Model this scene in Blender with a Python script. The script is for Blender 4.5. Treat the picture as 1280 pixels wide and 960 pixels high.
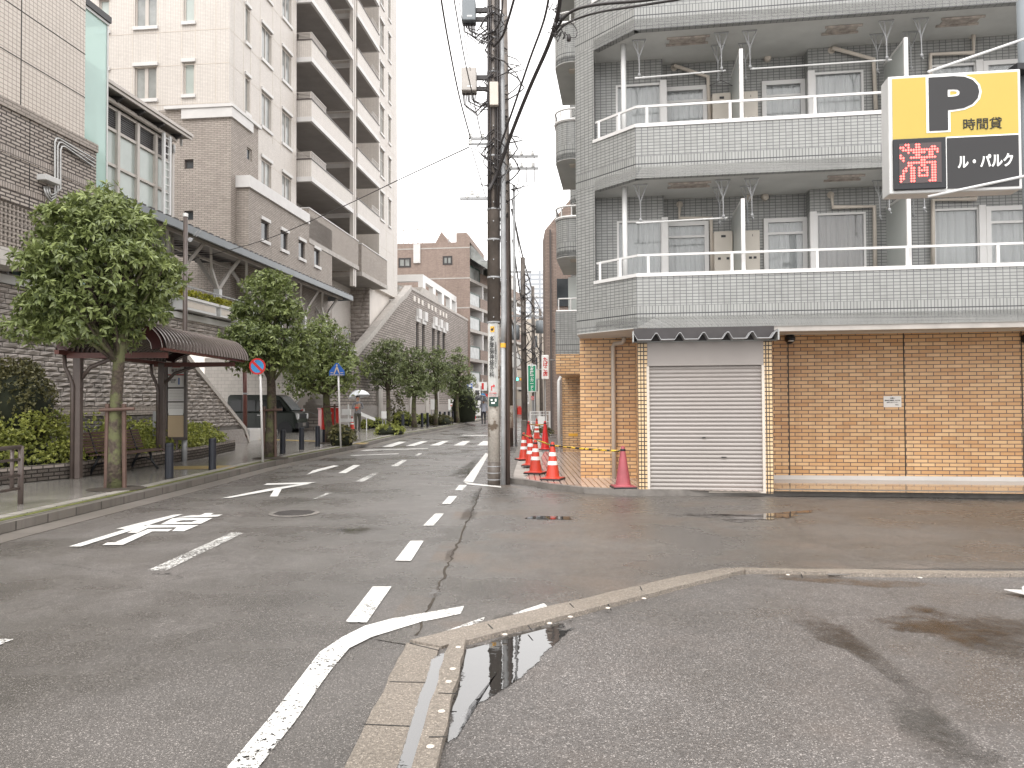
import bpy, math, random
import numpy as np
from mathutils import Vector, Matrix
R = math.radians
PI = math.pi
random.seed(7)
rng = np.random.default_rng(11)
for o in list(bpy.data.objects): bpy.data.objects.remove(o)
S = bpy.context.scene
C = S.collection

# ------------------------------------------------------------------ camera
cam = bpy.data.objects.new('camera', bpy.data.cameras.new('camera')); C.objects.link(cam)
cam.data.sensor_width = 36; cam.data.lens = 27.0
cam.data.clip_start = 0.05; cam.data.clip_end = 3000
CAMM = Matrix.Translation((0, 0, 1.5)) @ Matrix.Rotation(R(90+1.37), 4, 'X') @ Matrix.Rotation(R(-0.3), 4, 'Z')
cam.matrix_world = CAMM
S.camera = cam
S.render.resolution_x = 1024; S.render.resolution_y = 768

# ------------------------------------------------------------------ light
SUN_EL, SUN_AZ = R(58), R(200)
w = bpy.data.worlds.new('World'); S.world = w; w.use_nodes = True
nt = w.node_tree; nt.nodes.clear()
sky = nt.nodes.new('ShaderNodeTexSky'); sky.sky_type = 'NISHITA'; sky.sun_disc = False
sky.sun_elevation = SUN_EL; sky.sun_rotation = SUN_AZ; sky.air_density = 1.0; sky.dust_density = 6.0; sky.ozone_density = 1.0
hs = nt.nodes.new('ShaderNodeHueSaturation'); hs.inputs['Saturation'].default_value = 0.06
# an even cloud cover: most of the sky's light is levelled to one pale grey
mx = nt.nodes.new('ShaderNodeMix'); mx.data_type = 'RGBA'; mx.inputs['Factor'].default_value = 0.72
mx.inputs[7].default_value = (10.3, 10.1, 10.0, 1)
bg = nt.nodes.new('ShaderNodeBackground'); bg.inputs['Strength'].default_value = 0.105
wo = nt.nodes.new('ShaderNodeOutputWorld')
nt.links.new(sky.outputs[0], hs.inputs['Color']); nt.links.new(hs.outputs[0], mx.inputs[6])
nt.links.new(mx.outputs[2], bg.inputs['Color']); nt.links.new(bg.outputs[0], wo.inputs[0])
sl = bpy.data.lights.new('sun', 'SUN'); sl.energy = 0.6; sl.angle = R(30); sl.color = (1, .975, .94)
so = bpy.data.objects.new('sun', sl); C.objects.link(so)
so.rotation_euler = (R(32), 0, R(-25))
S.view_settings.view_transform = 'Standard'; S.view_settings.look = 'None'
S.view_settings.exposure = 1.38; S.view_settings.gamma = 1; S.view_settings.use_curve_mapping = False
S.render.engine = 'CYCLES'

# ------------------------------------------------------------------ measuring helpers: where a measured sight line meets a real plane
CAMP = CAMM.translation
def ray(u, v):
    d = Vector(((u-640)/960, (480-v)/960, -1)); return (CAMM.to_3x3() @ d).normalized()
def G(u, v, z=0.0):
    d = ray(u, v); t = (z-CAMP.z)/d.z; return CAMP + d*t
def AT(u, v, Y):
    d = ray(u, v); return CAMP + d*(Y/d.y)
def ONP(u, v, M, axis, val):
    Mi = M.inverted(); p = Mi @ CAMP; d = Mi.to_3x3() @ ray(u, v)
    t = (val-p[axis])/d[axis]; return p + d*t

# ------------------------------------------------------------------ materials
def newmat(name):
    m = bpy.data.materials.new(name); m.use_nodes = True
    n = m.node_tree; b = n.nodes['Principled BSDF']; return m, n, b
def N(n, t, **kw):
    x = n.nodes.new(t)
    for k, v in kw.items():
        if k in x.inputs.keys(): x.inputs[k].default_value = v
        else: setattr(x, k, v)
    return x
def L(n, a, b): n.links.new(a, b)
def math_(n, op, a, b=None, c=None):
    x = n.nodes.new('ShaderNodeMath'); x.operation = op
    for i, v in enumerate((a, b, c)):
        if v is None: continue
        if isinstance(v, (int, float)): x.inputs[i].default_value = v
        else: L(n, v, x.inputs[i])
    return x.outputs[0]
def mixc(n, f, a, b, mode='MIX'):
    x = n.nodes.new('ShaderNodeMix'); x.data_type = 'RGBA'; x.blend_type = mode
    for i, v in ((0, f), (6, a), (7, b)):
        if isinstance(v, (int, float)): x.inputs[i].default_value = v
        elif isinstance(v, tuple): x.inputs[i].default_value = v if len(v) == 4 else (*v, 1)
        else: L(n, v, x.inputs[i])
    return x.outputs[2]
def noise(n, scale, detail=3, rough=.5, vec=None, dim='3D'):
    x = n.nodes.new('ShaderNodeTexNoise'); x.inputs['Scale'].default_value = scale
    x.inputs['Detail'].default_value = detail; x.inputs['Roughness'].default_value = rough
    if vec is None:
        tc = n.nodes.new('ShaderNodeTexCoord'); vec = tc.outputs['Object']
    L(n, vec, x.inputs['Vector']); return x.outputs[0]
def ramp(n, f, a, b, lo=0, hi=1):
    x = n.nodes.new('ShaderNodeMapRange'); x.inputs[1].default_value = a; x.inputs[2].default_value = b
    x.inputs[3].default_value = lo; x.inputs[4].default_value = hi; L(n, f, x.inputs[0]); return x.outputs[0]
def bump(n, b, h, strength, dist=.01):
    x = n.nodes.new('ShaderNodeBump'); x.inputs['Strength'].default_value = strength; x.inputs['Distance'].default_value = dist
    L(n, h, x.inputs['Height']); L(n, x.outputs[0], b.inputs['Normal'])
def sc(c, k): return tuple(max(0, min(1, x*k)) for x in c)

def plain(name, c, rough=.5, var=.12, scale=3.0, metal=0, bmp=0, bscale=40, spec=.5):
    m, n, b = newmat(name)
    f = noise(n, scale, 5, .6)
    L(n, mixc(n, ramp(n, f, .3, .7), (*sc(c, 1-var), 1), (*sc(c, 1+var), 1)), b.inputs['Base Color'])
    b.inputs['Roughness'].default_value = rough; b.inputs['Metallic'].default_value = metal
    b.inputs['Specular IOR Level'].default_value = spec
    if bmp: bump(n, b, noise(n, bscale, 4), bmp)
    return m
def brick(name, c1, c2, mortar, bw, bh, ms, offset=.5, rough=.5, bmp=.4, grime=.12, smooth=.1, rnd=None, rough_noise=None, soldier=None):
    m, n, b = newmat(name)
    uv = n.nodes.new('ShaderNodeUVMap')
    def bt(w, h):
        x = n.nodes.new('ShaderNodeTexBrick'); x.offset = offset; x.squash = 1
        x.inputs['Scale'].default_value = 1; x.inputs['Brick Width'].default_value = w; x.inputs['Row Height'].default_value = h
        x.inputs['Mortar Size'].default_value = ms; x.inputs['Mortar Smooth'].default_value = smooth
        x.inputs['Color1'].default_value = (*c1, 1); x.inputs['Color2'].default_value = (*c2, 1); x.inputs['Mortar'].default_value = (*mortar, 1)
        L(n, uv.outputs[0], x.inputs['Vector']); return x
    t = bt(bw, bh); col = t.outputs[0]; fac = t.outputs[1]
    if soldier:
        base, per, a, bb, sw, sh = soldier
        sp = n.nodes.new('ShaderNodeSeparateXYZ'); L(n, uv.outputs[0], sp.inputs[0])
        vm = math_(n, 'MODULO', math_(n, 'SUBTRACT', sp.outputs[1], base-10*per), per)
        k = math_(n, 'MULTIPLY', math_(n, 'GREATER_THAN', vm, a), math_(n, 'LESS_THAN', vm, bb))
        cx = n.nodes.new('ShaderNodeCombineXYZ'); L(n, sp.outputs[0], cx.inputs[0]); L(n, math_(n, 'SUBTRACT', vm, a), cx.inputs[1])
        t2 = n.nodes.new('ShaderNodeTexBrick'); t2.offset = 0
        for q, val in (('Scale', 1), ('Brick Width', sw), ('Row Height', sh), ('Mortar Size', ms), ('Mortar Smooth', smooth)): t2.inputs[q].default_value = val
        t2.inputs['Color1'].default_value = (*c1, 1); t2.inputs['Color2'].default_value = (*c2, 1); t2.inputs['Mortar'].default_value = (*mortar, 1)
        L(n, cx.outputs[0], t2.inputs['Vector'])
        col = mixc(n, k, col, t2.outputs[0])
        line = math_(n, 'LESS_THAN', math_(n, 'ABSOLUTE', math_(n, 'SUBTRACT', vm, (a+bb)/2)), .009)
        col = mixc(n, line, col, (*sc(mortar, .45), 1))
        fac = math_(n, 'ADD', math_(n, 'MULTIPLY', fac, math_(n, 'SUBTRACT', 1, k)), math_(n, 'MULTIPLY', t2.outputs[1], k))
    g = noise(n, .7, 6, .65)
    col = mixc(n, 1.0, col, mixc(n, ramp(n, g, .3, .7), (1-grime, 1-grime, 1-grime*1.1, 1), (1, 1, 1, 1)), 'MULTIPLY')
    # vertical rain streaks of dirt
    mp = n.nodes.new('ShaderNodeMapping'); mp.inputs['Scale'].default_value = (6, 6, .35)
    tc = n.nodes.new('ShaderNodeTexCoord'); L(n, tc.outputs['Object'], mp.inputs[0])
    st = noise(n, 1, 4, .6, mp.outputs[0])
    col = mixc(n, 1.0, col, mixc(n, ramp(n, st, .5, .8), (1, 1, 1, 1), (1-grime*1.3,)*3+(1,)), 'MULTIPLY')
    L(n, col, b.inputs['Base Color']); b.inputs['Roughness'].default_value = rough
    h = math_(n, 'SUBTRACT', 1, fac)
    if rough_noise: h = math_(n, 'ADD', h, math_(n, 'MULTIPLY', noise(n, rough_noise[0], 6, .65), rough_noise[1]))
    bump(n, b, h, bmp, .012)
    return m
def glassmat(name, tint=(.8, .9, .88), dark=(.03, .035, .04), transp=0.55, rough=.02):
    m, n, b = newmat(name)
    b.inputs['Base Color'].default_value = (*dark, 1); b.inputs['Roughness'].default_value = rough
    b.inputs['Specular IOR Level'].default_value = .9
    tr = n.nodes.new('ShaderNodeBsdfTransparent'); tr.inputs[0].default_value = (*tint, 1)
    ms = n.nodes.new('ShaderNodeMixShader'); ms.inputs[0].default_value = transp
    lw = n.nodes.new('ShaderNodeLayerWeight'); lw.inputs[0].default_value = .3
    L(n, math_(n, 'MULTIPLY', math_(n, 'SUBTRACT', 1, lw.outputs['Fresnel']), transp), ms.inputs[0])
    L(n, b.outputs[0], ms.inputs[1]); L(n, tr.outputs[0], ms.inputs[2])
    L(n, ms.outputs[0], n.nodes['Material Output'].inputs[0]); return m
def leafmat(name, dark, light, rough=.38):
    m, n, b = newmat(name)
    at = n.nodes.new('ShaderNodeAttribute'); at.attribute_name = 'tone'
    L(n, mixc(n, at.outputs['Fac'], (*dark, 1), (*light, 1)), b.inputs['Base Color'])
    b.inputs['Roughness'].default_value = rough
    tl = n.nodes.new('ShaderNodeBsdfTranslucent'); L(n, mixc(n, at.outputs['Fac'], (*dark, 1), (*sc(light, 1.3), 1)), tl.inputs[0])
    ms = n.nodes.new('ShaderNodeMixShader'); ms.inputs[0].default_value = .22
    L(n, b.outputs[0], ms.inputs[1]); L(n, tl.outputs[0], ms.inputs[2]); L(n, ms.outputs[0], n.nodes['Material Output'].inputs[0])
    return m
def emis(name, c, s):
    m, n, b = newmat(name); b.inputs['Base Color'].default_value = (*c, 1)
    b.inputs['Emission Color'].default_value = (*c, 1); b.inputs['Emission Strength'].default_value = s; return m

M = {}
M['cream_tile'] = brick('cream_tile', (.60, .555, .51), (.66, .615, .565), (.41, .375, .35), .1, .052, .006, 0, .45, .25, .07)
M['cream_big'] = brick('cream_big', (.62, .56, .50), (.67, .61, .55), (.34, .28, .24), .115, .095, .008, 0, .4, .25, .05)
M['cream_plain'] = plain('cream_plain', (.68, .63, .58), .6, .06, 1.2)
M['white_trim'] = plain('white_trim', (.62, .605, .59), .5, .07, 1.5)
M['brown_brick'] = brick('brown_brick', (.36, .315, .28), (.45, .395, .35), (.20, .175, .155), .24, .07, .01, .5, .7, .6, .12)
M['rib_brick'] = brick('rib_brick', (.44, .385, .34), (.56, .50, .45), (.09, .075, .07), .26, .075, .016, .5, .7, 1.0, .15, rough_noise=(12, .4))
M['soldier_brick'] = brick('soldier_brick', (.40, .35, .31), (.50, .44, .40), (.14, .12, .11), .07, .3, .01, 0, .6, .6, .1)
M['deep_brick'] = brick('deep_brick', (.19, .14, .115), (.24, .18, .15), (.13, .10, .09), .22, .07, .008, .5, .7, .4, .12)
M['far_brick'] = brick('far_brick', (.30, .225, .19), (.37, .285, .24), (.20, .155, .135), .23, .07, .01, .5, .8, .3, .15)
M['orange_brick'] = brick('orange_brick', (.64, .36, .16), (.80, .54, .295), (.17, .11, .085), .235, .0665, .0075, .5, .35, .5, .14, rough_noise=(60, .12))
M['buff_tile'] = brick('buff_tile', (.66, .46, .25), (.74, .55, .33), (.06, .045, .04), .1, .066, .009, 0, .4, .4, .08)
M['grey_tile'] = brick('grey_tile', (.315, .32, .305), (.37, .375, .36), (.125, .125, .135), .098, .0505, .0055, 0, .32, .3, .13, soldier=(2.69, 2.44, .10, .36, .049, .13))
M['grey_paint'] = plain('grey_paint', (.36, .37, .36), .6, .08, 1.5)
M['soffit'] = plain('soffit', (.58, .58, .56), .8, .12, 1.2)
M['stone'] = plain('stone', (.40, .36, .33), .85, .28, 2.2, bmp=.7, bscale=22)
M['granite'] = plain('granite', (.33, .30, .28), .6, .25, 18, bmp=.1)
M['stone_far'] = brick('stone_far', (.30, .265, .24), (.40, .355, .325), (.10, .085, .078), .55, .16, .024, .5, .85, .9, .15, smooth=.6, rough_noise=(9, .9))
M['white_tile'] = brick('white_tile', (.60, .57, .53), (.66, .62, .58), (.40, .37, .35), .4, .2, .008, .5, .5, .2, .1)
M['concrete'] = plain('concrete', (.42, .39, .36), .7, .15, 3, bmp=.2)
M['concrete_dark'] = plain('concrete_dark', (.17, .155, .14), .6, .25, 5, bmp=.25)
M['dark_metal'] = plain('dark_metal', (.045, .04, .04), .45, .15, 5)
M['black'] = plain('black', (.012, .013, .016), .4, .15, 5)
M['bollard'] = plain('bollard', (.018, .021, .03), .38, .15, 5)
M['brown_metal'] = plain('brown_metal', (.11, .085, .075), .35, .15, 4)
M['red_brown'] = plain('red_brown', (.13, .045, .035), .4, .15, 4)
M['maroon'] = plain('maroon', (.045, .012, .012), .35, .1, 4)
M['canopy_grey'] = plain('canopy_grey', (.20, .22, .235), .4, .1, 2)
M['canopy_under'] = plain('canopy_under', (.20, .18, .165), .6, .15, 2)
M['ygray'] = plain('ygray', (.45, .42, .39), .5, .08, 2)
M['white_paint'] = plain('white_paint', (.68, .67, .655), .35, .04, 2)
M['white_metal'] = plain('white_metal', (.62, .62, .61), .3, .05, 4)
M['pale_pipe'] = plain('pale_pipe', (.60, .54, .47), .45, .08, 3)
M['steel'] = plain('steel', (.45, .45, .44), .35, .1, 6, metal=.7)
M['galv'] = plain('galv', (.36, .365, .37), .5, .15, 6, metal=.1)
M['shutter'] = plain('shutter', (.32, .29, .27), .38, .05, 1.2)
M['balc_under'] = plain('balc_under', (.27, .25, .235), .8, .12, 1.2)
M['rust'] = plain('rust', (.42, .37, .33), .8, .4, 9)
M['window_dark'] = plain('window_dark', (.05, .055, .06), .06, .35, .9, spec=.8)
M['window_grey'] = plain('window_grey', (.26, .27, .26), .08, .3, 1.3, spec=.8)
M['frosted'] = plain('frosted', (.42, .47, .44), .15, .1, 1, spec=.7)
M['teal'] = glassmat('teal', (.84, .98, .95), (.66, .90, .84), .40, .05)
M['glass'] = glassmat('glass', (.97, .98, .98), (.25, .27, .28), .80); [setattr(nd_.inputs['IOR'], 'default_value', 2.0) for nd_ in M['glass'].node_tree.nodes if nd_.type == 'BSDF_PRINCIPLED']
M['curtain'] = plain('curtain', (.88, .87, .86), .9, .06, 3)
M['curtain_dark'] = plain('curtain_dark', (.55, .50, .47), .9, .06, 3)
M['room'] = plain('room', (.05, .048, .045), .9, .1, 1)
M['frame_brown'] = plain('frame_brown', (.10, .085, .08), .4, .1, 4)
M['frame_beige'] = plain('frame_beige', (.50, .46, .42), .4, .05, 4)
M['heater'] = plain('heater', (.60, .55, .48), .4, .04, 2)
M['partition'] = plain('partition', (.44, .46, .44), .35, .05, 2)
M['orange_cone'] = plain('orange_cone', (.58, .06, .035), .35, .1, 6)
M['red_cone'] = plain('red_cone', (.60, .03, .03), .35, .1, 6)
M['faded_cone'] = plain('faded_cone', (.36, .085, .10), .5, .15, 5)
M['post_red'] = plain('post_red', (.55, .035, .03), .3, .06, 3)
M['yellow'] = plain('yellow', (.50, .375, .075), .4, .03, 2)
M['amber'] = plain('amber', (.80, .42, .04), .4, .03, 2)
M['charcoal'] = plain('charcoal', (.020, .019, .020), .4, .05, 2)
M['sign_green'] = plain('sign_green', (.02, .30, .16), .4, .03, 2)
M['dark_green'] = plain('dark_green', (.012, .05, .035), .4, .03, 2)
M['sign_blue'] = plain('sign_blue', (.03, .12, .42), .35, .03, 2)
M['sky_blue'] = plain('sky_blue', (.06, .30, .62), .35, .03, 2)
M['sign_red'] = plain('sign_red', (.62, .04, .04), .35, .03, 2)
M['van_paint'] = plain('van_paint', (.022, .030, .024), .3, .05, 2, spec=.45)
M['tyre'] = plain('tyre', (.015, .015, .015), .8, .1, 8)
M['lamp_glass'] = plain('lamp_glass', (.65, .66, .66), .1, .1, 8)
M['skin'] = plain('skin', (.50, .30, .21), .6, .05, 8)
M['cloth_grey'] = plain('cloth_grey', (.22, .22, .23), .85, .1, 9)
M['cloth_dark'] = plain('cloth_dark', (.03, .03, .035), .85, .1, 9)
M['cloth_olive'] = plain('cloth_olive', (.07, .065, .05), .85, .1, 9)
M['shirt_pale'] = plain('shirt_pale', (.35, .36, .42), .85, .1, 9)
M['umbrella_clear'] = glassmat('umbrella_clear', (.93, .95, .97), (.75, .77, .8), .45, .25)
M['umbrella_dark'] = plain('umbrella_dark', (.02, .02, .025), .5, .1, 9)
M['paper'] = plain('paper', (.78, .77, .75), .7, .03, 2)
M['paper_tan'] = plain('paper_tan', (.55, .43, .28), .6, .06, 2)
M['wood'] = plain('wood', (.11, .065, .05), .5, .2, 7)
M['soil'] = plain('soil', (.05, .04, .03), .95, .3, 9)
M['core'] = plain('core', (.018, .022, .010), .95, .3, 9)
M['moss'] = plain('moss', (.11, .12, .03), .95, .5, 14, bmp=.8, bscale=60)
M['ink'] = plain('ink', (.014, .014, .014), .6, .03, 2)
M['beige_far'] = plain('beige_far', (.46, .41, .35), .8, .07, .4)
M['pale_far'] = brick('pale_far', (.62, .63, .64), (.66, .66, .67), (.36, .38, .41), 3.2, 1.6, .35, 0, .8, .1, .05)
M['led'] = emis('led', (1.0, .07, .06), 3.0)
M['led_off'] = plain('led_off', (.07, .05, .05), .3, .05, 2)
M['bright_red'] = plain('bright_red', (.8, .06, .04), .4, .02, 2)  # plain strong red, no emission
M['bright_white'] = plain('bright_white', (.85, .85, .83), .4, .02, 2)  # plain non-emissive white for boards, lettering and small parts
M['yellow_tile'] = brick('yellow_tile', (.50, .36, .12), (.56, .40, .14), (.3, .22, .09), .06, .06, .014, 0, .5, .6, .2)
M['leaf'] = leafmat('leaf', (.065, .090, .030), (.34, .40, .14))
M['leaf_far'] = leafmat('leaf_far', (.065, .085, .035), (.30, .35, .15))
M['leaf_yellow'] = leafmat('leaf_yellow', (.20, .23, .03), (.50, .46, .06))
M['leaf_hedge'] = leafmat('leaf_hedge', (.12, .15, .035), (.50, .52, .13))
M['leaf_bush'] = leafmat('leaf_bush', (.06, .065, .028), (.24, .22, .09))

def bark():
    m, n, b = newmat('bark')
    f = noise(n, 4, 5, .65); g = noise(n, 26, 4)
    col = mixc(n, ramp(n, g, .3, .7), (.045, .033, .025, 1), (.11, .085, .065, 1))
    L(n, mixc(n, ramp(n, f, .46, .56), col, (.125, .13, .06, 1)), b.inputs['Base Color'])
    b.inputs['Roughness'].default_value = .9; bump(n, b, g, .8, .02); return m
M['bark'] = bark()
def stripes():
    m, n, b = newmat('striped_bar')
    uv = n.nodes.new('ShaderNodeUVMap'); sp = n.nodes.new('ShaderNodeSeparateXYZ'); L(n, uv.outputs[0], sp.inputs[0])
    k = math_(n, 'GREATER_THAN', math_(n, 'MODULO', math_(n, 'ADD', sp.outputs[0], 100), .22), .11)
    L(n, mixc(n, k, (.75, .48, .03, 1), (.015, .015, .015, 1)), b.inputs['Base Color']); b.inputs['Roughness'].default_value = .4
    return m
M['striped_bar'] = stripes()
def concrete_pole():
    m, n, b = newmat('concrete_pole')
    f = noise(n, 2.2, 6, .6); g = noise(n, 30, 4)
    c = mixc(n, ramp(n, g, .3, .7), (.36, .33, .29, 1), (.50, .46, .41, 1))
    L(n, mixc(n, ramp(n, f, .54, .58), c, (.15, .115, .085, 1)), b.inputs['Base Color'])
    b.inputs['Roughness'].default_value = .75; bump(n, b, math_(n, 'SUBTRACT', g, f), .4, .01); return m
M['concrete_pole'] = concrete_pole()
M['pole_plate'] = plain('pole_plate', (.125, .105, .09), .5, .35, 3, bmp=.1)

def asphalt(name, c0, c1, rough0=.28, rough1=.5, agg=150, bmpk=.5, tint=(.20, .12, .07), tamount=.0, patch=.35):
    m, n, b = newmat(name)
    a = noise(n, agg*.33, 8, .88); f = noise(n, .35, 7, .62); f2 = noise(n, .9, 6, .62)
    vo = n.nodes.new('ShaderNodeTexVoronoi'); vo.inputs['Scale'].default_value = agg*.8
    tc = n.nodes.new('ShaderNodeTexCoord'); L(n, tc.outputs['Object'], vo.inputs['Vector'])
    sp = n.nodes.new('ShaderNodeSeparateColor'); L(n, vo.outputs['Color'], sp.inputs[0])
    col = mixc(n, ramp(n, a, .36, .64), (*sc(c0, .55), 1), (*sc(c1, 1.25), 1))
    col = mixc(n, ramp(n, sp.outputs[0], .86, .99), col, (*sc(c1, 1.7 if name == 'lot_kerb' else 2.6), 1))
    col = mixc(n, 1.0, col, mixc(n, ramp(n, f, .35, .65), (1-patch, 1-patch, 1-patch*1.05, 1), (1.06, 1.05, 1.04, 1)), 'MULTIPLY')
    if tamount: col = mixc(n, ramp(n, f2, .5, .72, 0, tamount), col, (*tint, 1))
    # hairline cracks
    v2 = n.nodes.new('ShaderNodeTexVoronoi'); v2.feature = 'DISTANCE_TO_EDGE'; v2.inputs['Scale'].default_value = .22
    mpv = n.nodes.new('ShaderNodeVectorMath'); mpv.operation = 'ADD'
    ns = n.nodes.new('ShaderNodeTexNoise'); ns.inputs['Scale'].default_value = 2.5; ns.inputs['Detail'].default_value = 4
    L(n, tc.outputs['Object'], ns.inputs['Vector'])
    s3 = n.nodes.new('ShaderNodeVectorMath'); s3.operation = 'SCALE'; s3.inputs[3].default_value = .5
    L(n, ns.outputs['Color'], s3.inputs[0]); L(n, tc.outputs['Object'], mpv.inputs[0]); L(n, s3.outputs[0], mpv.inputs[1]); L(n, mpv.outputs[0], v2.inputs['Vector'])
    crk = ramp(n, v2.outputs[0], 0.0, .0016, 1, 0)
    crk = math_(n, 'MULTIPLY', crk, ramp(n, f, .5, .56))
    col = mixc(n, crk, col, (*sc(c0, .3), 1))
    L(n, col, b.inputs['Base Color'])
    L(n, math_(n, 'ADD', ramp(n, f2, .38, .62, rough0-.08, rough1+.04), ramp(n, f, .4, .6, -.07, .08)), b.inputs['Roughness']); b.inputs['Specular IOR Level'].default_value = .75
    bump(n, b, math_(n, 'ADD', a, math_(n, 'MULTIPLY', vo.outputs['Distance'], .7)), bmpk, .006); return m
M['asphalt'] = asphalt('asphalt', (.071, .064, .060), (.148, .136, .128), .27, .42, 240, .45)
M['asphalt_lot'] = asphalt('asphalt_lot', (.062, .056, .053), (.165, .153, .146), .34, .5, 210, .8, (.16, .10, .06), .18)
M['asphalt_side'] = asphalt('asphalt_side', (.07, .063, .058), (.135, .124, .114), .28, .44, 240, .45, (.22, .135, .08), .30)
def paint():
    m, n, b = newmat('road_paint')
    g = noise(n, 45, 5, .75); f = noise(n, 1.6, 4)
    k = math_(n, 'GREATER_THAN', math_(n, 'ADD', g, math_(n, 'MULTIPLY', f, .35)), .56)
    L(n, mixc(n, ramp(n, noise(n, 5, 4), .3, .7), (.60, .59, .56, 1), (.76, .75, .72, 1)), b.inputs['Base Color'])
    b.inputs['Roughness'].default_value = .45
    bump(n, b, g, .2, .004)
    tr = n.nodes.new('ShaderNodeBsdfTransparent'); ms = n.nodes.new('ShaderNodeMixShader')
    L(n, k, ms.inputs[0]); L(n, tr.outputs[0], ms.inputs[1]); L(n, b.outputs[0], ms.inputs[2]); L(n, ms.outputs[0], n.nodes['Material Output'].inputs[0])
    return m, ms, k, g, f
def paintmat(name, thr):
    m, ms, k, g, f = paint(); m.name = name
    for nd in m.node_tree.nodes:
        if nd.type == 'MATH' and nd.operation == 'GREATER_THAN': nd.inputs[1].default_value = thr
    return m
M['paint'] = paintmat('road_paint', .50); M['paint_worn'] = paintmat('road_paint_worn', .69); M['paint_half'] = paintmat('road_paint_half', .60)
def puddlemat(name, c, rough=.015, thr=.35, rip=0.03):
    m, n, b = newmat(name)
    b.inputs['Base Color'].default_value = (*c, 1); b.inputs['Roughness'].default_value = rough; b.inputs['IOR'].default_value = 1.9
    b.inputs['Specular IOR Level'].default_value = .9
    at = n.nodes.new('ShaderNodeAttribute'); at.attribute_name = 'tone'
    k = ramp(n, math_(n, 'ADD', at.outputs['Fac'], math_(n, 'MULTIPLY', math_(n, 'SUBTRACT', noise(n, 3.5, 12, .78), .5), 3.4)), thr, thr+(.16 if name == 'water' else 1.0), 0, 1 if name == 'water' else .62)
    bump(n, b, noise(n, 14, 2), rip, .01)
    tr = n.nodes.new('ShaderNodeBsdfTransparent'); ms = n.nodes.new('ShaderNodeMixShader')
    L(n, k, ms.inputs[0]); L(n, tr.outputs[0], ms.inputs[1]); L(n, b.outputs[0], ms.inputs[2]); L(n, ms.outputs[0], n.nodes['Material Output'].inputs[0])
    return m
M['water'] = puddlemat('water', (.03, .028, .026)); M['mud'] = puddlemat('mud', (.11, .075, .045), .12, .5, .1)
M['damp'] = puddlemat('damp', (.038, .030, .022), .10, .45, .15)
M['paver'] = brick('paver', (.27, .255, .235), (.35, .33, .305), (.11, .10, .09), .3, .3, .006, .5, .18, .15, .25)
M['edging'] = brick('edging', (.34, .32, .29), (.42, .39, .36), (.10, .09, .08), .6, .3, .01, 0, .45, .3, .25)
M['kerb'] = brick('kerb', (.17, .155, .14), (.22, .20, .18), (.05, .045, .04), .6, .6, .012, 0, .45, .4, .3)
M['lot_kerb'] = asphalt('lot_kerb', (.17, .145, .12), (.29, .25, .21), .35, .55, 190, .6, (.12, .10, .07), .25, patch=.25)
M['pink_tile'] = brick('pink_tile', (.50, .40, .35), (.57, .46, .40), (.16, .12, .11), .105, 1.2, .012, 0, .18, .3, .12)
M['glossy_floor'] = brick('glossy_floor', (.36, .27, .18), (.40, .30, .20), (.2, .15, .11), .3, .3, .005, 0, .08, .1, .1)
M['gutter_pan'] = brick('gutter_pan', (.19, .17, .155), (.24, .215, .195), (.08, .07, .06), .6, 3, .01, 0, .35, .3, .25)
M['planter_brick'] = brick('planter_brick', (.32, .275, .245), (.40, .35, .31), (.08, .07, .062), .21, .07, .012, .5, .7, .8, .2)

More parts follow.
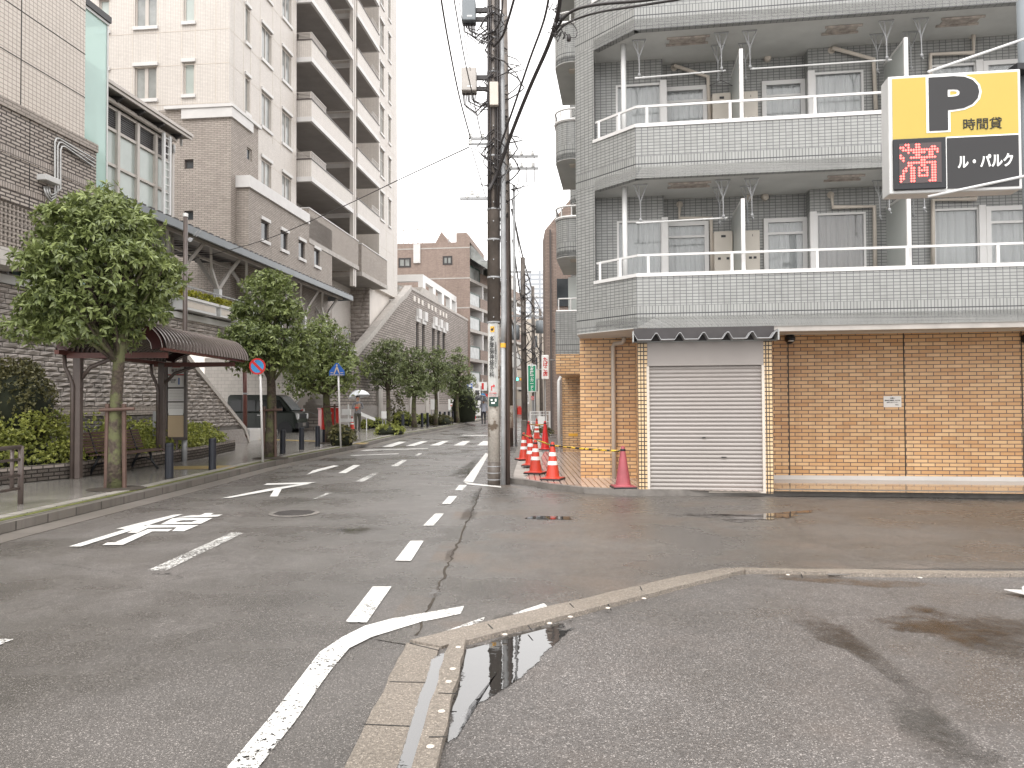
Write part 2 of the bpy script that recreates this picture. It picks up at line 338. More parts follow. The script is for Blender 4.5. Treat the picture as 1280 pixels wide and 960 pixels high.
# ------------------------------------------------------------------ mesh builder
class MB:
    def __init__(s): s.v = []; s.f = []; s.m = []; s.mi = 0; s.tone = None
    def add(s, vs, fs):
        k = len(s.v); s.v += [tuple(x) for x in vs]
        for f in fs: s.f.append(tuple(i+k for i in f)); s.m.append(s.mi)
        return s
    def quad(s, *p): return s.add(p, [tuple(range(len(p)))])
    def box(s, x0, x1, y0, y1, z0, z1):
        return s.add([(x0,y0,z0),(x1,y0,z0),(x1,y1,z0),(x0,y1,z0),(x0,y0,z1),(x1,y0,z1),(x1,y1,z1),(x0,y1,z1)],
                     [(3,2,1,0),(4,5,6,7),(0,1,5,4),(1,2,6,5),(2,3,7,6),(3,0,4,7)])
    def bar(s, a, b, wd, h, up=(0,0,1)):
        a = Vector(a); b = Vector(b); d = (b-a).normalized(); upv = Vector(up)
        if abs(d.dot(upv)) > .98: upv = Vector((1, 0, 0))
        sd = d.cross(upv).normalized(); u2 = sd.cross(d).normalized()
        vs = []
        for p in (a, b):
            for i, j in ((-1,-1),(1,-1),(1,1),(-1,1)): vs.append(p+sd*(i*wd/2)+u2*(j*h/2))
        return s.add(vs, [(3,2,1,0),(4,5,6,7),(0,1,5,4),(1,2,6,5),(2,3,7,6),(3,0,4,7)])
    def tube(s, pts, r, n=8, cap=True):
        pts = [Vector(p) for p in pts]
        rs = r if isinstance(r, (list, tuple)) else [r]*len(pts)
        rings = []; ref = None
        for i, p in enumerate(pts):
            d = (pts[min(i+1, len(pts)-1)]-pts[max(i-1, 0)]).normalized()
            if ref is None: ref = Vector((0,0,1)) if abs(d.z) < .9 else Vector((1,0,0))
            a = d.cross(ref).normalized(); b = a.cross(d).normalized(); ref = b
            rings.append([p+(a*math.cos(2*PI*k/n)+b*math.sin(2*PI*k/n))*rs[i] for k in range(n)])
        vs = [v for rg in rings for v in rg]; fs = []
        for i in range(len(pts)-1):
            for k in range(n): fs.append((i*n+k, i*n+(k+1)%n, (i+1)*n+(k+1)%n, (i+1)*n+k))
        if cap: fs += [tuple(range(n))[::-1], tuple((len(pts)-1)*n+k for k in range(n))]
        return s.add(vs, fs)
    def lathe(s, prof, c=(0,0,0), n=16, axis='z', sx=1):
        vs = []; fs = []
        for r, z in prof:
            for k in range(n):
                a = 2*PI*k/n; x, y = r*math.cos(a), r*math.sin(a)
                if axis == 'z': vs.append((c[0]+x*sx, c[1]+y, c[2]+z))
                elif axis == 'y': vs.append((c[0]+x*sx, c[1]+z, c[2]+y))
                else: vs.append((c[0]+z, c[1]+x, c[2]+y))
        for i in range(len(prof)-1):
            for k in range(n): fs.append((i*n+k, i*n+(k+1)%n, (i+1)*n+(k+1)%n, (i+1)*n+k))
        if prof[0][0] > 1e-6: fs.append(tuple(range(n))[::-1])
        if prof[-1][0] > 1e-6: fs.append(tuple((len(prof)-1)*n+k for k in range(n)))
        return s.add(vs, fs)
    def prism(s, pts, z0, z1):
        n = len(pts)
        z0s = z0 if isinstance(z0, (list, tuple)) else [z0]*n; z1s = z1 if isinstance(z1, (list, tuple)) else [z1]*n
        vs = [(p[0], p[1], z0s[i]) for i, p in enumerate(pts)]+[(p[0], p[1], z1s[i]) for i, p in enumerate(pts)]
        fs = [tuple(range(n))[::-1], tuple(range(n, 2*n))]+[(i, (i+1) % n, n+(i+1) % n, n+i) for i in range(n)]
        return s.add(vs, fs)
    def prism_axis(s, pts, a0, a1, axis='x'):
        """pts (h, z) outline swept along x or y"""
        n = len(pts)
        mk = (lambda a, p: (a, p[0], p[1])) if axis == 'x' else (lambda a, p: (p[0], a, p[1]))
        vs = [mk(a0, p) for p in pts]+[mk(a1, p) for p in pts]
        fs = [tuple(range(n))[::-1], tuple(range(n, 2*n))]+[(i, (i+1) % n, n+(i+1) % n, n+i) for i in range(n)]
        return s.add(vs, fs)
    def wall(s, O, U, Nn, a0, a1, z0, z1, holes=(), rev=.1):
        """a wall plane from a0..a1 along U with openings (a,b,c,d) and their reveals, facing away from Nn"""
        O = Vector((O[0], O[1], 0)); U = Vector((U[0], U[1], 0)); Nn = Vector((Nn[0], Nn[1], 0))
        P = lambda a, z, d=0: O+U*a+Nn*d+Vector((0, 0, z))
        xs = sorted({a0, a1, *[min(max(h[i], a0), a1) for h in holes for i in (0, 1)]})
        for i in range(len(xs)-1):
            x0, x1 = xs[i], xs[i+1]
            if x1-x0 < 1e-5: continue
            mid = (x0+x1)/2
            hs_ = sorted([(max(h[2], z0), min(h[3], z1)) for h in holes if h[0] < mid < h[1]])
            z = z0
            for c, d in hs_:
                if c > z: s.quad(P(x0, z), P(x1, z), P(x1, c), P(x0, c))
                z = max(z, d)
            if z < z1: s.quad(P(x0, z), P(x1, z), P(x1, z1), P(x0, z1))
        for a, b, c, d in holes:
            s.quad(P(a, c), P(a, d), P(a, d, rev), P(a, c, rev)); s.quad(P(b, c), P(b, d), P(b, d, rev), P(b, c, rev))
            s.quad(P(a, c), P(b, c), P(b, c, rev), P(a, c, rev)); s.quad(P(a, d), P(b, d), P(b, d, rev), P(a, d, rev))
        return s
    def obox(s, O, U, Nn, a0, a1, d0, d1, z0, z1):
        O = Vector((O[0], O[1], 0)); U = Vector((U[0], U[1], 0)); Nn = Vector((Nn[0], Nn[1], 0))
        p = [O+U*a+Nn*d for a, d in ((a0, d0), (a1, d0), (a1, d1), (a0, d1))]
        return s.prism([(q.x, q.y) for q in p], z0, z1)
    def build(s, name, mat, parent=None, loc=None, rot=None, smooth=False, bevel=0, uvaxis=None):
        me = bpy.data.meshes.new(name); me.from_pydata(s.v, [], s.f); 
        mats = mat if isinstance(mat, (list, tuple)) else [mat]
        for m in mats: me.materials.append(M[m] if isinstance(m, str) else m)
        if len(mats) > 1: me.polygons.foreach_set('material_index', s.m)
        boxuv(me)
        if s.tone is not None:
            at = me.attributes.new('tone', 'FLOAT', 'POINT'); at.data.foreach_set('value', s.tone)
        if smooth: me.polygons.foreach_set('use_smooth', [True]*len(me.polygons))
        me.update()
        o = bpy.data.objects.new(name, me); C.objects.link(o)
        if parent: o.parent = parent
        if loc is not None: o.location = loc
        if rot is not None: o.rotation_euler = rot
        if bevel:
            bv = o.modifiers.new('bevel', 'BEVEL'); bv.width = bevel; bv.segments = 2; bv.limit_method = 'ANGLE'
        return o
def boxuv(me):
    n = len(me.loops)
    if not n: return
    uv = me.uv_layers.new(name='UVMap')
    co = np.empty(len(me.vertices)*3); me.vertices.foreach_get('co', co); co = co.reshape(-1, 3)
    li = np.empty(n, dtype=np.int32); me.loops.foreach_get('vertex_index', li)
    nrm = np.empty(len(me.polygons)*3); me.polygons.foreach_get('normal', nrm); nrm = nrm.reshape(-1, 3)
    tot = np.empty(len(me.polygons), dtype=np.int32); me.polygons.foreach_get('loop_total', tot)
    ln = np.repeat(nrm, tot, axis=0); p = co[li]
    flat = np.abs(ln[:, 2]) > .7
    t = np.stack([-ln[:, 1], ln[:, 0]], 1); t /= np.maximum(np.linalg.norm(t, axis=1, keepdims=True), 1e-9)
    U = np.where(flat, p[:, 0], p[:, 0]*t[:, 0]+p[:, 1]*t[:, 1]); V = np.where(flat, p[:, 1], p[:, 2])
    uv.data.foreach_set('uv', np.stack([U, V], 1).ravel())

def tag(o, label, cat, group=None, kind=None):
    if label: o['label'] = label
    if cat: o['category'] = cat
    if group: o['group'] = group
    if kind: o['kind'] = kind
    return o
def thing(name, label, cat, loc=(0,0,0), rz=0, group=None):
    o = bpy.data.objects.new(name, None); C.objects.link(o); o.location = loc; o.rotation_euler = (0, 0, rz)
    o.empty_display_size = .2
    return tag(o, label, cat, group)
def RM(loc, rz): return Matrix.Translation(loc) @ Matrix.Rotation(rz, 4, 'Z')
def dup(root, loc=None, rz=None, label=None, group=None):
    def cp(o, par):
        c = o.copy(); C.objects.link(c)
        if par: c.parent = par
        for ch in o.children: cp(ch, c)
        return c
    r = cp(root, None)
    if loc is not None: r.location = loc
    if rz is not None: r.rotation_euler = (0, 0, rz)
    if label: r['label'] = label
    if group: r['group'] = group
    return r
def text(s, size, mat, parent=None, loc=(0,0,0), rz=0, rx=PI/2, offset=0.0, extrude=.002, name='lettering', align='CENTER', sx=1, mirror=False, ry=0):
    cu = bpy.data.curves.new('t', 'FONT'); cu.body = s; cu.size = size; cu.align_x = align; cu.align_y = 'CENTER'
    cu.offset = offset; cu.extrude = extrude; cu.resolution_u = 4; cu.space_line = .95
    t = bpy.data.objects.new('t', cu); C.objects.link(t)
    dg = bpy.context.evaluated_depsgraph_get(); dg.update()
    me = bpy.data.meshes.new_from_object(t.evaluated_get(dg)); bpy.data.objects.remove(t); bpy.data.curves.remove(cu)
    me.name = name; me.materials.clear(); me.materials.append(M[mat])
    me.transform(Matrix.Diagonal((-sx if mirror else sx, 1, 1, 1)))
    o = bpy.data.objects.new(name, me); C.objects.link(o)
    if parent: o.parent = parent
    o.location = loc; o.rotation_euler = (rx, ry, rz); return o
def sheet(name, pts, z, mat, label=None, cat=None, kind='structure', group=None):
    b = MB(); b.quad(*[(p[0], p[1], z) for p in pts]); o = b.build(name, mat)
    return tag(o, label, cat, group, kind)

# ================================================================== GROUND
b = MB(); b.quad((-400, -60, 0), (400, -60, 0), (400, 900, 0), (-400, 900, 0)); tag(b.build('road', 'asphalt'), None, None, None, 'structure')
# side street and the parking lot have asphalt of their own, 4 mm up
lotk = [G(545,1300), G(573,960), G(590,812), G(905,722), G(935,718), G(1290,718)]
sheet('side_street', [G(507,806), G(520,803), G(905,712), G(935,712), (40, 6.2, 0), (40, 9.0, 0), G(1280,624), G(780,620), G(690,614), G(632,606), G(585,606), G(545,690), G(470,800)], .004, 'asphalt_side')
sheet('parking_lot', [(.0, .6), G(545,960)[:2], G(583,806)[:2], G(905,722)[:2], G(935,719)[:2], (5.0, 6.72), (40, 6.2), (40, -20), (-.1, -20)], .008, 'asphalt_lot')

# left kerb line
kl = [(-5.95, -6), (-5.93, 4), (-5.92, 9), (-5.80, 13), (-5.74, 18), (-5.42, 22), (-5.12, 25), (-4.95, 31), (-4.75, 35), (-4.0, 41), (-3.2, 53), (-1.9, 70), (-.3, 88), (2.0, 105)]
def off(pl, d):
    out = []
    for i, p in enumerate(pl):
        a = Vector(pl[max(i-1, 0)]); c = Vector(pl[min(i+1, len(pl)-1)]); t = (c-a).normalized()
        out.append((p[0]-t.y*d, p[1]+t.x*d))
    return out
def strip(b, A, B, z0, z1, cap=True):
    for i in range(len(A)-1):
        b.quad((*A[i], z1), (*B[i], z1), (*B[i+1], z1), (*A[i+1], z1))
        b.quad((*A[i], z0), (*A[i+1], z0), (*A[i+1], z1), (*A[i], z1)); b.quad((*B[i], z0), (*B[i+1], z0), (*B[i+1], z1), (*B[i], z1))
b = MB(); strip(b, kl, off(kl, .17), 0, .12); tag(b.build('kerb', 'kerb'), None, None, None, 'structure')
b = MB(); strip(b, off(kl, -.38), kl, -.02, .005); tag(b.build('gutter', 'gutter_pan'), None, None, None, 'structure')
b = MB(); strip(b, off(kl, .17), off(kl, .27), 0, .125); tag(b.build('moss_strip', 'moss'), None, None, None, 'structure')
b = MB(); strip(b, off(kl, .27), off(kl, .44), 0, .137); tag(b.build('edging_strip', 'edging'), None, None, None, 'structure')
far = [(-30, y) for x, y in kl]
b = MB(); strip(b, off(kl, .44), far, 0, .13); tag(b.build('pavement', 'paver'), None, None, None, 'structure')

# road markings (sheets 4-8 mm above what they lie on)
marks = MB(); half = MB(); worn = MB()
def mk(bb, pts, s, ox, oy, z): bb.quad(*[G(ox+x/s, oy+y/s, z) for x, y in pts])
Z1 = .004; Z2 = .009
for q in ([(113,844),(208,846),(318,686),(235,686)], [(333,571),(405,572),(461,483),(402,483)], [(458,416),(505,416),(551,362),(512,362)],
          [(541,320),(580,320),(611,284),(572,285)], [(600,259),(633,259),(654,235),(618,235)]): mk(half, q, 3.556, 400, 540, Z2)
for q in ([(275,66),(320,66),(385,43),(350,43)], [(380,62),(420,62),(480,41),(450,41)], [(487,60),(530,60),(573,40),(545,40)], [(592,60),(640,60),(668,40),(635,40)], [(697,60),(745,60),(768,41),(725,40)],
          [(80,183),(115,183),(180,147),(150,146)], [(-60,190),(0,173),(85,150),(60,148),(-30,170)], [(635,220),(680,228),(805,241),(805,247),(655,232)], [(637,219),(737,92),(750,100),(680,224)]): mk(marks, q, 3.556, 400, 540, Z2)
for q in ([(175,84),(480,75),(480,72),(200,79)], [(130,106),(350,98),(350,95),(140,103)], [(313,152),(345,152),(388,125),(365,125)], [(420,104),(438,105),(455,95),(440,94)], [(620,16),(745,18),(745,15),(640,13)]): mk(half, q, 3.556, 400, 540, Z2)
for q in ([(157,220),(190,222),(263,181),(240,180)], [(-40,303),(0,290),(55,270),(30,270)]): mk(worn, q, 3.556, 400, 540, Z2)
for q in ([(590,425),(665,425),(975,275),(930,272)], [(-60,745),(0,722),(55,700),(0,698)]): mk(worn, q, 3.2, 0, 580, Z2)
gl = [[(22,369),(78,369),(330,290),(560,217),(515,220),(340,262),(245,286),(290,287)],
      [(180,362),(278,361),(415,298),(490,298),(512,287),(395,287),(240,349),(205,350)],
      [(298,305),(345,305),(395,281),(375,268)], [(375,268),(395,281),(530,279),(560,268)], [(560,268),(530,279),(508,297),(565,297),(635,268)],
      [(455,265),(645,262),(600,254),(520,255)], [(645,262),(700,235),(630,245),(600,254)], [(700,235),(510,236),(555,246),(630,245)], [(510,236),(455,265),(520,255),(555,246)],
      [(525,234),(600,222),(640,222),(665,212),(705,211),(690,220),(748,219),(722,228),(660,231)],
      [(740,142),(790,139),(1160,74),(1190,66),(1100,77),(960,98)], [(940,80),(955,72),(1190,66),(1160,74)], [(968,134),(1005,134),(1026,96),(990,100)]]
for q in gl: mk(marks, q, 3.765, 80, 585, Z2)
tp = [(283,960),(340,893),(400,814.5),(428,796),(456,782),(490,773),(526.5,766.7),(580,757.4)]
bt_ = [(322,960),(370,900),(400,856),(417,833),(436.6,810),(464.7,796),(498,785),(576,767)]
tp = [(240,1015)]+tp; bt_ = [(290,1005)]+bt_
bt_ = bt_[:7]+[(523.7,778),(576,767)]
for i in range(len(tp)-1):
    zz = Z2
    half.quad(G(*tp[i], zz), G(*tp[i+1], zz), G(*bt_[i+1], zz), G(*bt_[i], zz))
for q in ([(536,796),(606,771),(604,776),(556,794)], [(640,767),(680,754),(684,758),(645,769)]): half.quad(*[G(*p, Z2) for p in q])
tag(marks.build('road_marking', 'paint'), None, None, None, 'structure'); tag(half.build('road_marking', 'paint_half'), None, None, None, 'structure'); tag(worn.build('road_marking', 'paint_worn'), None, None, None, 'structure')

def jag(pts, step=.14, amp=.007, seed=1):
    rr = random.Random(seed); out = []; pts = [Vector((p[0], p[1])) for p in pts]
    for i, p in enumerate(pts):
        q = pts[(i+1) % len(pts)]; n = max(1, int((q-p).length/step)); d = (q-p).normalized(); nn = Vector((-d.y, d.x))
        if n > 90: n = 90
        for k in range(n): out.append(tuple(p+(q-p)*k/n+(nn*rr.uniform(-amp, amp) if k else Vector((0, 0)))))
    return out
# gutter pan and low kerb round the parking lot
panL = [G(432,960), G(470,880), G(508,806)]; panR = [G(505,960), G(530,880), G(549,812)]
b = MB()
b.prism(jag([p[:2] for p in (G(360,1120), G(432,960), G(508,806), G(549,812), G(505,960), G(470,1120))]), -.02, .014)
b.prism(jag([p[:2] for p in (G(512,803), G(700,757), G(850,722), G(905,712), G(922,714), G(700,770), G(595,797), G(552,811))]), -.02, .016)
b.prism(jag([p[:2] for p in (G(905,712), G(1100,714), G(1225,716), G(1225,720), G(1100,719.5), G(922,714))]), -.02, .016)
tag(b.build('drain_channel', 'lot_kerb'), None, None, None, 'structure')
b = MB()
b.prism(jag([p[:2] for p in (G(470,1110), G(519,960), G(562,809), G(583,808), G(549,960), G(520,1110))]), -.02, .055)
b.prism(jag([p[:2] for p in (G(566,811), G(600,798), G(700,771), G(850,732), G(922,714.5), G(932,717.5), G(860,736), G(700,778), G(590,807))]), -.02, .04)
b.prism(jag([p[:2] for p in (G(924,714.7), G(1100,719.7), G(1225,720.2), (9, G(1280,717)[1]), (9, G(1280,720)[1]), G(1225,723), G(1100,723), G(932,718))]), -.02, .04)
tag(b.build('kerb', 'lot_kerb'), None, None, None, 'structure')
b = MB()
for (a, c_, z) in (((452, 905), (519, 908), .0155), ((487, 852), (540, 853), .0155), ((512, 804), (549, 813), .0155), ((548, 866), (571, 867), .0565), ((536, 921), (558, 921), .0565), ((610, 780), (625, 795), .0175), ((712, 754), (724, 766), .0175), ((800, 733), (806, 745), .0175), ((905, 712), (925, 716), .0175), ((1000, 713), (1003, 722), .0175), ((1180, 715), (1182, 722), .0175), ((660, 782), (666, 789), .0415), ((760, 755), (764, 763), .0415)):
    A = G(*a, z); B = G(*c_, z); b.bar(tuple(A), tuple(B), .008, .001)
tag(b.build('kerb_joint', 'ink'), None, None, None, 'structure')
# long seam between the road and the side street
sm = [(602, 610), (597, 622), (590, 640), (584, 652), (575, 672), (567, 690), (560, 706), (552, 726), (545, 742), (533, 765), (520, 800)]; rr = random.Random(3); L0 = []; R0 = []
for (u0, v0), (u1, v1) in zip(sm[:-1], sm[1:]):
    for k in range(6):
        p = G(u0+(u1-u0)*k/6, v0+(v1-v0)*k/6, .0065); w_ = rr.uniform(.003, .016); x = p.x+rr.uniform(-.015, .015); L0.append((x-w_, p.y, .0065)); R0.append((x+w_, p.y, .0065))
b = MB()
for k in range(len(L0)-1): b.quad(L0[k], R0[k], R0[k+1], L0[k+1])
tag(b.build('road_seam', 'soil'), None, None, None, 'structure')
# drain grate
g0 = G(1033,717, .02); g1 = G(1112,717, .02)
t = thing('drain_grate', 'long dark slotted drain grate set in the low kerb of the car park', 'drain grate', (g0.x, g0.y, .017), math.atan2(g1.y-g0.y, g1.x-g0.x))
ln = (g1-g0).length; b = MB(); b.box(0, ln, -.055, .055, 0, .004); b.build('pit', 'black', t)
b = MB()
for k in range(22): x = ln*k/22; b.box(x, x+.018, -.05, .05, .005, .014)
b.box(-.01, ln+.01, -.062, -.05, .004, .014); b.box(-.01, ln+.01, .05, .062, .004, .014); b.build('grating', 'concrete_dark', t)
# reflector studs on the kerb
studs = [(566,836,.056), (561,852,.056), (552,889,.056), (538,933,.056), (573,809,.056), (631,793,.041), (687,779,.041), (713,771,.041), (760,760,.041), (805,748,.041), (985,718.5,.041), (1150,722,.041)]
SN_ = ['second of the near arm from the kerb corner', 'third of the near arm from the kerb corner', 'fourth of the near arm from the kerb corner', 'nearest to the camera at the bottom edge', 'exactly at the kerb corner by the puddle', 'first right of the kerb corner', 'second right of the kerb corner', 'third right of the kerb corner', 'fourth right of the kerb corner', 'just before the kerb bends', 'between the bend and the drain grate', 'rightmost, beyond the drain grate']
for i, (u, v, z) in enumerate(studs):
    p = G(u, v, z); b = MB(); b.lathe([(.0, .005), (.015, .004), (.02, 0)], n=10); o = b.build('kerb_stud', 'pale_pipe', loc=(p.x, p.y, z), smooth=True)
    tag(o, 'white kerb stud, '+SN_[i], 'stud', 'round white studs on the car park kerb')
# manhole cover
p = G(368,642); t = thing('manhole_cover', 'round iron manhole cover with a raised pattern in the near lane', 'manhole cover', (p.x, p.y, .005))
b = MB(); b.lathe([(.34, 0), (.34, .004), (.31, .006), (0, .006)], n=40); b.build('rim', 'concrete_dark', t)
b = MB()
for i in range(-7, 8):
    for j in range(-7, 8):
        if (i*i+j*j) < 46: b.box(i*.04-.012, i*.04+.012, j*.04-.012, j*.04+.012, .006, .012)
b.build('tread_pattern', 'dark_metal', t)

# puddles and damp patches
def puddle(pts, z, mat, inner=.5, label=None):
    P = [G(u, v, z) for u, v in pts]; c = sum(P, Vector())/len(P); b = MB(); n = len(P)
    vs = [tuple(c+(p-c)*1.25) for p in P]+[tuple(c+(p-c)*inner) for p in P]+[tuple(c)]
    fs = [(i, (i+1) % n, n+(i+1) % n, n+i) for i in range(n)]+[(n+i, n+(i+1) % n, 2*n) for i in range(n)]
    b.add(vs, fs); b.tone = [-.75]*n+[.9]*n+[1.2]; return tag(b.build('puddle', mat), None, None, None, 'structure')
puddle([(574,812),(592,806),(640,792),(700,777),(722,782),(690,808),(652,850),(615,872),(585,885),(566,930),(550,940),(558,900),(572,850)], .012, 'water', .8)
puddle([(490,975),(540,822),(562,808),(556,830),(526,960),(505,1030)], .0165, 'water', .8)
puddle([(600,786),(615,768),(650,760),(662,768),(640,776),(618,782)], .012, 'damp', .6)
puddle([(570,652),(578,636),(592,630),(600,640),(598,650),(583,654)], .008, 'damp', .6)
puddle([(552,704),(558,686),(572,680),(568,696),(560,708)], .008, 'damp', .6)
puddle([(530,748),(540,728),(556,730),(552,745),(540,752)], .008, 'damp', .6)
puddle([(586,630),(592,612),(604,606),(600,620),(592,640)], .008, 'damp', .7)
puddle([(650,648),(660,644),(720,645),(722,650),(680,650)], .008, 'water', .6)
puddle([(940,712),(1180,728),(1200,733),(1120,737),(1000,728),(930,722)], .012, 'mud', .7)
puddle([(955,755),(985,742),(1045,768),(1105,808),(1180,860),(1230,920),(1190,915),(1120,858),(1050,812),(975,788)], .012, 'damp', .45)
puddle([(1060,770),(1140,748),(1210,762),(1330,770),(1340,850),(1240,828),(1170,795),(1090,790)], .012, 'damp', .6)
puddle([(1040,770),(1130,745),(1180,755),(1290,790),(1290,850),(1200,820),(1090,790)], .0135, 'mud', .3)
puddle([(1080,850),(1150,850),(1210,905),(1310,960),(1310,1060),(1160,980),(1090,910)], .012, 'damp', .45)
puddle([(380,662),(470,655),(510,662),(440,672)], .0045, 'damp', .4)
puddle([(600,620),(545,600),(560,590),(606,560),(608,575),(580,602)], .0045, 'damp', .4)
puddle([(780,640),(900,645),(1080,632),(1050,645),(900,660)], .008, 'water', .2)

# ================================================================== window helper
def window(par, O, U, Nn, a, b_, c, d, inset=.08, fw=.05, n=1, pane='window_dark', frame='frame_beige', sill=False, hood=False, name='window', curtain=None, trans=0, mid=.025):
    """frame bars and n panes filling an opening, with a child pane; sill and hood are children too"""
    f = MB(); OB = lambda bb, x0, x1, d0, d1, z0, z1: bb.obox(O, U, Nn, x0, x1, d0, d1, z0, z1)
    OB(f, a, a+fw, inset-.02, inset+.04, c, d); OB(f, b_-fw, b_, inset-.02, inset+.04, c, d)
    OB(f, a+fw, b_-fw, inset-.02, inset+.04, d-fw, d); OB(f, a+fw, b_-fw, inset-.02, inset+.04, c, c+fw)
    for k in range(1, n): x = a+(b_-a)*k/n; OB(f, x-mid, x+mid, inset-.015, inset+.035, c+fw, d-fw)
    if trans: OB(f, a+fw, b_-fw, inset-.015, inset+.035, trans-.02, trans+.02)
    wo_ = f.build(name, frame, par)
    p = MB(); OB(p, a+fw*.5, b_-fw*.5, inset+.012, inset+.02, c+fw*.5, d-fw*.5); p.build('pane', pane, wo_)
    if sill: s_ = MB(); OB(s_, a-.06, b_+.06, -.07, .05, c-.13, c-.002); s_.build('sill', 'white_trim', wo_)
    if hood: s_ = MB(); OB(s_, a-.06, b_+.06, -.07, .05, d+.002, d+.13); s_.build('lintel', 'white_trim', wo_)
    if curtain:
        cb = MB(); nn = int((b_-a)/.02); O3 = Vector((O[0], O[1], 0)); U3 = Vector((U[0], U[1], 0)); N3 = Vector((Nn[0], Nn[1], 0)); rr = random.random()*9
        pt = lambda i, z: O3+U3*(a+(b_-a)*i/nn)+N3*(inset+.07+.025*math.sin(i*.9+rr)+.012*math.sin(i*2.3+rr))+Vector((0, 0, z))
        for i in range(nn):
            cb.quad(pt(i, c+.02), pt(i+1, c+.02), pt(i+1, d-.02), pt(i, d-.02))
        cb.build('curtain', curtain, wo_, smooth=True)
    return wo_

# ================================================================== GREY APARTMENT BLOCK (right)
P0 = (2.03, 12.4, 0); GA = R(-8.2)
gm = RM(P0, GA)
ga = thing('apartment_block', 'grey tiled apartment block with white balcony rails above an orange brick ground floor', 'apartment block', P0, GA)
gx = lambda u, y: ONP(u, 503, gm, 1, y).x
gz = lambda u, v, y: ONP(u, v, gm, 1, y).z
XE = 12.0; Z0 = 2.69; FH = 2.44; NF = 5
c1 = (-.69, .64); c2 = (-1.03, .95); TOPZ = Z0+NF*FH
a_s = gx(832, 1.15); b_s = gx(1016, 1.15)
BY = 1.15; BM = 1.42
# main shell: street side, chamfer corner pier, return, rear, roof
b = MB()
def wq(bb, p, q, z0, z1): bb.quad((*p, z0), (*q, z0), (*q, z1), (*p, z1))
wq(b, c2, (c2[0], 16), Z0, TOPZ); wq(b, c2, c1, Z0, TOPZ); wq(b, c1, (c1[0], BY), Z0, TOPZ)
wq(b, (c2[0], 16), (XE, 16), 0, TOPZ); wq(b, (XE, 16), (XE, 0), Z0, TOPZ)
b.quad((c2[0], c2[1], TOPZ), (XE, 0, TOPZ), (XE, 16, TOPZ), (c2[0], 16, TOPZ))
b.build('side_wall', 'grey_tile', ga)
UX, NY = (1, 0), (0, 1)
def blk_windows(fz):
    """window list of one storey, openings in the recessed back wall"""
    top = fz+2.0; bot = fz+.05
    L_ = [(gx(773, BY), gx(826, BY), bot, top, BY), (gx(1022, BY), gx(1086, BY), bot, top, BY), (gx(1171, BY), gx(1229, BY), bot, top, BY)]
    return L_
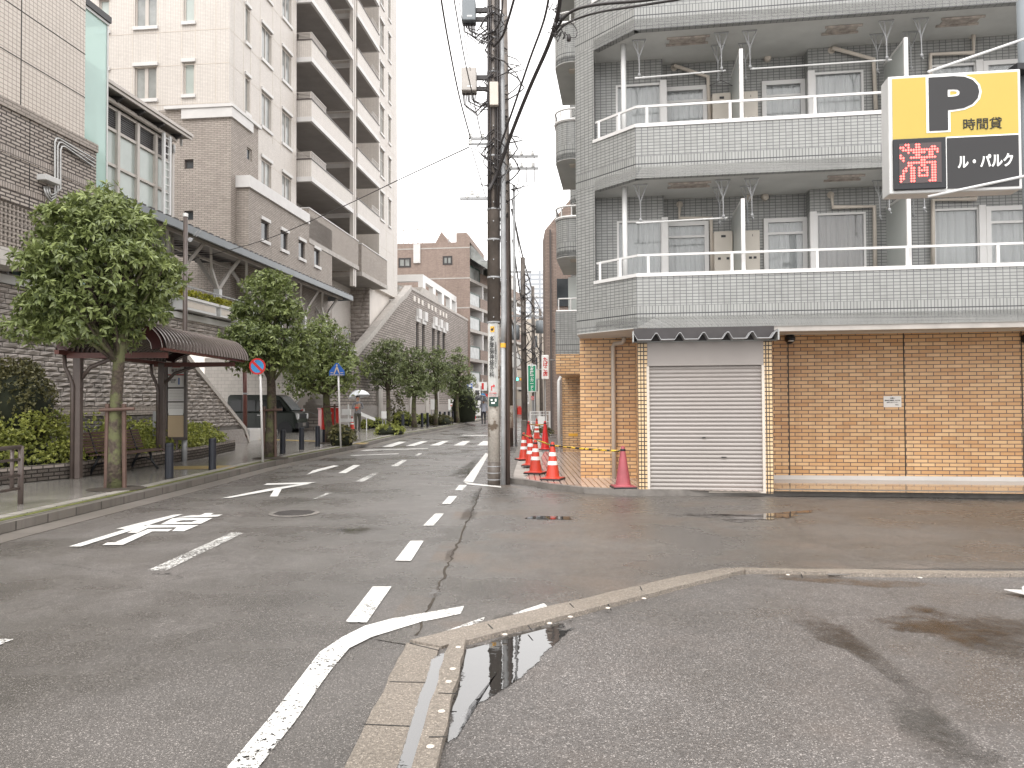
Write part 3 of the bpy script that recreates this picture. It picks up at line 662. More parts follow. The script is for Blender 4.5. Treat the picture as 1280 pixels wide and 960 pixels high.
for k in range(NF):
    zb = Z0+k*FH; fz = zb+.18; top = fz+1.84; bot = fz+.06
    lo = [(gx(773, BY), a_s-.02)]; ro = [(gx(1023, BY), gx(1086, BY)), (gx(1171, BY), gx(1229, BY)), (gx(1236, BY), gx(1236, BY)+.95)]
    x2 = ro[-1][1]+2.3; ro2 = [(x2, x2+.9), (x2+1.0, x2+1.9)]
    mo = [(a_s+.02, gx(888, BM)), (gx(957, BM), gx(1015, BM)-.05)]
    wb = MB()
    wb.wall((0, BY), UX, NY, c1[0], a_s, fz, zb+FH, [(lo[0][0], lo[0][1], bot, top)])
    wb.wall((0, BM), UX, NY, a_s, b_s, fz, zb+FH, [(m_[0], m_[1], bot, top) for m_ in mo])
    wb.wall((0, BY), UX, NY, b_s, XE, fz, zb+FH, [(r_[0], r_[1], bot, top) for r_ in ro+ro2])
    wq(wb, (a_s, BY), (a_s, BM), fz, zb+FH); wq(wb, (b_s, BY), (b_s, BM), fz, zb+FH)
    wb.build('wall', 'grey_tile', ga)
    cu = ['curtain', 'curtain', 'curtain_dark', 'curtain', 'curtain']
    if k < 3:
        for j, (x0, x1, yy) in enumerate([(lo[0][0], lo[0][1], BY), (mo[0][0], mo[0][1], BM), (mo[1][0], mo[1][1], BM), (ro[0][0], ro[0][1], BY), (ro[1][0], ro[1][1], BY), (ro[2][0], ro[2][1], BY)]+[(r_[0], r_[1], BY) for r_ in ro2]):
            door = j in (1, 2, 5)
            win = window(ga, (0, yy), UX, NY, x0, x1, bot, top, inset=(-.03 if door else .02), fw=(.075 if door else .035), n=1, pane='glass', frame='white_paint', curtain=('curtain_dark' if (j == 3 and k == 0) else 'curtain'), trans=(top-.27 if door else 0))
            if j in (0, 3, 4):  # broad white cover strip beside the window
                xx = x1-.02 if j != 3 else x0-.10
                s_ = MB(); s_.box(xx, xx+.11, yy-.04, yy+.05, bot, top+.03); s_.build('cover_strip', 'white_paint', win)
        rb = MB()
        rb.box(c1[0]+.05, XE, BM+.35, BM+.4, fz, zb+FH); rb.build('room', 'room', ga)
    # slab and parapet
    sb = MB(); out = [c2, c1, (0, 0), (XE, 0)]
    sb.prism([c1, (0, 0), (XE, 0), (XE, BM+.4), (c1[0], BM+.4)], zb+.004, fz)
    sb.build('balcony_slab', 'soffit', ga)
    pb = MB()
    def par(bb, p, q, z0, z1, th, inn=0.0):
        p = Vector(p); q = Vector(q); d = (q-p).normalized(); nn = Vector((-d.y, d.x))
        pts = [p+nn*inn, q+nn*inn, q+nn*(inn+th), p+nn*(inn+th)]; bb.prism([tuple(v) for v in pts], z0, z1)
    par(pb, c1, (0, 0), zb, zb+.83, .12); par(pb, (0, 0), (XE, 0), zb, zb+.83, .12)
    pb.quad((*c2, zb-.001), (*c2, zb+.003), (*c1, zb+.003), (*c1, zb-.001))
    pb.build('parapet', 'grey_tile', ga)
    rb = MB(); off_ = .0
    par(rb, (c1[0]-.02, c1[1]+.02), (0, -.012), zb+.83, zb+.885, .15, -.015); par(rb, (0, -.015), (XE, -.015), zb+.83, zb+.89, .15, 0)
    cap = rb.build('parapet_cap', 'white_paint', ga)
    rl = MB(); zr = zb+1.19; cy = .06
    rl.bar((c1[0]+.03, c1[1]+.04, zr), (.02, cy, zr), .035, .035); rl.bar((.02, cy, zr), (XE, cy, zr), .035, .035)
    xs_ = [gx(u, cy) for u in (812, 917, 1024, 1137)]; step = xs_[2]-xs_[1]
    xs_ += [xs_[-1]+step*(i+1) for i in range(6)]
    for x in xs_: rl.box(x-.022, x+.022, cy-.015, cy+.015, zb+.88, zr)
    for f in (.12, .62): x = c1[0]*(1-f); y = c1[1]*(1-f)+.04; rl.box(x-.02, x+.02, y-.015, y+.015, zb+.88, zr)
    rl.build('rail', 'white_paint', ga)
    if k < 3:
        cb = MB(); xc = gx(783, .5); cb.tube([(xc, .5, fz), (xc, .5, zb+FH+.01)], .045, 12); cb.build('drain_column', 'white_metal', ga, smooth=True)
        for u0, ub in ((932, 921), (1141, 1117), (1380, 1350)):
            x = gx(u0, .13) if u0 < 1300 else gx(1141, .13)+2.9
            pn = MB(); pn.box(x-.012, x+.012, .2, BY+(.25 if u0 == 932 else 0), fz+.25, fz+1.86); po = pn.build('partition_board', 'partition', ga)
            fr = MB(); fr.box(x-.03, x+.03, .15, .2, fz, fz+1.9); fr.box(x-.02, x+.02, .2, BY, fz+1.86, fz+1.9); fr.build('partition_frame', 'white_paint', po)
        for u0, u1 in ((895, 918.5), (934, 952.5)):
            x0, x1 = gx(u0, BM-.25), gx(u1, BM-.25); hb = MB(); hb.box(x0, x1, BM-.25, BM-.003, fz+.35, fz+1.6); h = hb.build('water_heater', 'heater', ga, bevel=.015)
            dd = MB(); dd.box(x0+.12, x1-.12, BM-.256, BM-.249, fz+1.49, fz+1.53); dd.box(x0+.05, x1-.05, BM-.256, BM-.249, fz+.72, fz+.735)
            dd.box(x0+.06, x0+.11, BM-.256, BM-.249, fz+1.1, fz+1.14); dd.box(x1-.11, x1-.06, BM-.256, BM-.249, fz+1.1, fz+1.14); dd.build('heater_vent', 'charcoal', h)
        # beige air pipes
        yA = BM-.09; yB = BY-.09; zt = top
        P = lambda u, v, y: tuple(ONP(u, v, gm, 1, y))
        dz = (k)*FH
        def pipe(pts, y, r=.035):
            q = [Vector(P(u, v, y)) for u, v in pts]; q = [Vector((p.x, y, p.z+dz0)) for p in q]
            bb = MB(); bb.tube([(q[0].x, y+.1, q[0].z)]+[tuple(p) for p in q], r, 8); bb.lathe([(.06, .02), (.06, .0)], (q[0].x, y+.08, q[0].z), 10, 'y'); bb.build('air_pipe', 'pale_pipe', ga, smooth=True)
        if k == 0 or k == 2:
            dz0 = 0 if k == 0 else 2*FH
            pipe([(850, 254), (849, 273), (889, 272), (890, 341)], yA); pipe([(1040, 242), (1041, 259), (1093, 258), (1094, 334)], yB); pipe([(1220, 244), (1220, 249), (1166, 250), (1166, 330)], yB)
        else:
            dz0 = 0
            pipe([(843, 82), (885, 96), (887, 150)], yA); pipe([(1041, 60), (1092, 74), (1095, 137)], yB); pipe([(1217, 41), (1217, 66), (1163, 68), (1162, 120)], yB)
        # round wall vents
        for u, v in (((936, 248), (956, 247)) if k == 0 else ((959, 74),)):
            q = Vector(P(u, v, BM)); bb = MB(); bb.lathe([(.0, -.1), (.05, -.09), (.062, -.05), (.062, 0)], (q.x, BM, q.z+(0 if k < 2 else FH)), 14, 'y'); bb.build('wall_vent', 'pale_pipe', ga, smooth=True)
        # drying brackets under the slab above
        zc = zb+FH
        for u in (803, 907, 943, 1116, 1160):
            for yy in ((.35,) if u == 803 else (.3, .75)):
                x = gx(u, .3); bb = MB()
                bb.tube([(x-.11, yy, zc), (x, yy, zc-.3), (x, yy, zc-.62), (x+.03, yy, zc-.66)], .009, 5); bb.tube([(x+.11, yy, zc), (x, yy, zc-.3)], .009, 5)
                bb.tube([(x-.12, yy, zc-.012), (x+.12, yy, zc-.012)], .01, 5); bb.tube([(x-.03, yy, zc), (x, yy, zc-.42)], .008, 5)
                bb.lathe([(.02, -.02), (.028, 0), (.02, .02)], (x, yy, zc-.6), 8); bb.build('drying_bracket', 'galv', ga)
        for u0, u1, y0, y1 in ((838, 892, .35, .62), (1038, 1085, .35, .62), (1185, 1240, .35, .62)):
            x0, x1 = gx(u0, .4), gx(u1, .4); bb = MB(); bb.box(x0+.05, x1-.05, y0+.04, y1-.04, zc-.012, zc+.002); bb.box(x0, x1, y0, y0+.03, zc-.03, zc-.002); bb.box(x0, x1, y1-.03, y1, zc-.03, zc-.002)
            bb.build('soffit_patch', 'rust', ga)
# end pier below the chamfer's solid part, band of the first slab round the corner
# laundry poles hung in the brackets
for k, (u0, u1, z_, lab) in enumerate(((797, 912, 1, 'short white laundry pole hung at the left end of the lower balcony'), (797, 912, 2, 'short white laundry pole hung at the left end of the upper balcony'), (943, 1122, 2, 'long pale laundry pole across the middle of the upper balcony'))):
    x0, x1 = gx(u0, .35), gx(u1, .35); zz = Z0+z_*FH-.62; bb = MB(); yq = .35
    A = gm @ Vector((x0, yq, zz-.03 if k < 2 else zz)); B = gm @ Vector((x1, yq, zz)); bb.tube([tuple(A), tuple(B)], .014, 8)
    for f in (.02, .1, .75) if k < 2 else (.02, .98): p = A.lerp(B, f); bb.tube([tuple(p+Vector((-.02, 0, 0))), tuple(p+Vector((.02, 0, 0)))], .02, 8)
    tag(bb.build('laundry_pole', 'white_metal'), lab, 'laundry pole')
# wire hangers
def hanger(u, v, lab):
    p = gm @ Vector((gx(u, .3), .3, gz(u, v, .3))); bb = MB(); w_ = .19
    bb.tube([tuple(p+Vector(q)) for q in ((0, 0, .12), (.02, 0, .1), (0, 0, .06), (0, 0, 0), (-w_, 0, -.09), (w_, 0, -.09), (0, 0, 0))], .006, 4); tag(bb.build('clothes_hanger', 'dark_metal'), lab, 'clothes hanger')
hanger(906, 100, 'dark wire clothes hanger by the upper water heaters'); 
# ground floor
GY = 1.85
b = MB()
xr1, xr0 = gx(985, GY), gx(966, GY)
b.wall((0, GY), UX, NY, c2[0], .02, 0, Z0); b.wall((0, GY), UX, NY, 2.0, XE, .13, Z0)
wq(b, (c2[0], GY), (c2[0], GY+3.2), 0, Z0)
b.build('brick_wall', 'orange_brick', ga)
for u in (986, 1130.5, 1278): x = gx(u, GY); b = MB(); b.box(x-.008, x+.008, GY-.006, GY+.01, .14, Z0); b.build('wall_joint', 'ink', ga)
b = MB(); b.box(2.12, XE, GY-.03, GY+.02, .09, .165); b.build('skirting', 'white_trim', ga)
b = MB(); b.prism([c2, (0, 0), (XE, 0), (XE, GY+.2), (c2[0], GY+.2)], Z0-.003, Z0+.006); b.quad((c2[0], c2[1], Z0), (c2[0], 9, Z0), (.5, 9, Z0), (.5, c2[1], Z0)); b.build('soffit', 'soffit', ga)
b = MB(); b.box(2.12, XE, .02, .4, Z0-.09, Z0-.002); b.build('soffit_beam', 'concrete', ga)
# store-room with roller shutter
gxr = gx(966, 0); sx0, sx1 = gx(809.5, 0), gx(955, 0)
b = MB(); b.wall((0, 0), UX, NY, 0, sx0, .05, Z0); b.wall((0, 0), UX, NY, sx1, gxr, .05, Z0); b.build('pilaster', 'buff_tile', ga)
b = MB(); wq(b, (0, 0), (0, GY), .05, Z0); wq(b, (gxr, 0), (gxr, GY), .05, Z0); b.build('brick_return', 'orange_brick', ga)
b = MB(); b.box(gxr/2*0-.0+.045, .055, -.004, .002, .05, 2.5); b.box(gxr-.06, gxr-.05, -.004, .002, .05, 2.5); b.build('wall_joint', 'ink', ga)
zs = gz(880, 457, 0); zt_ = gz(880, 427, 0)
b = MB(); b.box(sx0, sx1, -.012, .1, zs, zt_+.02); hd = b.build('shutter_box', 'shutter', ga, bevel=.006)
b = MB(); prof = []; z = .06; nsl = int((zs-.06)/.0635); st = (zs-.06)/nsl
for i in range(nsl):
    z0_ = .06+i*st
    prof += [(.05, z0_), (.05, z0_+.006), (.036, z0_+.014), (.030, z0_+st*.5), (.036, z0_+st-.010), (.05, z0_+st-.003)]
prof.append((.05, zs))
vs = [(sx0+.02, y, z) for y, z in prof]+[(sx1-.02, y, z) for y, z in prof]; nP = len(prof)
b.add(vs, [(i, i+1, nP+i+1, nP+i) for i in range(nP-1)]); sh = b.build('roller_shutter', 'shutter', ga, smooth=True)
b = MB(); b.box(sx0-.012, sx0+.03, -.008, .09, .05, zs); b.box(sx1-.03, sx1+.012, -.008, .09, .05, zs); b.box(sx0, sx1, -.004, .06, .05, .075); b.build('shutter_rail', 'pale_pipe', sh)
b = MB()
for u, v, wd in ((880, 547, .05), (905, 571.5, .08)): q = ONP(u, v, gm, 1, .02); b.box(q.x-wd/2, q.x+wd/2, .018, .035, q.z-.008, q.z+.008)
b.build('shutter_handle', 'charcoal', sh)
# folded-plate canopy over the shutter
b = MB(); x0 = -.06; x1 = gxr+.03; n = 6; pw = (x1-x0)/n; zt = gz(880, 424, -.15); pr = []
for i in range(n): xb = x0+i*pw; pr += [(xb, zt+.10), (xb+pw*.16, zt), (xb+pw*.74, zt), (xb+pw*.92, zt+.10)]
pr.append((x1, zt+.10))
low = [(x, z-.012) for x, z in pr]
b.prism_axis(pr+low[::-1], -.32, .01, 'y'); cano = b.build('folded_canopy', 'galv', ga)
b = MB(); b.box(x0, x1, -.02, .005, zt-.02, Z0-.004); b.build('canopy_backing', 'dark_metal', cano); b = MB(); b.box(x0-.02, x0+.0, -.33, 0, zt-.04, zt+.13); b.box(x1, x1+.02, -.33, 0, zt-.04, zt+.13); b.box(x0, x1, -.05, -.024, zt-.03, zt-.014); b.build('canopy_side', 'grey_paint', cano)
# downpipe, dome lamps, notice
b = MB(); xp = gx(767, GY-.08); zp = gz(770, 430, GY-.08)
b.tube([(xp, GY-.08, .09), (xp, GY-.08, zp-.05), (xp+.02, GY-.08, zp), (xp+.16, GY-.08, zp+.015), (xp+.2, GY-.08, zp+.06), (xp+.2, GY-.08, Z0)], .042, 12); b.build('downpipe', 'pale_pipe', ga, smooth=True)
for u in (987, 1283):
    q = ONP(u, 423.5, gm, 1, GY); b = MB(); b.lathe([(0, -.14), (.06, -.125), (.085, -.08), (.09, -.02), (.09, 0)], (q.x, GY, q.z), 18, 'y'); ld = b.build('wall_lamp', 'black', ga, smooth=True)
    b = MB(); b.lathe([(0, .0), (.05, -.01), (.055, .01), (0, .02)], (q.x, GY-.1, q.z-.05), 12); b.build('lamp_glass', 'lamp_glass', ld)
q0 = ONP(1104.5, 509, gm, 1, GY-.01); q1 = ONP(1126.5, 495, gm, 1, GY-.01)
nt_ = thing('wall_notice', 'small white paper notice taped on the orange brick wall', 'notice', tuple(gm @ Vector(((q0.x+q1.x)/2, GY-.012, (q0.z+q1.z)/2))), GA)
W_ = (q1.x-q0.x); H_ = (q1.z-q0.z); b = MB(); b.box(-W_/2, W_/2, -.003, .003, -H_/2, H_/2); b.build('sheet', 'paper', nt_)
text('お願い', .03, 'ink', nt_, (0, -.005, H_*.30)); text('敷地内に自転車・バイクを', .021, 'ink', nt_, (0, -.005, H_*.10), offset=.0008); text('駐車しないで下さい', .021, 'ink', nt_, (0, -.005, -H_*.08)); text('管理人', .02, 'ink', nt_, (W_*.25, -.005, -H_*.30))

# street-side balcony stacks with rounded ends
def sideb(y0, y1, xo, zb, tile='grey_tile'):
    r = .42; n = 7
    pts = [(c2[0], y0)]+[(xo+r-r*math.sin(a), y0+r-r*math.cos(a)) for a in [PI/2*i/n for i in range(n+1)]]+[(xo, y1), (c2[0], y1)]
    bb = MB(); 
    for p, q in zip(pts[:-1], pts[1:]): wq(bb, p, q, zb, zb+.95)
    bb.prism(pts, zb+.003, zb+.15); o = bb.build('side_balcony', tile, ga)
    bb = MB(); bb.prism(pts, zb-.01, zb+.002); bb.build('balcony_underside', 'soffit', o)
    bb = MB(); bb.tube([(p[0], p[1], zb+.98) for p in pts[:-1]], .04, 6); bb.tube([(p[0], p[1], zb+1.25) for p in pts[:-1]], .025, 6)
    for p in (pts[1], pts[n//2+1], pts[n+1], ((xo), (y0+y1)/2)): bb.tube([(p[0], p[1], zb+.95), (p[0], p[1], zb+1.25)], .02, 5)
    bb.build('side_rail', 'white_paint', o)
    bb = MB(); bb.box(xo+.35, c2[0]-.05, y0+.4, y0+.62, zb-.05, zb-.01); bb.build('underside_lamp', 'pale_pipe', o)
def stacky(u, x):  # y' of a point on local x seen at u
    return ONP(u, 503, gm, 0, x).y
YS = ONP(700, 503, gm, 0, -1.86).y
YS = 6.45
for k in range(1, NF): sideb(YS, YS+2.8, -1.88, Z0+k*FH); sideb(YS+4.2, YS+7.0, -1.80, Z0+k*FH)
b = MB(); b.box(-1.88, c2[0], YS, YS+2.8, Z0, Z0+1.05); b.build('side_parapet', 'grey_tile', ga)
b = MB(); b.tube([(-1.86, YS+.02, Z0+1.07), (c2[0], YS+.02, Z0+1.07)], .03, 6); b.tube([(-1.8, YS+.02, Z0+1.38), (c2[0], YS+.02, Z0+1.38)], .02, 6)
for x in (-1.8, -1.5): b.tube([(x, YS+.02, Z0+1.05), (x, YS+.02, Z0+1.38)], .02, 6)
b.build('side_rail', 'white_paint', ga)
b = MB(); b.box(-1.6, c2[0], YS+.6, YS+.63, Z0+1.0, Z0+2.0); b.build('screen_panel', 'partition', ga)
b = MB(); b.box(-1.88, c2[0], YS, YS+2.9, Z0-.5, Z0-.001); b.build('brick_beam', 'orange_brick', ga)
b = MB(); b.box(-1.95, c2[0]+4, YS+2.9, YS+9, 0, Z0-.002); b.build('brick_wall', 'orange_brick', ga)
q = ONP(716, 543.5, gm, 1, YS+2.88); b = MB(); b.box(q.x-.12, q.x+.14, YS+2.885, YS+2.899, q.z-.04, q.z+.04); b.build('wall_plate', 'amber', ga)
b = MB(); b.tube([(-2.03, YS+2.7, .05), (-2.03, YS+2.7, 2.1), (-1.98, YS+2.8, 2.2)], .05, 8); b.build('downpipe', 'white_metal', ga, smooth=True)
# platform in front of it: kerb stone + pink tiles
kr = [G(632,603.5)[:2], G(655,606)[:2], G(690,612)[:2], G(730,617)[:2], G(780,619.5)[:2], G(1000,620)[:2], (12.5, 11.0)]
kst = [(.55, 40), (.45, 37), (.2, 26), (-.13, 15.5)]
b = MB(); inn = [(x+.02, y+.16) for x, y in kr]; inn[0] = (kr[0][0]+.14, kr[0][1]+.1)
for i in range(len(kr)-1): b.prism([kr[i], kr[i+1], inn[i+1], inn[i]], 0, .095)
for i in range(len(kst)-1): b.prism([kst[i], kst[i+1], (kst[i+1][0]+.15, kst[i+1][1]), (kst[i][0]+.15, kst[i][1])], 0, .06)
b.prism([kst[-1], kr[0], inn[0], (kst[-1][0]+.15, kst[-1][1])], 0, .075)
tag(b.build('kerb', 'concrete_dark'), None, None, None, 'structure')
sheet('pavement', [(kst[0][0]+.15, 60), (kst[0][0]+.15, 40), (kst[2][0]+.15, 26), (kst[3][0]+.15, 15.5), inn[0], inn[1], inn[2], (.95, 26), (1.7, 60)], .055, 'concrete')
tl = [inn[1], inn[2], inn[3], inn[4], (3.9, 12.0), (4.0, 14.2), (2.2, 22), (.93, 22)]
sheet('tiled_forecourt', tl, .09, 'pink_tile')
gl_ = [tuple((gm @ Vector(p))[:2]) for p in ((2.1, -.08, 0), (XE, -.08, 0), (XE, GY, 0), (2.1, GY, 0))]
sheet('glossy_floor', gl_, .094, 'glossy_floor')

# ================================================================== LEFT SIDE: station-side complex (own axis, 6.2 degrees off)
LA = -math.atan(.109); lm = RM((0, 0, 0), LA)
XS, XT, XB, XC, XE_, XW, XG = -12.37, -13.65, -13.02, -11.83, -12.82, -13.22, -12.33
ly = lambda u, x: ONP(u, 503, lm, 0, x).y
lz = lambda u, v, x: ONP(u, v, lm, 0, x).z
lp = lambda x, y, z=0: tuple(lm @ Vector((x, y, z)))
def lroot(name, label, cat, group=None): return thing(name, label, cat, (0, 0, 0), LA, group)
# a wall facing the street is a plane x = const: U along y, inward normal -x ; a wall facing the camera: U along x, inward +y
SU, SN = (0, 1), (-1, 0); FU, FN = (1, 0), (0, 1)

# ---- cream building at the left edge
cr = lroot('tiled_building', 'cream tiled building with a ribbed brick band, cut by the left edge', 'building')
yc1 = ly(103, XC); yb1 = ly(118, XC+.05); y0 = 4
zc0 = lz(0, 122, XC)
b = MB(); b.wall((XC, 0), SU, SN, y0, yc1, zc0, 20); b.wall((0, yc1), (1, 0), (0, -1), -25, XC, zc0, 20); b.quad((XC, y0, 20), (XC, yc1, 20), (-25, yc1, 20), (-25, y0, 20)); b.build('wall', 'cream_big', cr)
b = MB()
for k in range(1, 6):
    z = zc0+k*1.02; b.box(XC-.01, XC+.006, y0, yc1, z-.008, z+.008)
y = ly(22, XC); b.box(XC-.01, XC+.006, y-.01, y+.01, zc0, 20); y = ly(-20, XC); b.box(XC-.01, XC+.006, y-.01, y+.01, zc0, 20); b.build('panel_joint', 'ink', cr)
b = MB(); b.box(-20, XC+.05, y0, yb1, 5.62, zc0-.003); b.build('brick_band', 'rib_brick', cr)
b = MB(); b.box(XC-.1, XC+.09, y0, yb1+.02, zc0-.17, zc0+.02); b.build('brick_cornice', 'brown_brick', cr)
y = ly(34, XC+.05); b = MB(); b.box(XC+.04, XC+.056, y-.008, y+.008, 5.62, zc0-.17); b.build('panel_joint', 'ink', cr)
for v0_, v1_ in ((179, 188.5), (224, 232)):
    b = MB(); b.box(XC+.03, XC+.062, y0, yb1, lz(0, v1_, XC+.05), lz(0, v0_, XC+.05)); b.build('soldier_course', 'soldier_brick', cr)
# pierced tile grille: real openings in front of a dark void
b = MB(); yy = ly(-60, XC); cell = .11
nz = 8; zt = 5.6; zb = 4.68
for i in range(int((yb1-yy)/cell)+1):
    y = yy+i*cell; b.box(XC-.10, XC+.02, y, y+.045, zb, zt)
for j in range(nz+1): z = zb+(zt-zb)*j/nz; b.box(XC-.09, XC+.012, yy, yb1, z-.022, z+.022)
b.build('pierced_grille', 'brown_brick', cr)
b = MB(); b.box(-20, XC-.16, y0, yb1, 4.66, 5.61); b.build('grille_backing', 'room', cr)
b = MB(); b.box(-20, XC+.10, y0, ly(31, XC), 4.30, 4.66); b.build('ledge', 'white_tile', cr)
# conduits and junction box
jx = XC+.05
bx = [ONP(u, v, lm, 0, jx+.1) for u, v in ((51, 219), (70, 232))]
b = MB(); b.box(jx, jx+.22, bx[0].y, bx[1].y, bx[1].z, bx[0].z+.03); bxo = b.build('junction_box', 'white_metal', cr, bevel=.01)
for k, (uu, vt, dd) in enumerate(((68.5, 172, 0), (72, 177, 1), (75.5, 182, 2))):
    pts = []
    for u, v in ((55+k*3, 233), (57+k*2.6, 243), (63+k*.8, 252-k*4), (69, 248-k*3), (uu, 236), (uu, vt+6), (uu+1.5, vt+1), (uu+5, vt+1), (118, vt+27)):
        q = ONP(u, v, lm, 0, jx+.06); pts.append(tuple(q))
    b = MB(); b.tube(pts, .022, 6); b.build('conduit', 'steel', cr, smooth=True)
# ---- teal glass bay
gbt = lroot('glass_bay', 'pale teal glass bay with a dark capped top beside the cream tiled wall', 'glass bay')
ya, yb = yc1+.01, ly(131, XG)
zt1, zt2 = lz(100, 8, XG), lz(131, 26, XG); zb_ = 4.4; zt = lz(131, 26, XG)
b = MB(); b.quad((XG, ya, zb_), (XG, yb, zb_), (XG, yb, zt), (XG, ya, zt)); b.build('glass_wall', 'teal', gbt)
b = MB(); b.quad((XG-1.3, ya, zb_), (XG-1.3, yb, zb_), (XG-1.3, yb, zt), (XG-1.3, ya, zt)); b.quad((XG-1.3, yb, zb_), (XG, yb, zb_), (XG, yb, zt), (XG-1.3, yb, zt)); b.build('end_glass', 'teal', gbt)
b = MB(); b.box(XG-1.4, XG+.08, ya, yb+.05, zt, zt+.16); b.build('bay_cap', 'charcoal', gbt)
b = MB(); b.box(XG-1.35, XG+.04, ya, yb+.02, zt-.07, zt-.002); b.box(XG-.03, XG+.02, yb-.03, yb+.02, zb_, zt-.07); b.build('bay_frame', 'white_metal', gbt)
zl = lz(118, 112, XG-.6); b = MB(); b.prism([(XG-1.2, ya+.05), (XG-.1, ya+.05), (XG-.1, yb-.1), (XG-1.2, yb-.1)], [zl-.5, zl+.1, zl+.1, zl-.5], [zl-.3, zl+.3, zl+.3, zl-.3]); b.build('inner_stair', 'cream_plain', gbt)
b = MB(); b.box(XG-.5, XG-.44, ya+.55, ya+.62, zb_, zl); b.build('inner_post', 'white_metal', gbt)

# ---- curtain-wall hall with deep eave
hl = lroot('glazed_hall', 'hall with tall brown framed windows under a deep dark eave', 'building')
yE = ly(237, XE_); yH0 = yb-1.0; zE = lz(237, 172, XE_); yH = ly(213, XW)
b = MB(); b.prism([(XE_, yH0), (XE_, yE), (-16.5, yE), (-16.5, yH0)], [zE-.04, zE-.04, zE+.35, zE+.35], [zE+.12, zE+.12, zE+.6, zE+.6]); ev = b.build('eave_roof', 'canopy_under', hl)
b = MB(); b.box(XE_-.02, XE_+.03, yH0, yE+.02, zE-.05, zE+.03); b.box(XE_-.0, XE_+.07, yH0, yE+.04, zE+.04, zE+.13); b.build('eave_edge', 'frame_beige', ev)
for k in range(6):
    y = yE-.5-k*1.0
    if y > yH0: b = MB(); b.prism_axis([(XE_-.02, zE-.06), (XE_-.02, zE-.10), (XW, zE-.28), (XW, zE-.02)], y-.04, y+.04, 'y'); b.build('eave_bracket', 'dark_metal', ev)
zH = zE-.32
rows = [(4.6, 6.2), (6.25, 7.75), (7.8, zH-.62), (zH-.58, zH)]
ncol = 6; wc = (yH-yH0)/ncol; holes = []
b = MB()
for k in range(ncol+1): y = yH0+k*wc; b.box(XW-.06, XW+.06, y-.06, y+.06, 4.3, zH)
for z in (4.6, 6.22, 8.1, zH-.6, zH): b.box(XW-.04, XW+.03, yH0, yH, z-.04, z+.04)
b.build('mullion', 'frame_beige', hl)
for k in range(ncol):
    y = yH0+k*wc
    for j, (za, zb) in enumerate(((4.64, 6.18), (6.26, 8.06), (8.14, zH-.64))):
        b = MB(); b.box(XW-.05, XW-.03, y+.06, y+wc-.06, za, zb); b.build('pane', 'frosted', hl)
    b = MB(); 
    for q in range(9): z = zH-.56+q*.06; b.box(XW-.04, XW-.01, y+.06, y+wc-.06, z, z+.03)
    b.build('louvre', 'dark_metal', hl)
b = MB(); b.box(-18, XW-.12, yH0, yH, 4.3, zH+.3); b.build('inner_wall', 'window_grey', hl)
b = MB(); b.tube([(XW+.12, yH0, zH+.12), (XW+.12, yH, zH+.12)], .07, 8); b.build('gutter', 'frame_beige', hl)
yl = [ly(u, XW+.2) for u in (203.5, 211)]
b = MB(); b.box(XW+.15, XW+.22, yl[0]-.05, yl[0]+.05, 4.3, zH+.1); b.box(XW+.15, XW+.22, yl[1]-.05, yl[1]+.05, 4.3, zH+.1)
for k in range(22): z = 4.6+k*.24; b.box(XW+.17, XW+.20, yl[0], yl[1], z, z+.03)
b.build('ladder', 'white_metal', hl)
for u, v in ((217.5, 186), (226.5, 177)):
    q = ONP(u, v, lm, 0, XE_-.3); b = MB(); b.lathe([(.0, -.14), (.04, -.13), (.045, .1), (.02, .14), (.0, .16)], tuple(q), 10); b.build('eave_lamp', 'white_metal', hl, smooth=True)

# ---- the cream tower
tw = lroot('residential_tower', 'tall cream tiled residential tower with stacked balconies rising behind the canopy', 'tower')
yF = ly(285, XT); zA = lz(285, 135, XT); FHt = 2.8; TOP = 42
fu = lambda u: ONP(u, 503, lm, 1, yF).x
fz = lambda u, v: ONP(u, v, lm, 1, yF).z
yEnd = ly(497, XT)
# street-side openings
sc_ = []
zs1 = lz(309, 139, XT)   # sill of a narrow window
su = [(305.5, 311), (326, 338.5), (352, 363.5)]
zrow = [lz(332, 160, XT), lz(332, 121, XT)]
side = []
for a, c_ in su:
    for k in range(-1, 9): side.append((ly(a, XT), ly(c_, XT), zrow[0]+k*FHt, zrow[0]+1.45+k*FHt))
su2 = [(475.5, 480.5), (486, 489)]
z2 = lz(478, 168, XT)
for a, c_ in su2:
    for k in range(-2, 9): side.append((ly(a, XT), ly(c_, XT), z2+k*FHt, z2+1.75+k*FHt))
side = [h for h in side if not (h[0] < ly(311.5, XT) and h[2] < zA) and h[2] > 9.3]
fh = []
for a, c_, v0, v1 in ((165.5, 193.5, 83, 124), (227, 241, 81, 121), (120, 133, 86, 126)):
    for k in range(0, 9): fh.append((fu(a), fu(c_), fz(180, v1)+k*FHt, fz(180, v0)+k*FHt))
b = MB()
yR0, yR1 = ly(370, XT), ly(441, XT); yR2, yR3 = ly(447.5, XT), ly(474, XT)
SW = [h for h in side if h[1] < yR0]; SE = [h for h in side if h[0] > yR3]
zS = 9.15
b.wall((XT, 0), SU, SN, yF, yR0, 4.3, TOP, SW, .12); b.wall((XT, 0), SU, SN, yR3, yEnd, zS-.4, TOP, SE, .12)
b.wall((0, yF), FU, FN, -30, XT, 4.3, TOP, fh, .12)
REC = XT-1.5
b.quad((XT, yR0, zS), (REC, yR0, zS), (REC, yR0, TOP), (XT, yR0, TOP)); b.quad((XT, yR3, zS), (REC, yR3, zS), (REC, yR3, TOP), (XT, yR3, TOP))
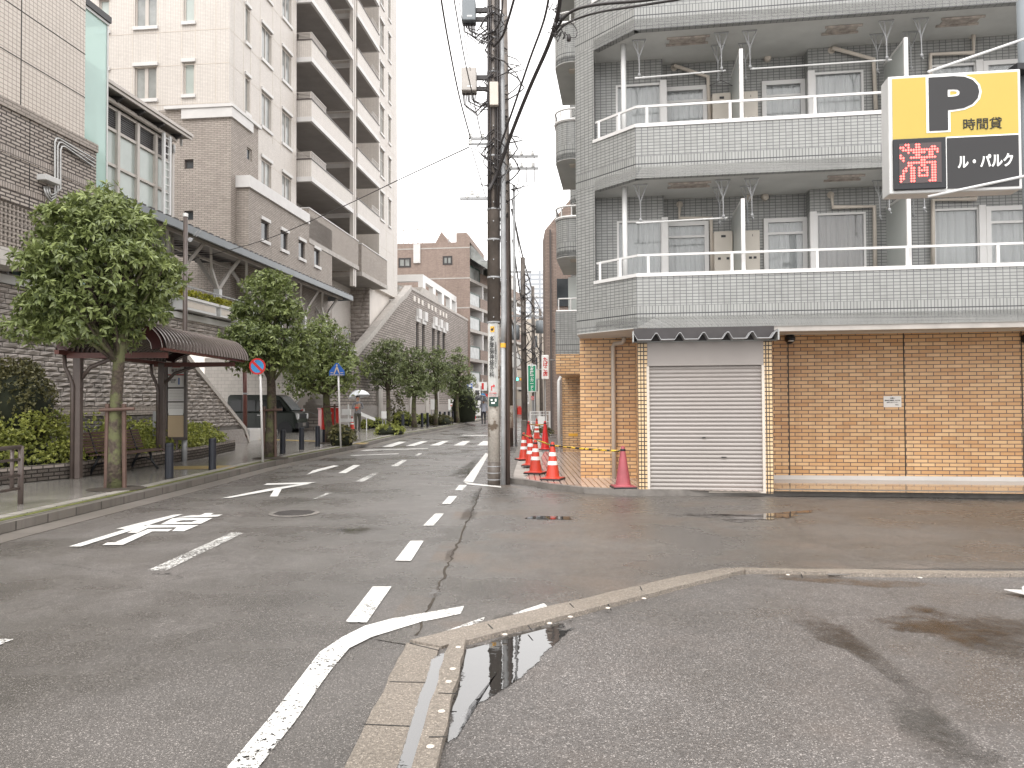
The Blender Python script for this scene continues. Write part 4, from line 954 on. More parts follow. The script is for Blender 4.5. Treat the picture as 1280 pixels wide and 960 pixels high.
b.wall((REC, 0), SU, SN, yR0, yR3, 4.3, TOP); b.quad((XT, yEnd, zS), (-30, yEnd, zS), (-30, yEnd, TOP), (XT, yEnd, TOP)); b.quad((XT, yF, TOP), (XT, yEnd, TOP), (-30, yEnd, TOP), (-30, yF, TOP))
b.build('wall', 'cream_tile', tw)
b = MB(); b.box(-30, XT, yR3-.0, yEnd-.003, zS-.42, zS-.4); b.box(-20, REC-.02, yR0, yEnd-.01, 4.3, zS-.42); b.build('undercroft', 'cream_plain', tw)
for (a, c_, z0, z1) in SW+SE:
    wd = c_-a
    if z0 < 31: window(tw, (XT, 0), SU, SN, a, c_, z0, z1, fw=.05, n=1 if (a < ly(311.5, XT) or a > ly(484, XT)) else 2, pane='window_grey', frame='frame_beige', sill=True, hood=True)
for (a, c_, z0, z1) in fh:
    if z0 < 22: window(tw, (0, yF), FU, FN, a, c_, z0, z1, fw=.06, n=2 if c_-a > .5 else 1, pane='frosted' if c_-a < .5 else 'window_grey', frame='frame_beige', sill=True, hood=True, mid=.07)
b = MB()   # panel joints
zj = fz(270, 128)
for k in range(-1, 8):
    z = zj+k*FHt
    if z > zA+.1: b.box(-30, XT+.005, yF-.006, yF+.002, z-.01, z+.01); b.box(XT-.002, XT+.006, yF, yR0, z-.01, z+.01); b.box(XT-.002, XT+.006, yR3, yEnd, z-.01, z+.01)
    z = fz(270, 79)+k*FHt; b.box(-30, XT+.005, yF-.006, yF+.002, z-.01, z+.01); b.box(XT-.002, XT+.006, yF, yR0, z-.01, z+.01); b.box(XT-.002, XT+.006, yR3, yEnd, z-.01, z+.01)
for u in (133.5, 163, 195, 225, 242, 268): x = fu(u); b.box(x-.008, x+.008, yF-.007, yF+.002, zA, TOP)
for u in (291, 303, 312, 324, 340, 350, 366, 483, 492): y = ly(u, XT); b.box(XT-.002, XT+.007, y-.008, y+.008, zA if u < 400 else 10, TOP)
b.build('panel_joint', 'pale_pipe', tw)
# balconies
def balcony(y0, y1, z, brick_=False, rail0=None, depth=.63, h=.98):
    x1 = XT+depth; b = MB(); m = 'brown_brick' if brick_ else 'cream_tile'
    b.box(x1-.12, x1, y0, y1, z+.18, z+h); b.box(REC, x1-.12, y0, y0+.12, z+.18, z+h); b.box(REC, x1-.12, y1-.12, y1, z+.18, z+h); o = b.build('balcony', m, tw)
    b = MB(); b.box(REC, x1+.03, y0-.03, y1+.03, z-.04, z+.18); b.build('balcony_slab', 'white_trim' if not brick_ else 'concrete', o)
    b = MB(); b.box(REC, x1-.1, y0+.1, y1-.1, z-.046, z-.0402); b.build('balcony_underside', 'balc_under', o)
    b = MB(); b.box(x1-.14, x1+.03, y0-.03, y1+.02, z+h, z+h+.05); b.box(REC, x1-.14, y0-.03, y0+.13, z+h, z+h+.05); b.build('balcony_cap', 'white_trim' if brick_ else 'frame_brown', o)
    if not brick_:
        b = MB(); ra, rc = rail0
        for q in range(5): zz = z+h+.06+q*.0; 
        for q in range(4): b.box(x1-.05, x1-.02, ra, rc, z+h+.09+q*.065, z+h+.12+q*.065)
        b.box(REC, x1-.02, ra, ra+.04, z+h+.34, z+h+.37) if ra == y0 else None
        if ra == y0:
            for q in range(4): b.box(XT, x1-.03, y0+.01, y0+.03, z+h+.09+q*.065, z+h+.12+q*.065)
        b.box(x1-.07, x1, ra, rc, z+h+.34, z+h+.38)
        n_ = 6
        for q in range(n_+1): yy = ra+(rc-ra)*q/n_; b.box(x1-.06, x1-.03, yy-.015, yy+.015, z+h+.04, z+h+.34)
        b.build('balcony_rail', 'frame_beige', o)
zB = [lz(389, 222, XB)-.0]
yB0, yB1 = ly(389, XB), ly(441, XB); yD0, yD1 = ly(447, XB), ly(474.5, XB)
zb0 = zB[0]-.12
for k in range(0, 8):
    z = zb0+k*FHt
    balcony(yB0, yB1, z, rail0=(yB0, yB0+2.0)); z_ = z+.0; balcony(yD0, yD1, z_, rail0=(yD1-1.5, yD1))
balcony(ly(387, XB)-.1, yB1+1.0, zS-.25, True, h=1.55); balcony(yB1+1.6, ly(484, XB), zS-.45, True, h=1.75)
b = MB()
for k in range(0, 8):
    z = zb0+k*FHt+.2
    for y in (yR0+1.2, yR0+3.4, yR2+1.2): b.box(REC-.02, REC+.01, y, y+1.5, z, z+1.9)
b.build('balcony_door', 'window_dark', tw)
b = MB()
for y in (yB1+.35, yB1+.65): b.box(XB-.25, XB-.05, y-.10, y+.10, 7.9, TOP)
b.build('drain_riser', 'frame_beige', tw)
# brown brick lower blocks with white cornices
xp_ = XT+.15; yq = yF-.15
zW = [lz(308, 199, xp_)]
b = MB(); br_end = ly(322, xp_)
hb = [(ly(307.5, xp_), ly(314, xp_), lz(310, 199, xp_), lz(310, 184, xp_)), (ly(307.5, xp_), ly(314, xp_), lz(310, 199, xp_)-1.7, lz(310, 184, xp_)-1.7)]
b.wall((xp_, 0), SU, SN, yq, br_end, 4.3, zA, hb); b.quad((xp_, br_end, 4.3), (XT, br_end, 4.3), (XT, br_end, zA), (xp_, br_end, zA))
fu2 = lambda u: ONP(u, 503, lm, 1, yq).x
fz2 = lambda v: ONP(240, v, lm, 1, yq).z
hf = [(fu2(229), fu2(240.5), fz2(211), fz2(199)), (fu2(229), fu2(240.5), fz2(275), fz2(263))]
b.wall((0, yq), FU, FN, fu2(205)-6, xp_, 4.3, zA, hf); b.build('brick_block', 'brown_brick', tw)
for h in hb: window(tw, (xp_, 0), SU, SN, *h, fw=.04, pane='window_dark')
for h in hf: window(tw, (0, yq), FU, FN, *h, fw=.04, pane='window_dark', frame='frame_brown')
b = MB(); b.box(fu2(226), xp_+.08, yq-.08, yq, zA-.38, zA); b.box(xp_, xp_+.08, yq, ly(316, xp_+.08), zA-.38, zA); b.box(fu2(205), xp_+.12, yq-.12, yq, zA, zA+.12); b.box(xp_, xp_+.12, yq, ly(323, xp_), zA, zA+.12); b.build('cornice', 'white_trim', tw)
xq = XB; yC = ONP(310, 503, lm, 0, xq).y; zC = lz(310, 220, xq); yCe = ly(415, xq)
hc = [(ly(u0, xq), ly(u0+9.5*(1-.004*(u0-326)), xq)) for u0 in (326, 350.5, 373, 392.5)]
zw0, zw1 = lz(330, 300, xq), lz(330, 276, xq)
b = MB(); b.wall((xq, 0), SU, SN, yC, yCe, 4.3, zC, [(a, c_, zw0, zw1) for a, c_ in hc]); b.wall((0, yC), FU, FN, xp_-.3, xq, 4.3, zC)
b.quad((xq, yC, zC), (xq, yCe, zC), (XT, yCe, zC), (XT, yC, zC)); b.quad((xq, yCe, 4.3), (REC, yCe, 4.3), (REC, yCe, zS-.3), (xq, yCe, zS-.3)); b.build('brick_block', 'brown_brick', tw)
for a, c_ in hc: window(tw, (xq, 0), SU, SN, a, c_, zw0, zw1, fw=.05, pane='window_dark', frame='frame_brown', sill=True, hood=True)
b = MB(); ycc = ly(387, xq+.08); b.box(XT, xq+.09, yC-.09, yC, zC-.42, zC+.03); b.box(xq, xq+.09, yC, ycc, zC-.42, zC+.03); b.build('cornice', 'white_trim', tw)

# ---- deck with stone retaining wall: every block a hewn face
def stone_blocks(b, P, Uv, Nv, a0, a1, z0, z1, top=None, bl=.42, bh=.115, dep=.06, seed=3, edge=None):
    """hewn blocks on a wall plane; top(a) caps the height"""
    rr = random.Random(seed); z = z0; row = 0
    P = Vector(P); Uv = Vector(Uv); Nv = Vector(Nv)
    while z < z1-.02:
        h = min(bh, z1-z); a = a0-(row % 2)*bl*.5
        while a < a1:
            w_ = bl*(.75+.5*rr.random()); x0 = max(a, a0)+.008; x1 = min(a+w_, a1)-.008; a += w_
            if x1-x0 < .05: continue
            if top and z+h > top((x0+x1)/2)+.03: continue
            zz0, zz1 = z+.008, z+h-.008
            g = lambda aa, q, d: P+Uv*aa+Nv*d+Vector((0, 0, q))
            xm = [x0, x0+(x1-x0)*(.25+.1*rr.random()), x0+(x1-x0)*(.6+.15*rr.random()), x1]; k = len(b.v); vs = []
            for j, q in enumerate((zz0, zz0+h*(.25+.2*rr.random()), zz0+h*(.6+.15*rr.random()), zz1)):
                for i, aa in enumerate(xm):
                    inner_ = (0 < i < 3) and (0 < j < 3)
                    d = (dep*(.35+.65*rr.random())) if inner_ else .012*rr.random()
                    vs.append(g(aa, q+(rr.random()-.5)*.02*(1 if inner_ else 0), d))
            fs = [(j*4+i, j*4+i+1, (j+1)*4+i+1, (j+1)*4+i) for j in range(3) for i in range(3)]
            b.add(vs, fs)
        z += h; row += 1
dk = lroot('stone_terrace', 'raised terrace with a rough hewn stone retaining wall and a sloping ramp wall', 'terrace')
yw0, ywS, ywE = 9.0, ly(231, XS), ly(304, XS)
zs0, zs1 = lz(231, 444, XS), lz(304, 536, XS)
yD_ = 38.0
b = MB()
b.wall((XS-.02, 0), SU, SN, yw0, ywS, 0, 4.3); b.wall((XS-.02, 0), SU, SN, ywS, yD_, zs0+.15, 4.3)
b.quad((XS-.02, ywS, 0), (XS-.02, ywE, 0), (XS-.02, ywE, zs1), (XS-.02, ywS, zs0)); b.build('mortar_bed', 'concrete_dark', dk)
b = MB(); stone_blocks(b, (XS, 0, 0), (0, 1, 0), (1, 0, 0), yw0, ywS, 1.45, 4.05)
stone_blocks(b, (XS, 0, 0), (0, 1, 0), (1, 0, 0), ywS, yD_, zs0+.2, 4.15, seed=5)
sl_ = lambda a: zs0+(zs1-zs0)*(a-ywS)/(ywE-ywS)
stone_blocks(b, (XS, 0, 0), (0, 1, 0), (1, 0, 0), ywS-.0, ywE, .75, zs0, top=sl_, seed=8)
b.build('hewn_stone', 'stone', dk)
b = MB(); b.box(XS-.01, XS+.05, yw0, ywS, 1.22, 1.44); b.build('tile_course', 'brown_brick', dk)
b = MB(); stone_blocks(b, (XS, 0, 0), (0, 1, 0), (1, 0, 0), yw0, ywS+.6, .2, 1.2, bl=.3, bh=.1, dep=.03, seed=9); b.build('dark_stone', 'concrete_dark', dk)
b = MB(); b.prism_axis([(ywS-.15, zs0+.17), (ywS-.15, zs0+.0), (ywE, zs1-.03), (ywE+.35, zs1-.5), (ywE+.45, zs1-.5), (ywE+.1, zs1+.06)], XS-.32, XS+.07, 'x'); b.build('ramp_coping', 'frame_beige', dk)
b = MB(); b.prism_axis([(ly(243, XS+.06), 0), (ywE+.35, 0), (ywE+.2, zs1-.45), (ywE-.15, zs1-.0), (ly(243, XS+.06), zs1-.0)], XS, XS+.06, 'x'); b.build('granite_base', 'granite', dk)
b = MB(); b.box(XS-.1, XS+.08, yw0, yD_, 4.06, 4.24); b.box(-20, XS-.1, yw0, yD_+1, 4.1, 4.3); b.build('deck_slab', 'soffit', dk)
b = MB(); b.quad((XS-.02, ywS+.0, 0), (-20, ywS, 0), (-20, ywS, 4.1), (XS-.02, ywS, 4.1)); b.build('ramp_wall', 'concrete', dk)
b = MB(); zz = 4.24
b.box(XS-.05, XS-.02, yw0, yD_, zz+.85, zz+.89); b.box(XS-.05, XS-.02, yw0, yD_, zz+.45, zz+.47)
y = yw0
while y < yD_: b.box(XS-.055, XS-.015, y-.02, y+.02, zz, zz+.87); y += 1.5
b.build('deck_rail', 'galv', dk)
# underpass back wall
bw = lroot('tiled_wall', 'pale tiled wall at the back of the underpass behind the green van', 'wall')
b = MB(); b.box(-22, -15.05, 41.3, 41.6, 0, 4.1); b.build('wall', 'white_tile', bw)
b = MB(); b.box(-16.6, -16.25, 41.2, 41.29, 0, 4.1); b.build('door_recess', 'room', bw)
# ---- canopy on Y columns
cn = lroot('walkway_canopy', 'long grey edged walkway canopy standing on forked white columns on the terrace', 'canopy')
y0c, y1c = ly(150, XC), ly(440, XC); zc = lz(440, 375, XC)-.02
b = MB(); b.box(XC-.02, XC+.06, y0c, y1c, zc-.02, zc+.20); b.box(-14.6, XC-.02, y1c-.08, y1c, zc-.02, zc+.2); fa = b.build('fascia', 'canopy_grey', cn)
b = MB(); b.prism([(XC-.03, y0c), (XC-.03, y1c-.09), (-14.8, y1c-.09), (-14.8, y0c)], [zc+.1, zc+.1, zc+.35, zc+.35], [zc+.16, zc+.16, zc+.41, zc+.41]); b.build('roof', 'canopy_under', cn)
b = MB(); y = y0c
while y < y1c: b.box(-14.7, XC+.05, y, y+.2, zc+.21, zc+.25); y += .4
b.build('roof_ribs', 'dark_metal', cn)
yc_ = [ly(222, -12.55)+2.55*k for k in range(-2, 6)]
for y in yc_:
    b = MB(); xc = -12.6; b.box(xc-.1, xc+.1, y-.1, y+.1, 4.3, 5.35); col = b.build('column', 'white_metal', cn)
    b = MB()
    for dx, dy in ((.1, 1.05), (.1, -1.05)):
        b.bar((xc, y, 5.33), (xc+dx*.6, y+dy*.55, 5.95), .09, .12); b.bar((xc+dx*.6, y+dy*.53, 5.93), (xc+dx*3, y+dy*1.0, zc+.06), .08, .10)
    b.bar((xc, y, 5.33), (xc-.9, y, zc+.1), .09, .11); b.build('forked_arm', 'ygray', col)
b = MB()
for x in (-12.3, -13.6): b.box(x-.04, x+.04, y0c, y1c-.1, zc+.02, zc+.11)
b.build('purlin', 'ygray', cn)
# deck planters
for i, (u0, u1, lab) in enumerate(((232.5, 273, 'white deck planter nearest the brown pole, with yellow green shrub'), (276, 306, 'white deck planter half hidden behind the second street tree'))):
    x1 = XS+.42; ya_, yb_ = ly(u0, x1), ly(u1, x1); zz = lz(255, 391, x1)
    t = thing('deck_planter', lab, 'planter', lp(x1-.25, (ya_+yb_)/2, zz), LA, 'white planters along the terrace edge'); ln = (yb_-ya_)/2
    b = MB(); b.prism([(-.2, -ln+.06), (.2, -ln+.06), (.2, ln-.06), (-.2, ln-.06)], 0, .3); b.box(-.25, .25, -ln, ln, .3, .38); b.build('trough', 'white_metal', t)
    b = MB(); b.box(.2, .207, -ln+.12, ln-.12, .07, .25); b.build('panel', 'pale_pipe', t); planters = globals().setdefault('PL', []); planters.append((t, ln))

# ================================================================== stone building with the long outdoor stair
WA = -math.atan(.13); wm = RM((-14.5, 0, 0), WA)
wb_ = thing('stone_building', 'dark stone clad building with a long outdoor stair climbing along its sloping wall', 'building', (-14.5, 0, 0), WA)
wy = lambda u, x=0: ONP(u, 503, wm, 0, x).y
wz = lambda u, v, x=0: ONP(u, v, wm, 0, x).z
top = [(wy(u), wz(u, v)) for u, v in ((405, 505), (440, 452), (480, 403), (500, 378), (507, 372), (514, 362), (592, 404))]
top[-1] = (top[-1][0], top[-2][1])
y0w, y1w = top[0][0], top[-1][0]
wins = [(u, v0, v1) for u, v0, v1 in ((522, 402, 427), (529.5, 405, 430), (542, 411, 434), (548.5, 414, 437), (555, 418, 440))]
H = [(wy(u-1.7), wy(u+1.7), wz(u, v1), wz(u, v0)) for u, v0, v1 in wins]
zc_ = sum(h[3] for h in H)/5; H = [(a, c_, zc_-2.3, zc_) for a, c_, _, _ in H]
b = MB()
ys = [p[0] for p in top]
def topf(y):
    for (ya, za), (yb, zb) in zip(top[:-1], top[1:]):
        if ya <= y <= yb: return za+(zb-za)*(y-ya)/(yb-ya)
    return top[-1][1]
for (ya, za), (yb, zb) in zip(top[:5], top[1:6]): b.quad((0, ya, 0), (0, yb, 0), (0, yb, zb), (0, ya, za))
b.wall((0, 0), SU, SN, top[5][0], y1w, 0, top[5][1], H, .2)
b.quad((0, y1w, 0), (-12, y1w, 0), (-12, y1w, top[5][1]), (0, y1w, top[5][1])); b.quad((0, y0w, 0), (-2.2, y0w, 0), (-2.2, y0w, .8), (0, y0w, .8))
b.build('wall', 'stone_far', wb_)
for u in (473, 512, 532, 545): b = MB(); y = wy(u); b.box(-.02, .16, y-.45, y+.45, 0, 4.2); b.build('pilaster', 'concrete', wb_)
for h in H:
    wo_ = window(wb_, (0, 0), SU, SN, *h, inset=.12, fw=.08, pane='window_dark', frame='frame_brown'); s_ = MB(); s_.box(-.02, .12, h[0]-.1, h[1]+.1, h[3]+.02, h[3]+.42); s_.build('lintel', 'white_trim', wo_)
for u, v in ((524, 392.5), (531.5, 396), (544, 402), (551, 405), (557.5, 408.5)): b = MB(); q = ONP(u, v, wm, 0, .1); b.box(0, .22, q.y-.42, q.y+.42, q.z-.36, q.z+.36); b.build('wall_block', 'white_trim', wb_)
b = MB()
for u, v in ((523, 376), (540, 385), (554, 393)):
    for d in (-1.2, 0, 1.2):
        b = MB(); q = ONP(u, v, wm, 0, .02); b.box(0, .06, q.y+d-.25, q.y+d+.25, q.z-.2, q.z+.2); b.build('relief_tile', 'cream_plain', wb_)
b = MB(); b.box(-.0, .08, y0w+.3, y1w, 0, 1.35); b.build('granite_base', 'granite', wb_)
b = MB()
b.prism_axis([(y, z-.06) for y, z in top[:6]]+[(y, z+.3) for y, z in top[:6]][::-1], -.45, .06, 'x'); b.box(-.4, .05, top[5][0]+.01, y1w, top[5][1], top[5][1]+.2); b.build('coping', 'concrete', wb_)
# stair behind the sloping parapet, its inner parapet and its landing
sA, sB = (top[0][0]+1.0, .2), (wy(508), wz(508, 371)-.9)
n = 46; b = MB()
for i in range(n):
    ya = sA[0]+(sB[0]-sA[0])*i/n; yb = sA[0]+(sB[0]-sA[0])*(i+1)/n; z = sA[1]+(sB[1]-sA[1])*(i+1)/n
    b.box(-2.3, -.46, ya, yb, z-.6, z)
b.build('stair', 'concrete', wb_)
b = MB(); b.prism_axis([(sA[0], 0), (sB[0]+3.5, 0), (sB[0]+3.5, sB[1]+3.0), (sB[0]+.3, sB[1]+.75), (sA[0], sA[1]+1.0)], -2.7, -2.31, 'x'); b.build('inner_parapet', 'cream_plain', wb_)
b = MB(); b.bar((-.6, sA[0], sA[1]+.9), (-.6, sB[0], sB[1]+.9), .05, .05); b.bar((-2.2, sA[0], sA[1]+.9), (-2.2, sB[0], sB[1]+.9), .05, .05); b.build('handrail', 'white_metal', wb_)
b = MB(); b.box(-2.3, -.45, sB[0], sB[0]+12, sB[1]-.5, sB[1]); 
for i in range(16): b.box(-2.3, -.45, sB[0]+2+i*.3, sB[0]+12, sB[1]+i*.16, sB[1]+i*.16+.16)
b.build('upper_stair', 'concrete', wb_)
yg = sB[0]+1.6; b = MB(); b.box(-2.3, -.5, yg, yg+.05, sB[1], sB[1]+.06); b.box(-2.3, -.5, yg, yg+.05, sB[1]+1.9, sB[1]+1.96)
for i in range(15): x = -2.28+i*1.75/14; b.box(x, x+.025, yg, yg+.03, sB[1], sB[1]+1.95)
gt = b.build('gate', 'frame_beige', wb_)
b = MB(); b.box(-1.75, -1.45, yg-.03, yg-.002, sB[1]+.9, sB[1]+1.5); b.box(-1.15, -.85, yg-.03, yg-.002, sB[1]+.9, sB[1]+1.5); b.build('gate_notice', 'paper', gt)
# white colonnade on top
ya_, yb_ = wy(529, -.8), wy(571, -.8); zb_, zt_ = top[5][1]-.3, wz(529, 343, -.8)
b = MB(); b.box(-1.2, -.8, ya_, yb_, zt_-.55, zt_); b.box(-6, -1.2, ya_, ya_+.5, zt_-.55, zt_)
for f in (0, .27, .52, .77, .97): y = ya_+(yb_-ya_)*f; b.box(-1.2, -.8, y, y+.9 if f < .9 else y+.6, zb_-2, zt_-.55)
b.build('white_colonnade', 'white_paint', wb_)
b = MB(); b.box(-9, -3.2, ya_+1.5, yb_, zb_-2, zt_-.6); b.build('rear_wall', 'window_grey', wb_)

# ---- retaining block under the tower and the low stair beside the van
rb = lroot('retaining_block', 'tall block of dark hewn stone with a plain side below the tower', 'retaining wall')
xk = -13.95; yk0 = ly(462, xk); yk1 = ly(487, xk); zk = lz(462, 351, xk)
b = MB(); b.quad((-17.5, yk0, 3.0), (xk, yk0, 3.0), (xk, yk0, zk), (-17.5, yk0, zk)); b.box(-17.5, xk-.5, yk0+.1, yk1, 3, zk-.02); b.build('core', 'concrete_dark', rb)
b = MB(); stone_blocks(b, (-17.5, yk0, 0), (1, 0, 0), (0, -1, 0), 0, xk+17.5, 3.0, zk, bl=.7, bh=.24, dep=.1, seed=4); b.build('hewn_stone', 'stone', rb)
b = MB(); b.box(xk-.5, xk, yk0+.02, yk1, 2.8, zk-.15); b.build('side_wall', 'cream_plain', rb)
st = lroot('low_stair', 'wide low stone stair with pale side walls behind the red post box', 'stair')
xa, xb = -14.2, -12.35; xa = ONP(366, 503, lm, 1, 40.5).x; xb = ONP(405, 503, lm, 1, 40.5).x
b = MB()
for i in range(15): b.box(xa-.35*(i > 3)-.05*i, xb, 40.5+i*.32, 46, .13+i*.165, .13+(i+1)*.165-.002*0)
b.build('steps', 'concrete', st)
b = MB(); b.prism_axis([(40.2, 0), (40.2, .9), (45, 3.4), (46, 3.4), (46, 0)], xb, xb+.3, 'x'); b.prism([(xb-.9, 40.3), (xb, 40.3), (xb, 40.45), (xb-.9, 40.45)], .13, [.2, 1.1, 1.1, .2]); b.build('side_wall', 'white_tile', st)
b = MB(); b.bar((xb-.1, 40.5, 1.2), (xb-.1, 45, 3.6), .06, .06); b.build('handrail', 'white_metal', st)
b = MB(); b.box(-15.2, xa-.1, 44.5, 44.8, 0, 6); b.box(xa-.1, xb+.2, 46.2, 46.5, 0, 5); b.build('rear_wall', 'white_tile', st)

# ================================================================== far brown apartment building
fb = lroot('brown_building', 'brown brick apartment building with a triangular gable, beyond the street trees', 'building')
yf = 76.5; fx = lambda u: ONP(u, 503, lm, 1, yf).x; fzz = lambda v: ONP(560, v, lm, 1, yf).z
x0, x1 = fx(470), fx(588); zr = fzz(303)
fw_ = [(fx(554), fx(566), fzz(331), fzz(320)), (fx(498.5), fx(514), fzz(333), fzz(321)), (fx(562.5), fx(568.5), fzz(406), fzz(394)), (fx(563), fx(569), fzz(440), fzz(427)), (fx(563), fx(569), fzz(472), fzz(460)), (fx(520), fx(530), fzz(440), fzz(427))]
b = MB(); b.wall((0, yf), FU, FN, x0, x1, 0, zr, fw_, .15); b.build('front_wall', 'far_brick', fb)
for h in fw_: window(fb, (0, yf), FU, FN, *h, inset=-.02, fw=.16, n=2 if h[1]-h[0] > .7 else 1, pane='window_grey', frame='dark_metal', mid=.06, sill=False)
xt0 = fx(571); b = MB(); b.prism_axis([(xt0, zr), (x1, zr), (x1, fzz(296)), (fx(584), fzz(291.5)), (xt0, fzz(291.5))], yf, yf+10, 'y'); b.build('roof_upstand', 'far_brick', fb)
xg = fx(545); b = MB(); b.prism_axis([(fx(533), zr), (fx(560), zr), (xg, fzz(281))], yf+3, yf+9, 'y'); b.build('gable', 'far_brick', fb)
b = MB()
for x in np.linspace(fx(498), fx(528), 6): b.box(x-.04, x+.04, yf+.2, yf+.28, zr, zr+1.5)
b.box(fx(498), fx(528), yf+.2, yf+.28, zr+1.42, zr+1.5); b.build('roof_rail', 'frame_beige', fb)
b = MB(); b.box(fx(517.5), fx(526), yf-.15, yf-.003, fzz(328), zr-.1); b.build('white_shaft', 'white_trim', fb)
b = MB(); 
for z in (fzz(310), fzz(348), fzz(385)): b.box(x0, x1, yf-.02, yf-.003, z-.06, z+.06)
b.build('string_course', 'concrete', fb)
for u, v in ((561, 244), (581, 262)):
    b = MB(); q = ONP(u, 291, lm, 1, yf+1); b.tube([(q.x, yf+1, zr), (q.x, yf+1, ONP(u, v, lm, 1, yf+1).z)], .05, 5); b.build('antenna', 'galv', fb)
# street-facing side with balconies (turned a little towards us)
sd = Vector((.17, .985)).normalized(); sO = Vector((x1, yf)); sN = Vector((-sd.y, sd.x))
b = MB(); b.wall((sO.x-1.6, sO.y), tuple(sd), tuple(sN), 0, 22, 0, zr, (), .1); b.build('side_wall', 'concrete', fb)
zfl = [fzz(352), fzz(385), fzz(415), fzz(452), fzz(484)]
for i, z in enumerate(zfl):
    O = (sO.x, sO.y); b = MB(); b.obox(O, tuple(sd), tuple(sN), 0, 22, 0, 1.6, z+.02, z+.32); sl2 = b.build('balcony_slab', 'concrete', fb)
    b = MB(); b.obox(O, tuple(sd), tuple(sN), .1, 3.2, .05, .1, z+.35, z+1.5); b.obox((O[0], O[1]+.1), (-1, 0), (0, 1), 0, 1.4, 0, .05, z+.35, z+1.5); b.build('glass_front', 'window_grey', sl2)
    b = MB(); b.obox(O, tuple(sd), tuple(sN), 0, 3.3, .02, .12, z+1.5, z+1.62); b.obox((O[0], O[1]+.08), (-1, 0), (0, 1), 0, 1.5, 0, .1, z+1.5, z+1.62); b.obox(O, tuple(sd), tuple(sN), 3.1, 3.2, .02, .12, z+.3, z+1.5); b.build('balcony_rail', 'dark_green', sl2)
    b = MB(); b.obox(O, tuple(sd), tuple(sN), 3.4, 22, .02, .2, z+.3, z+1.35); b.build('balcony_wall', 'far_brick', sl2)
    for q in range(4): b = MB(); b.obox(O, tuple(sd), tuple(sN), 4.2+q*4.4, 4.5+q*4.4, .05, 1.5, z+1.3, z+3.0); b.build('dividing_wall', 'white_trim', sl2)
b = MB(); b.prism_axis([(x1, fzz(307)), (x1+.15, fzz(307)), (x1+2.6, fzz(340)), (x1+2.5, fzz(343)), (x1-1.6, fzz(310)), (x1-1.6, fzz(307))], yf+.3, yf+22, 'y'); b.build('side_roof', 'window_grey', fb)
# red awning shop at its foot
q = AT(600, 497, 74)
b = MB(); b.box(q.x-1.4, q.x+1.9, 73.2, 75.0, q.z-.35, q.z+.35); sh_ = tag(b.build('shop_awning', 'sign_red'), 'red awning over a shop entrance at the foot of the brown building', 'awning')
q = AT(596.5, 513, 70); t = thing('banner', 'tall white banner with black vertical writing below the red awning', 'banner', (q.x, 70, .1))
b = MB(); b.box(-.33, .33, -.03, .03, .2, 2.75); b.build('cloth', 'bright_white', t); text('暮\nら\nし\nの', .52, 'ink', t, (0, -.035, 1.5), offset=.01); b = MB(); b.tube([(.36, 0, 0), (.36, 0, 2.9)], .03, 6); b.box(-.4, .5, -.3, .3, 0, .1); b.build('stand', 'dark_metal', t)
q = AT(587.5, 487, 66); t = thing('parking_sign', 'white parking sign with blue P and red arrow, by the far trees', 'sign', (q.x, 66, .13))
b = MB(); b.tube([(.0, .05, 0), (0, .05, 2.0)], .06, 8); b.build('post', 'white_paint', t); b = MB(); b.box(-.42, .42, -.05, .05, 1.75, 3.15); b.build('board', 'bright_white', t)
b = MB(); b.box(-.22, .22, -.06, -.052, 2.45, 3.0); b.build('blue_field', 'sign_blue', t); text('P', .5, 'bright_white', t, (0, -.065, 2.72), offset=.02)
b = MB(); b.prism_axis([(-.28, 2.2), (-.12, 2.34), (-.12, 2.24), (.26, 2.24), (.26, 1.88), (.14, 1.88), (.14, 2.13), (-.12, 2.13), (-.12, 2.06)], -.06, -.052, 'y'); b.build('arrow', 'sign_red', t)
q = AT(602, 499, 72); t = thing('street_sign', 'small round blue and red street sign on a pole beside the red awning', 'sign', (q.x+.15, 71, .1))
b = MB(); b.tube([(0, 0, 0), (0, 0, 3.6)], .04, 6); b.build('pole', 'white_metal', t); b = MB(); b.lathe([(.3, -.06), (.3, -.04)], (0, 0, 1.95), 18, 'y'); b.build('disc', 'sky_blue', t); b = MB(); b.box(-.4, .4, -.05, -.03, 2.5, 3.3); b.build('plate', 'bright_white', t); b = MB(); b.box(-.1, .1, -.06, -.052, 2.6, 3.2); b.build('mark', 'sign_red', t)
# white notice boards by the far trees
for i, (u, v0, v1, wd, Y, lab, red) in enumerate(((567, 499, 514, .8, 58, 'larger white notice board with red lines standing by the far trees', True), (574, 503, 517, .38, 60, 'narrow white notice board beside the larger one by the far trees', True), (541, 499, 512, .3, 52, 'thin white plate on the stone wall between two far trees', False), (480, 514, 523, .26, 40.6, 'small white post plate at the foot of the stone building by the fourth tree', False))):
    q0 = AT(u, v0, Y); q1 = AT(u, v1, Y); t = thing('notice_board', lab, 'notice board', (q0.x, Y, .1))
    b = MB(); b.box(-wd/2, wd/2, -.03, .03, q1.z-.1, q0.z-.1); b.build('board', 'bright_white', t)
    b = MB(); b.tube([(-wd*.3, .05, 0), (-wd*.3, .05, q1.z)], .03, 5); b.tube([(wd*.3, .05, 0), (wd*.3, .05, q1.z)], .03, 5); b.build('legs', 'galv', t)
    if red: b = MB(); b.box(-wd*.3, wd*.3, -.036, -.031, (q0.z+q1.z)/2-.16, (q0.z+q1.z)/2-.1); b.build('red_line', 'sign_red', t); b = MB(); b.box(-wd*.3, wd*.3, -.036, -.031, q0.z-.4, q0.z-.3); b.box(-wd*.2, wd*.2, -.036, -.031, q1.z+.05, q1.z+.1); b.build('text_line', 'ink', t)

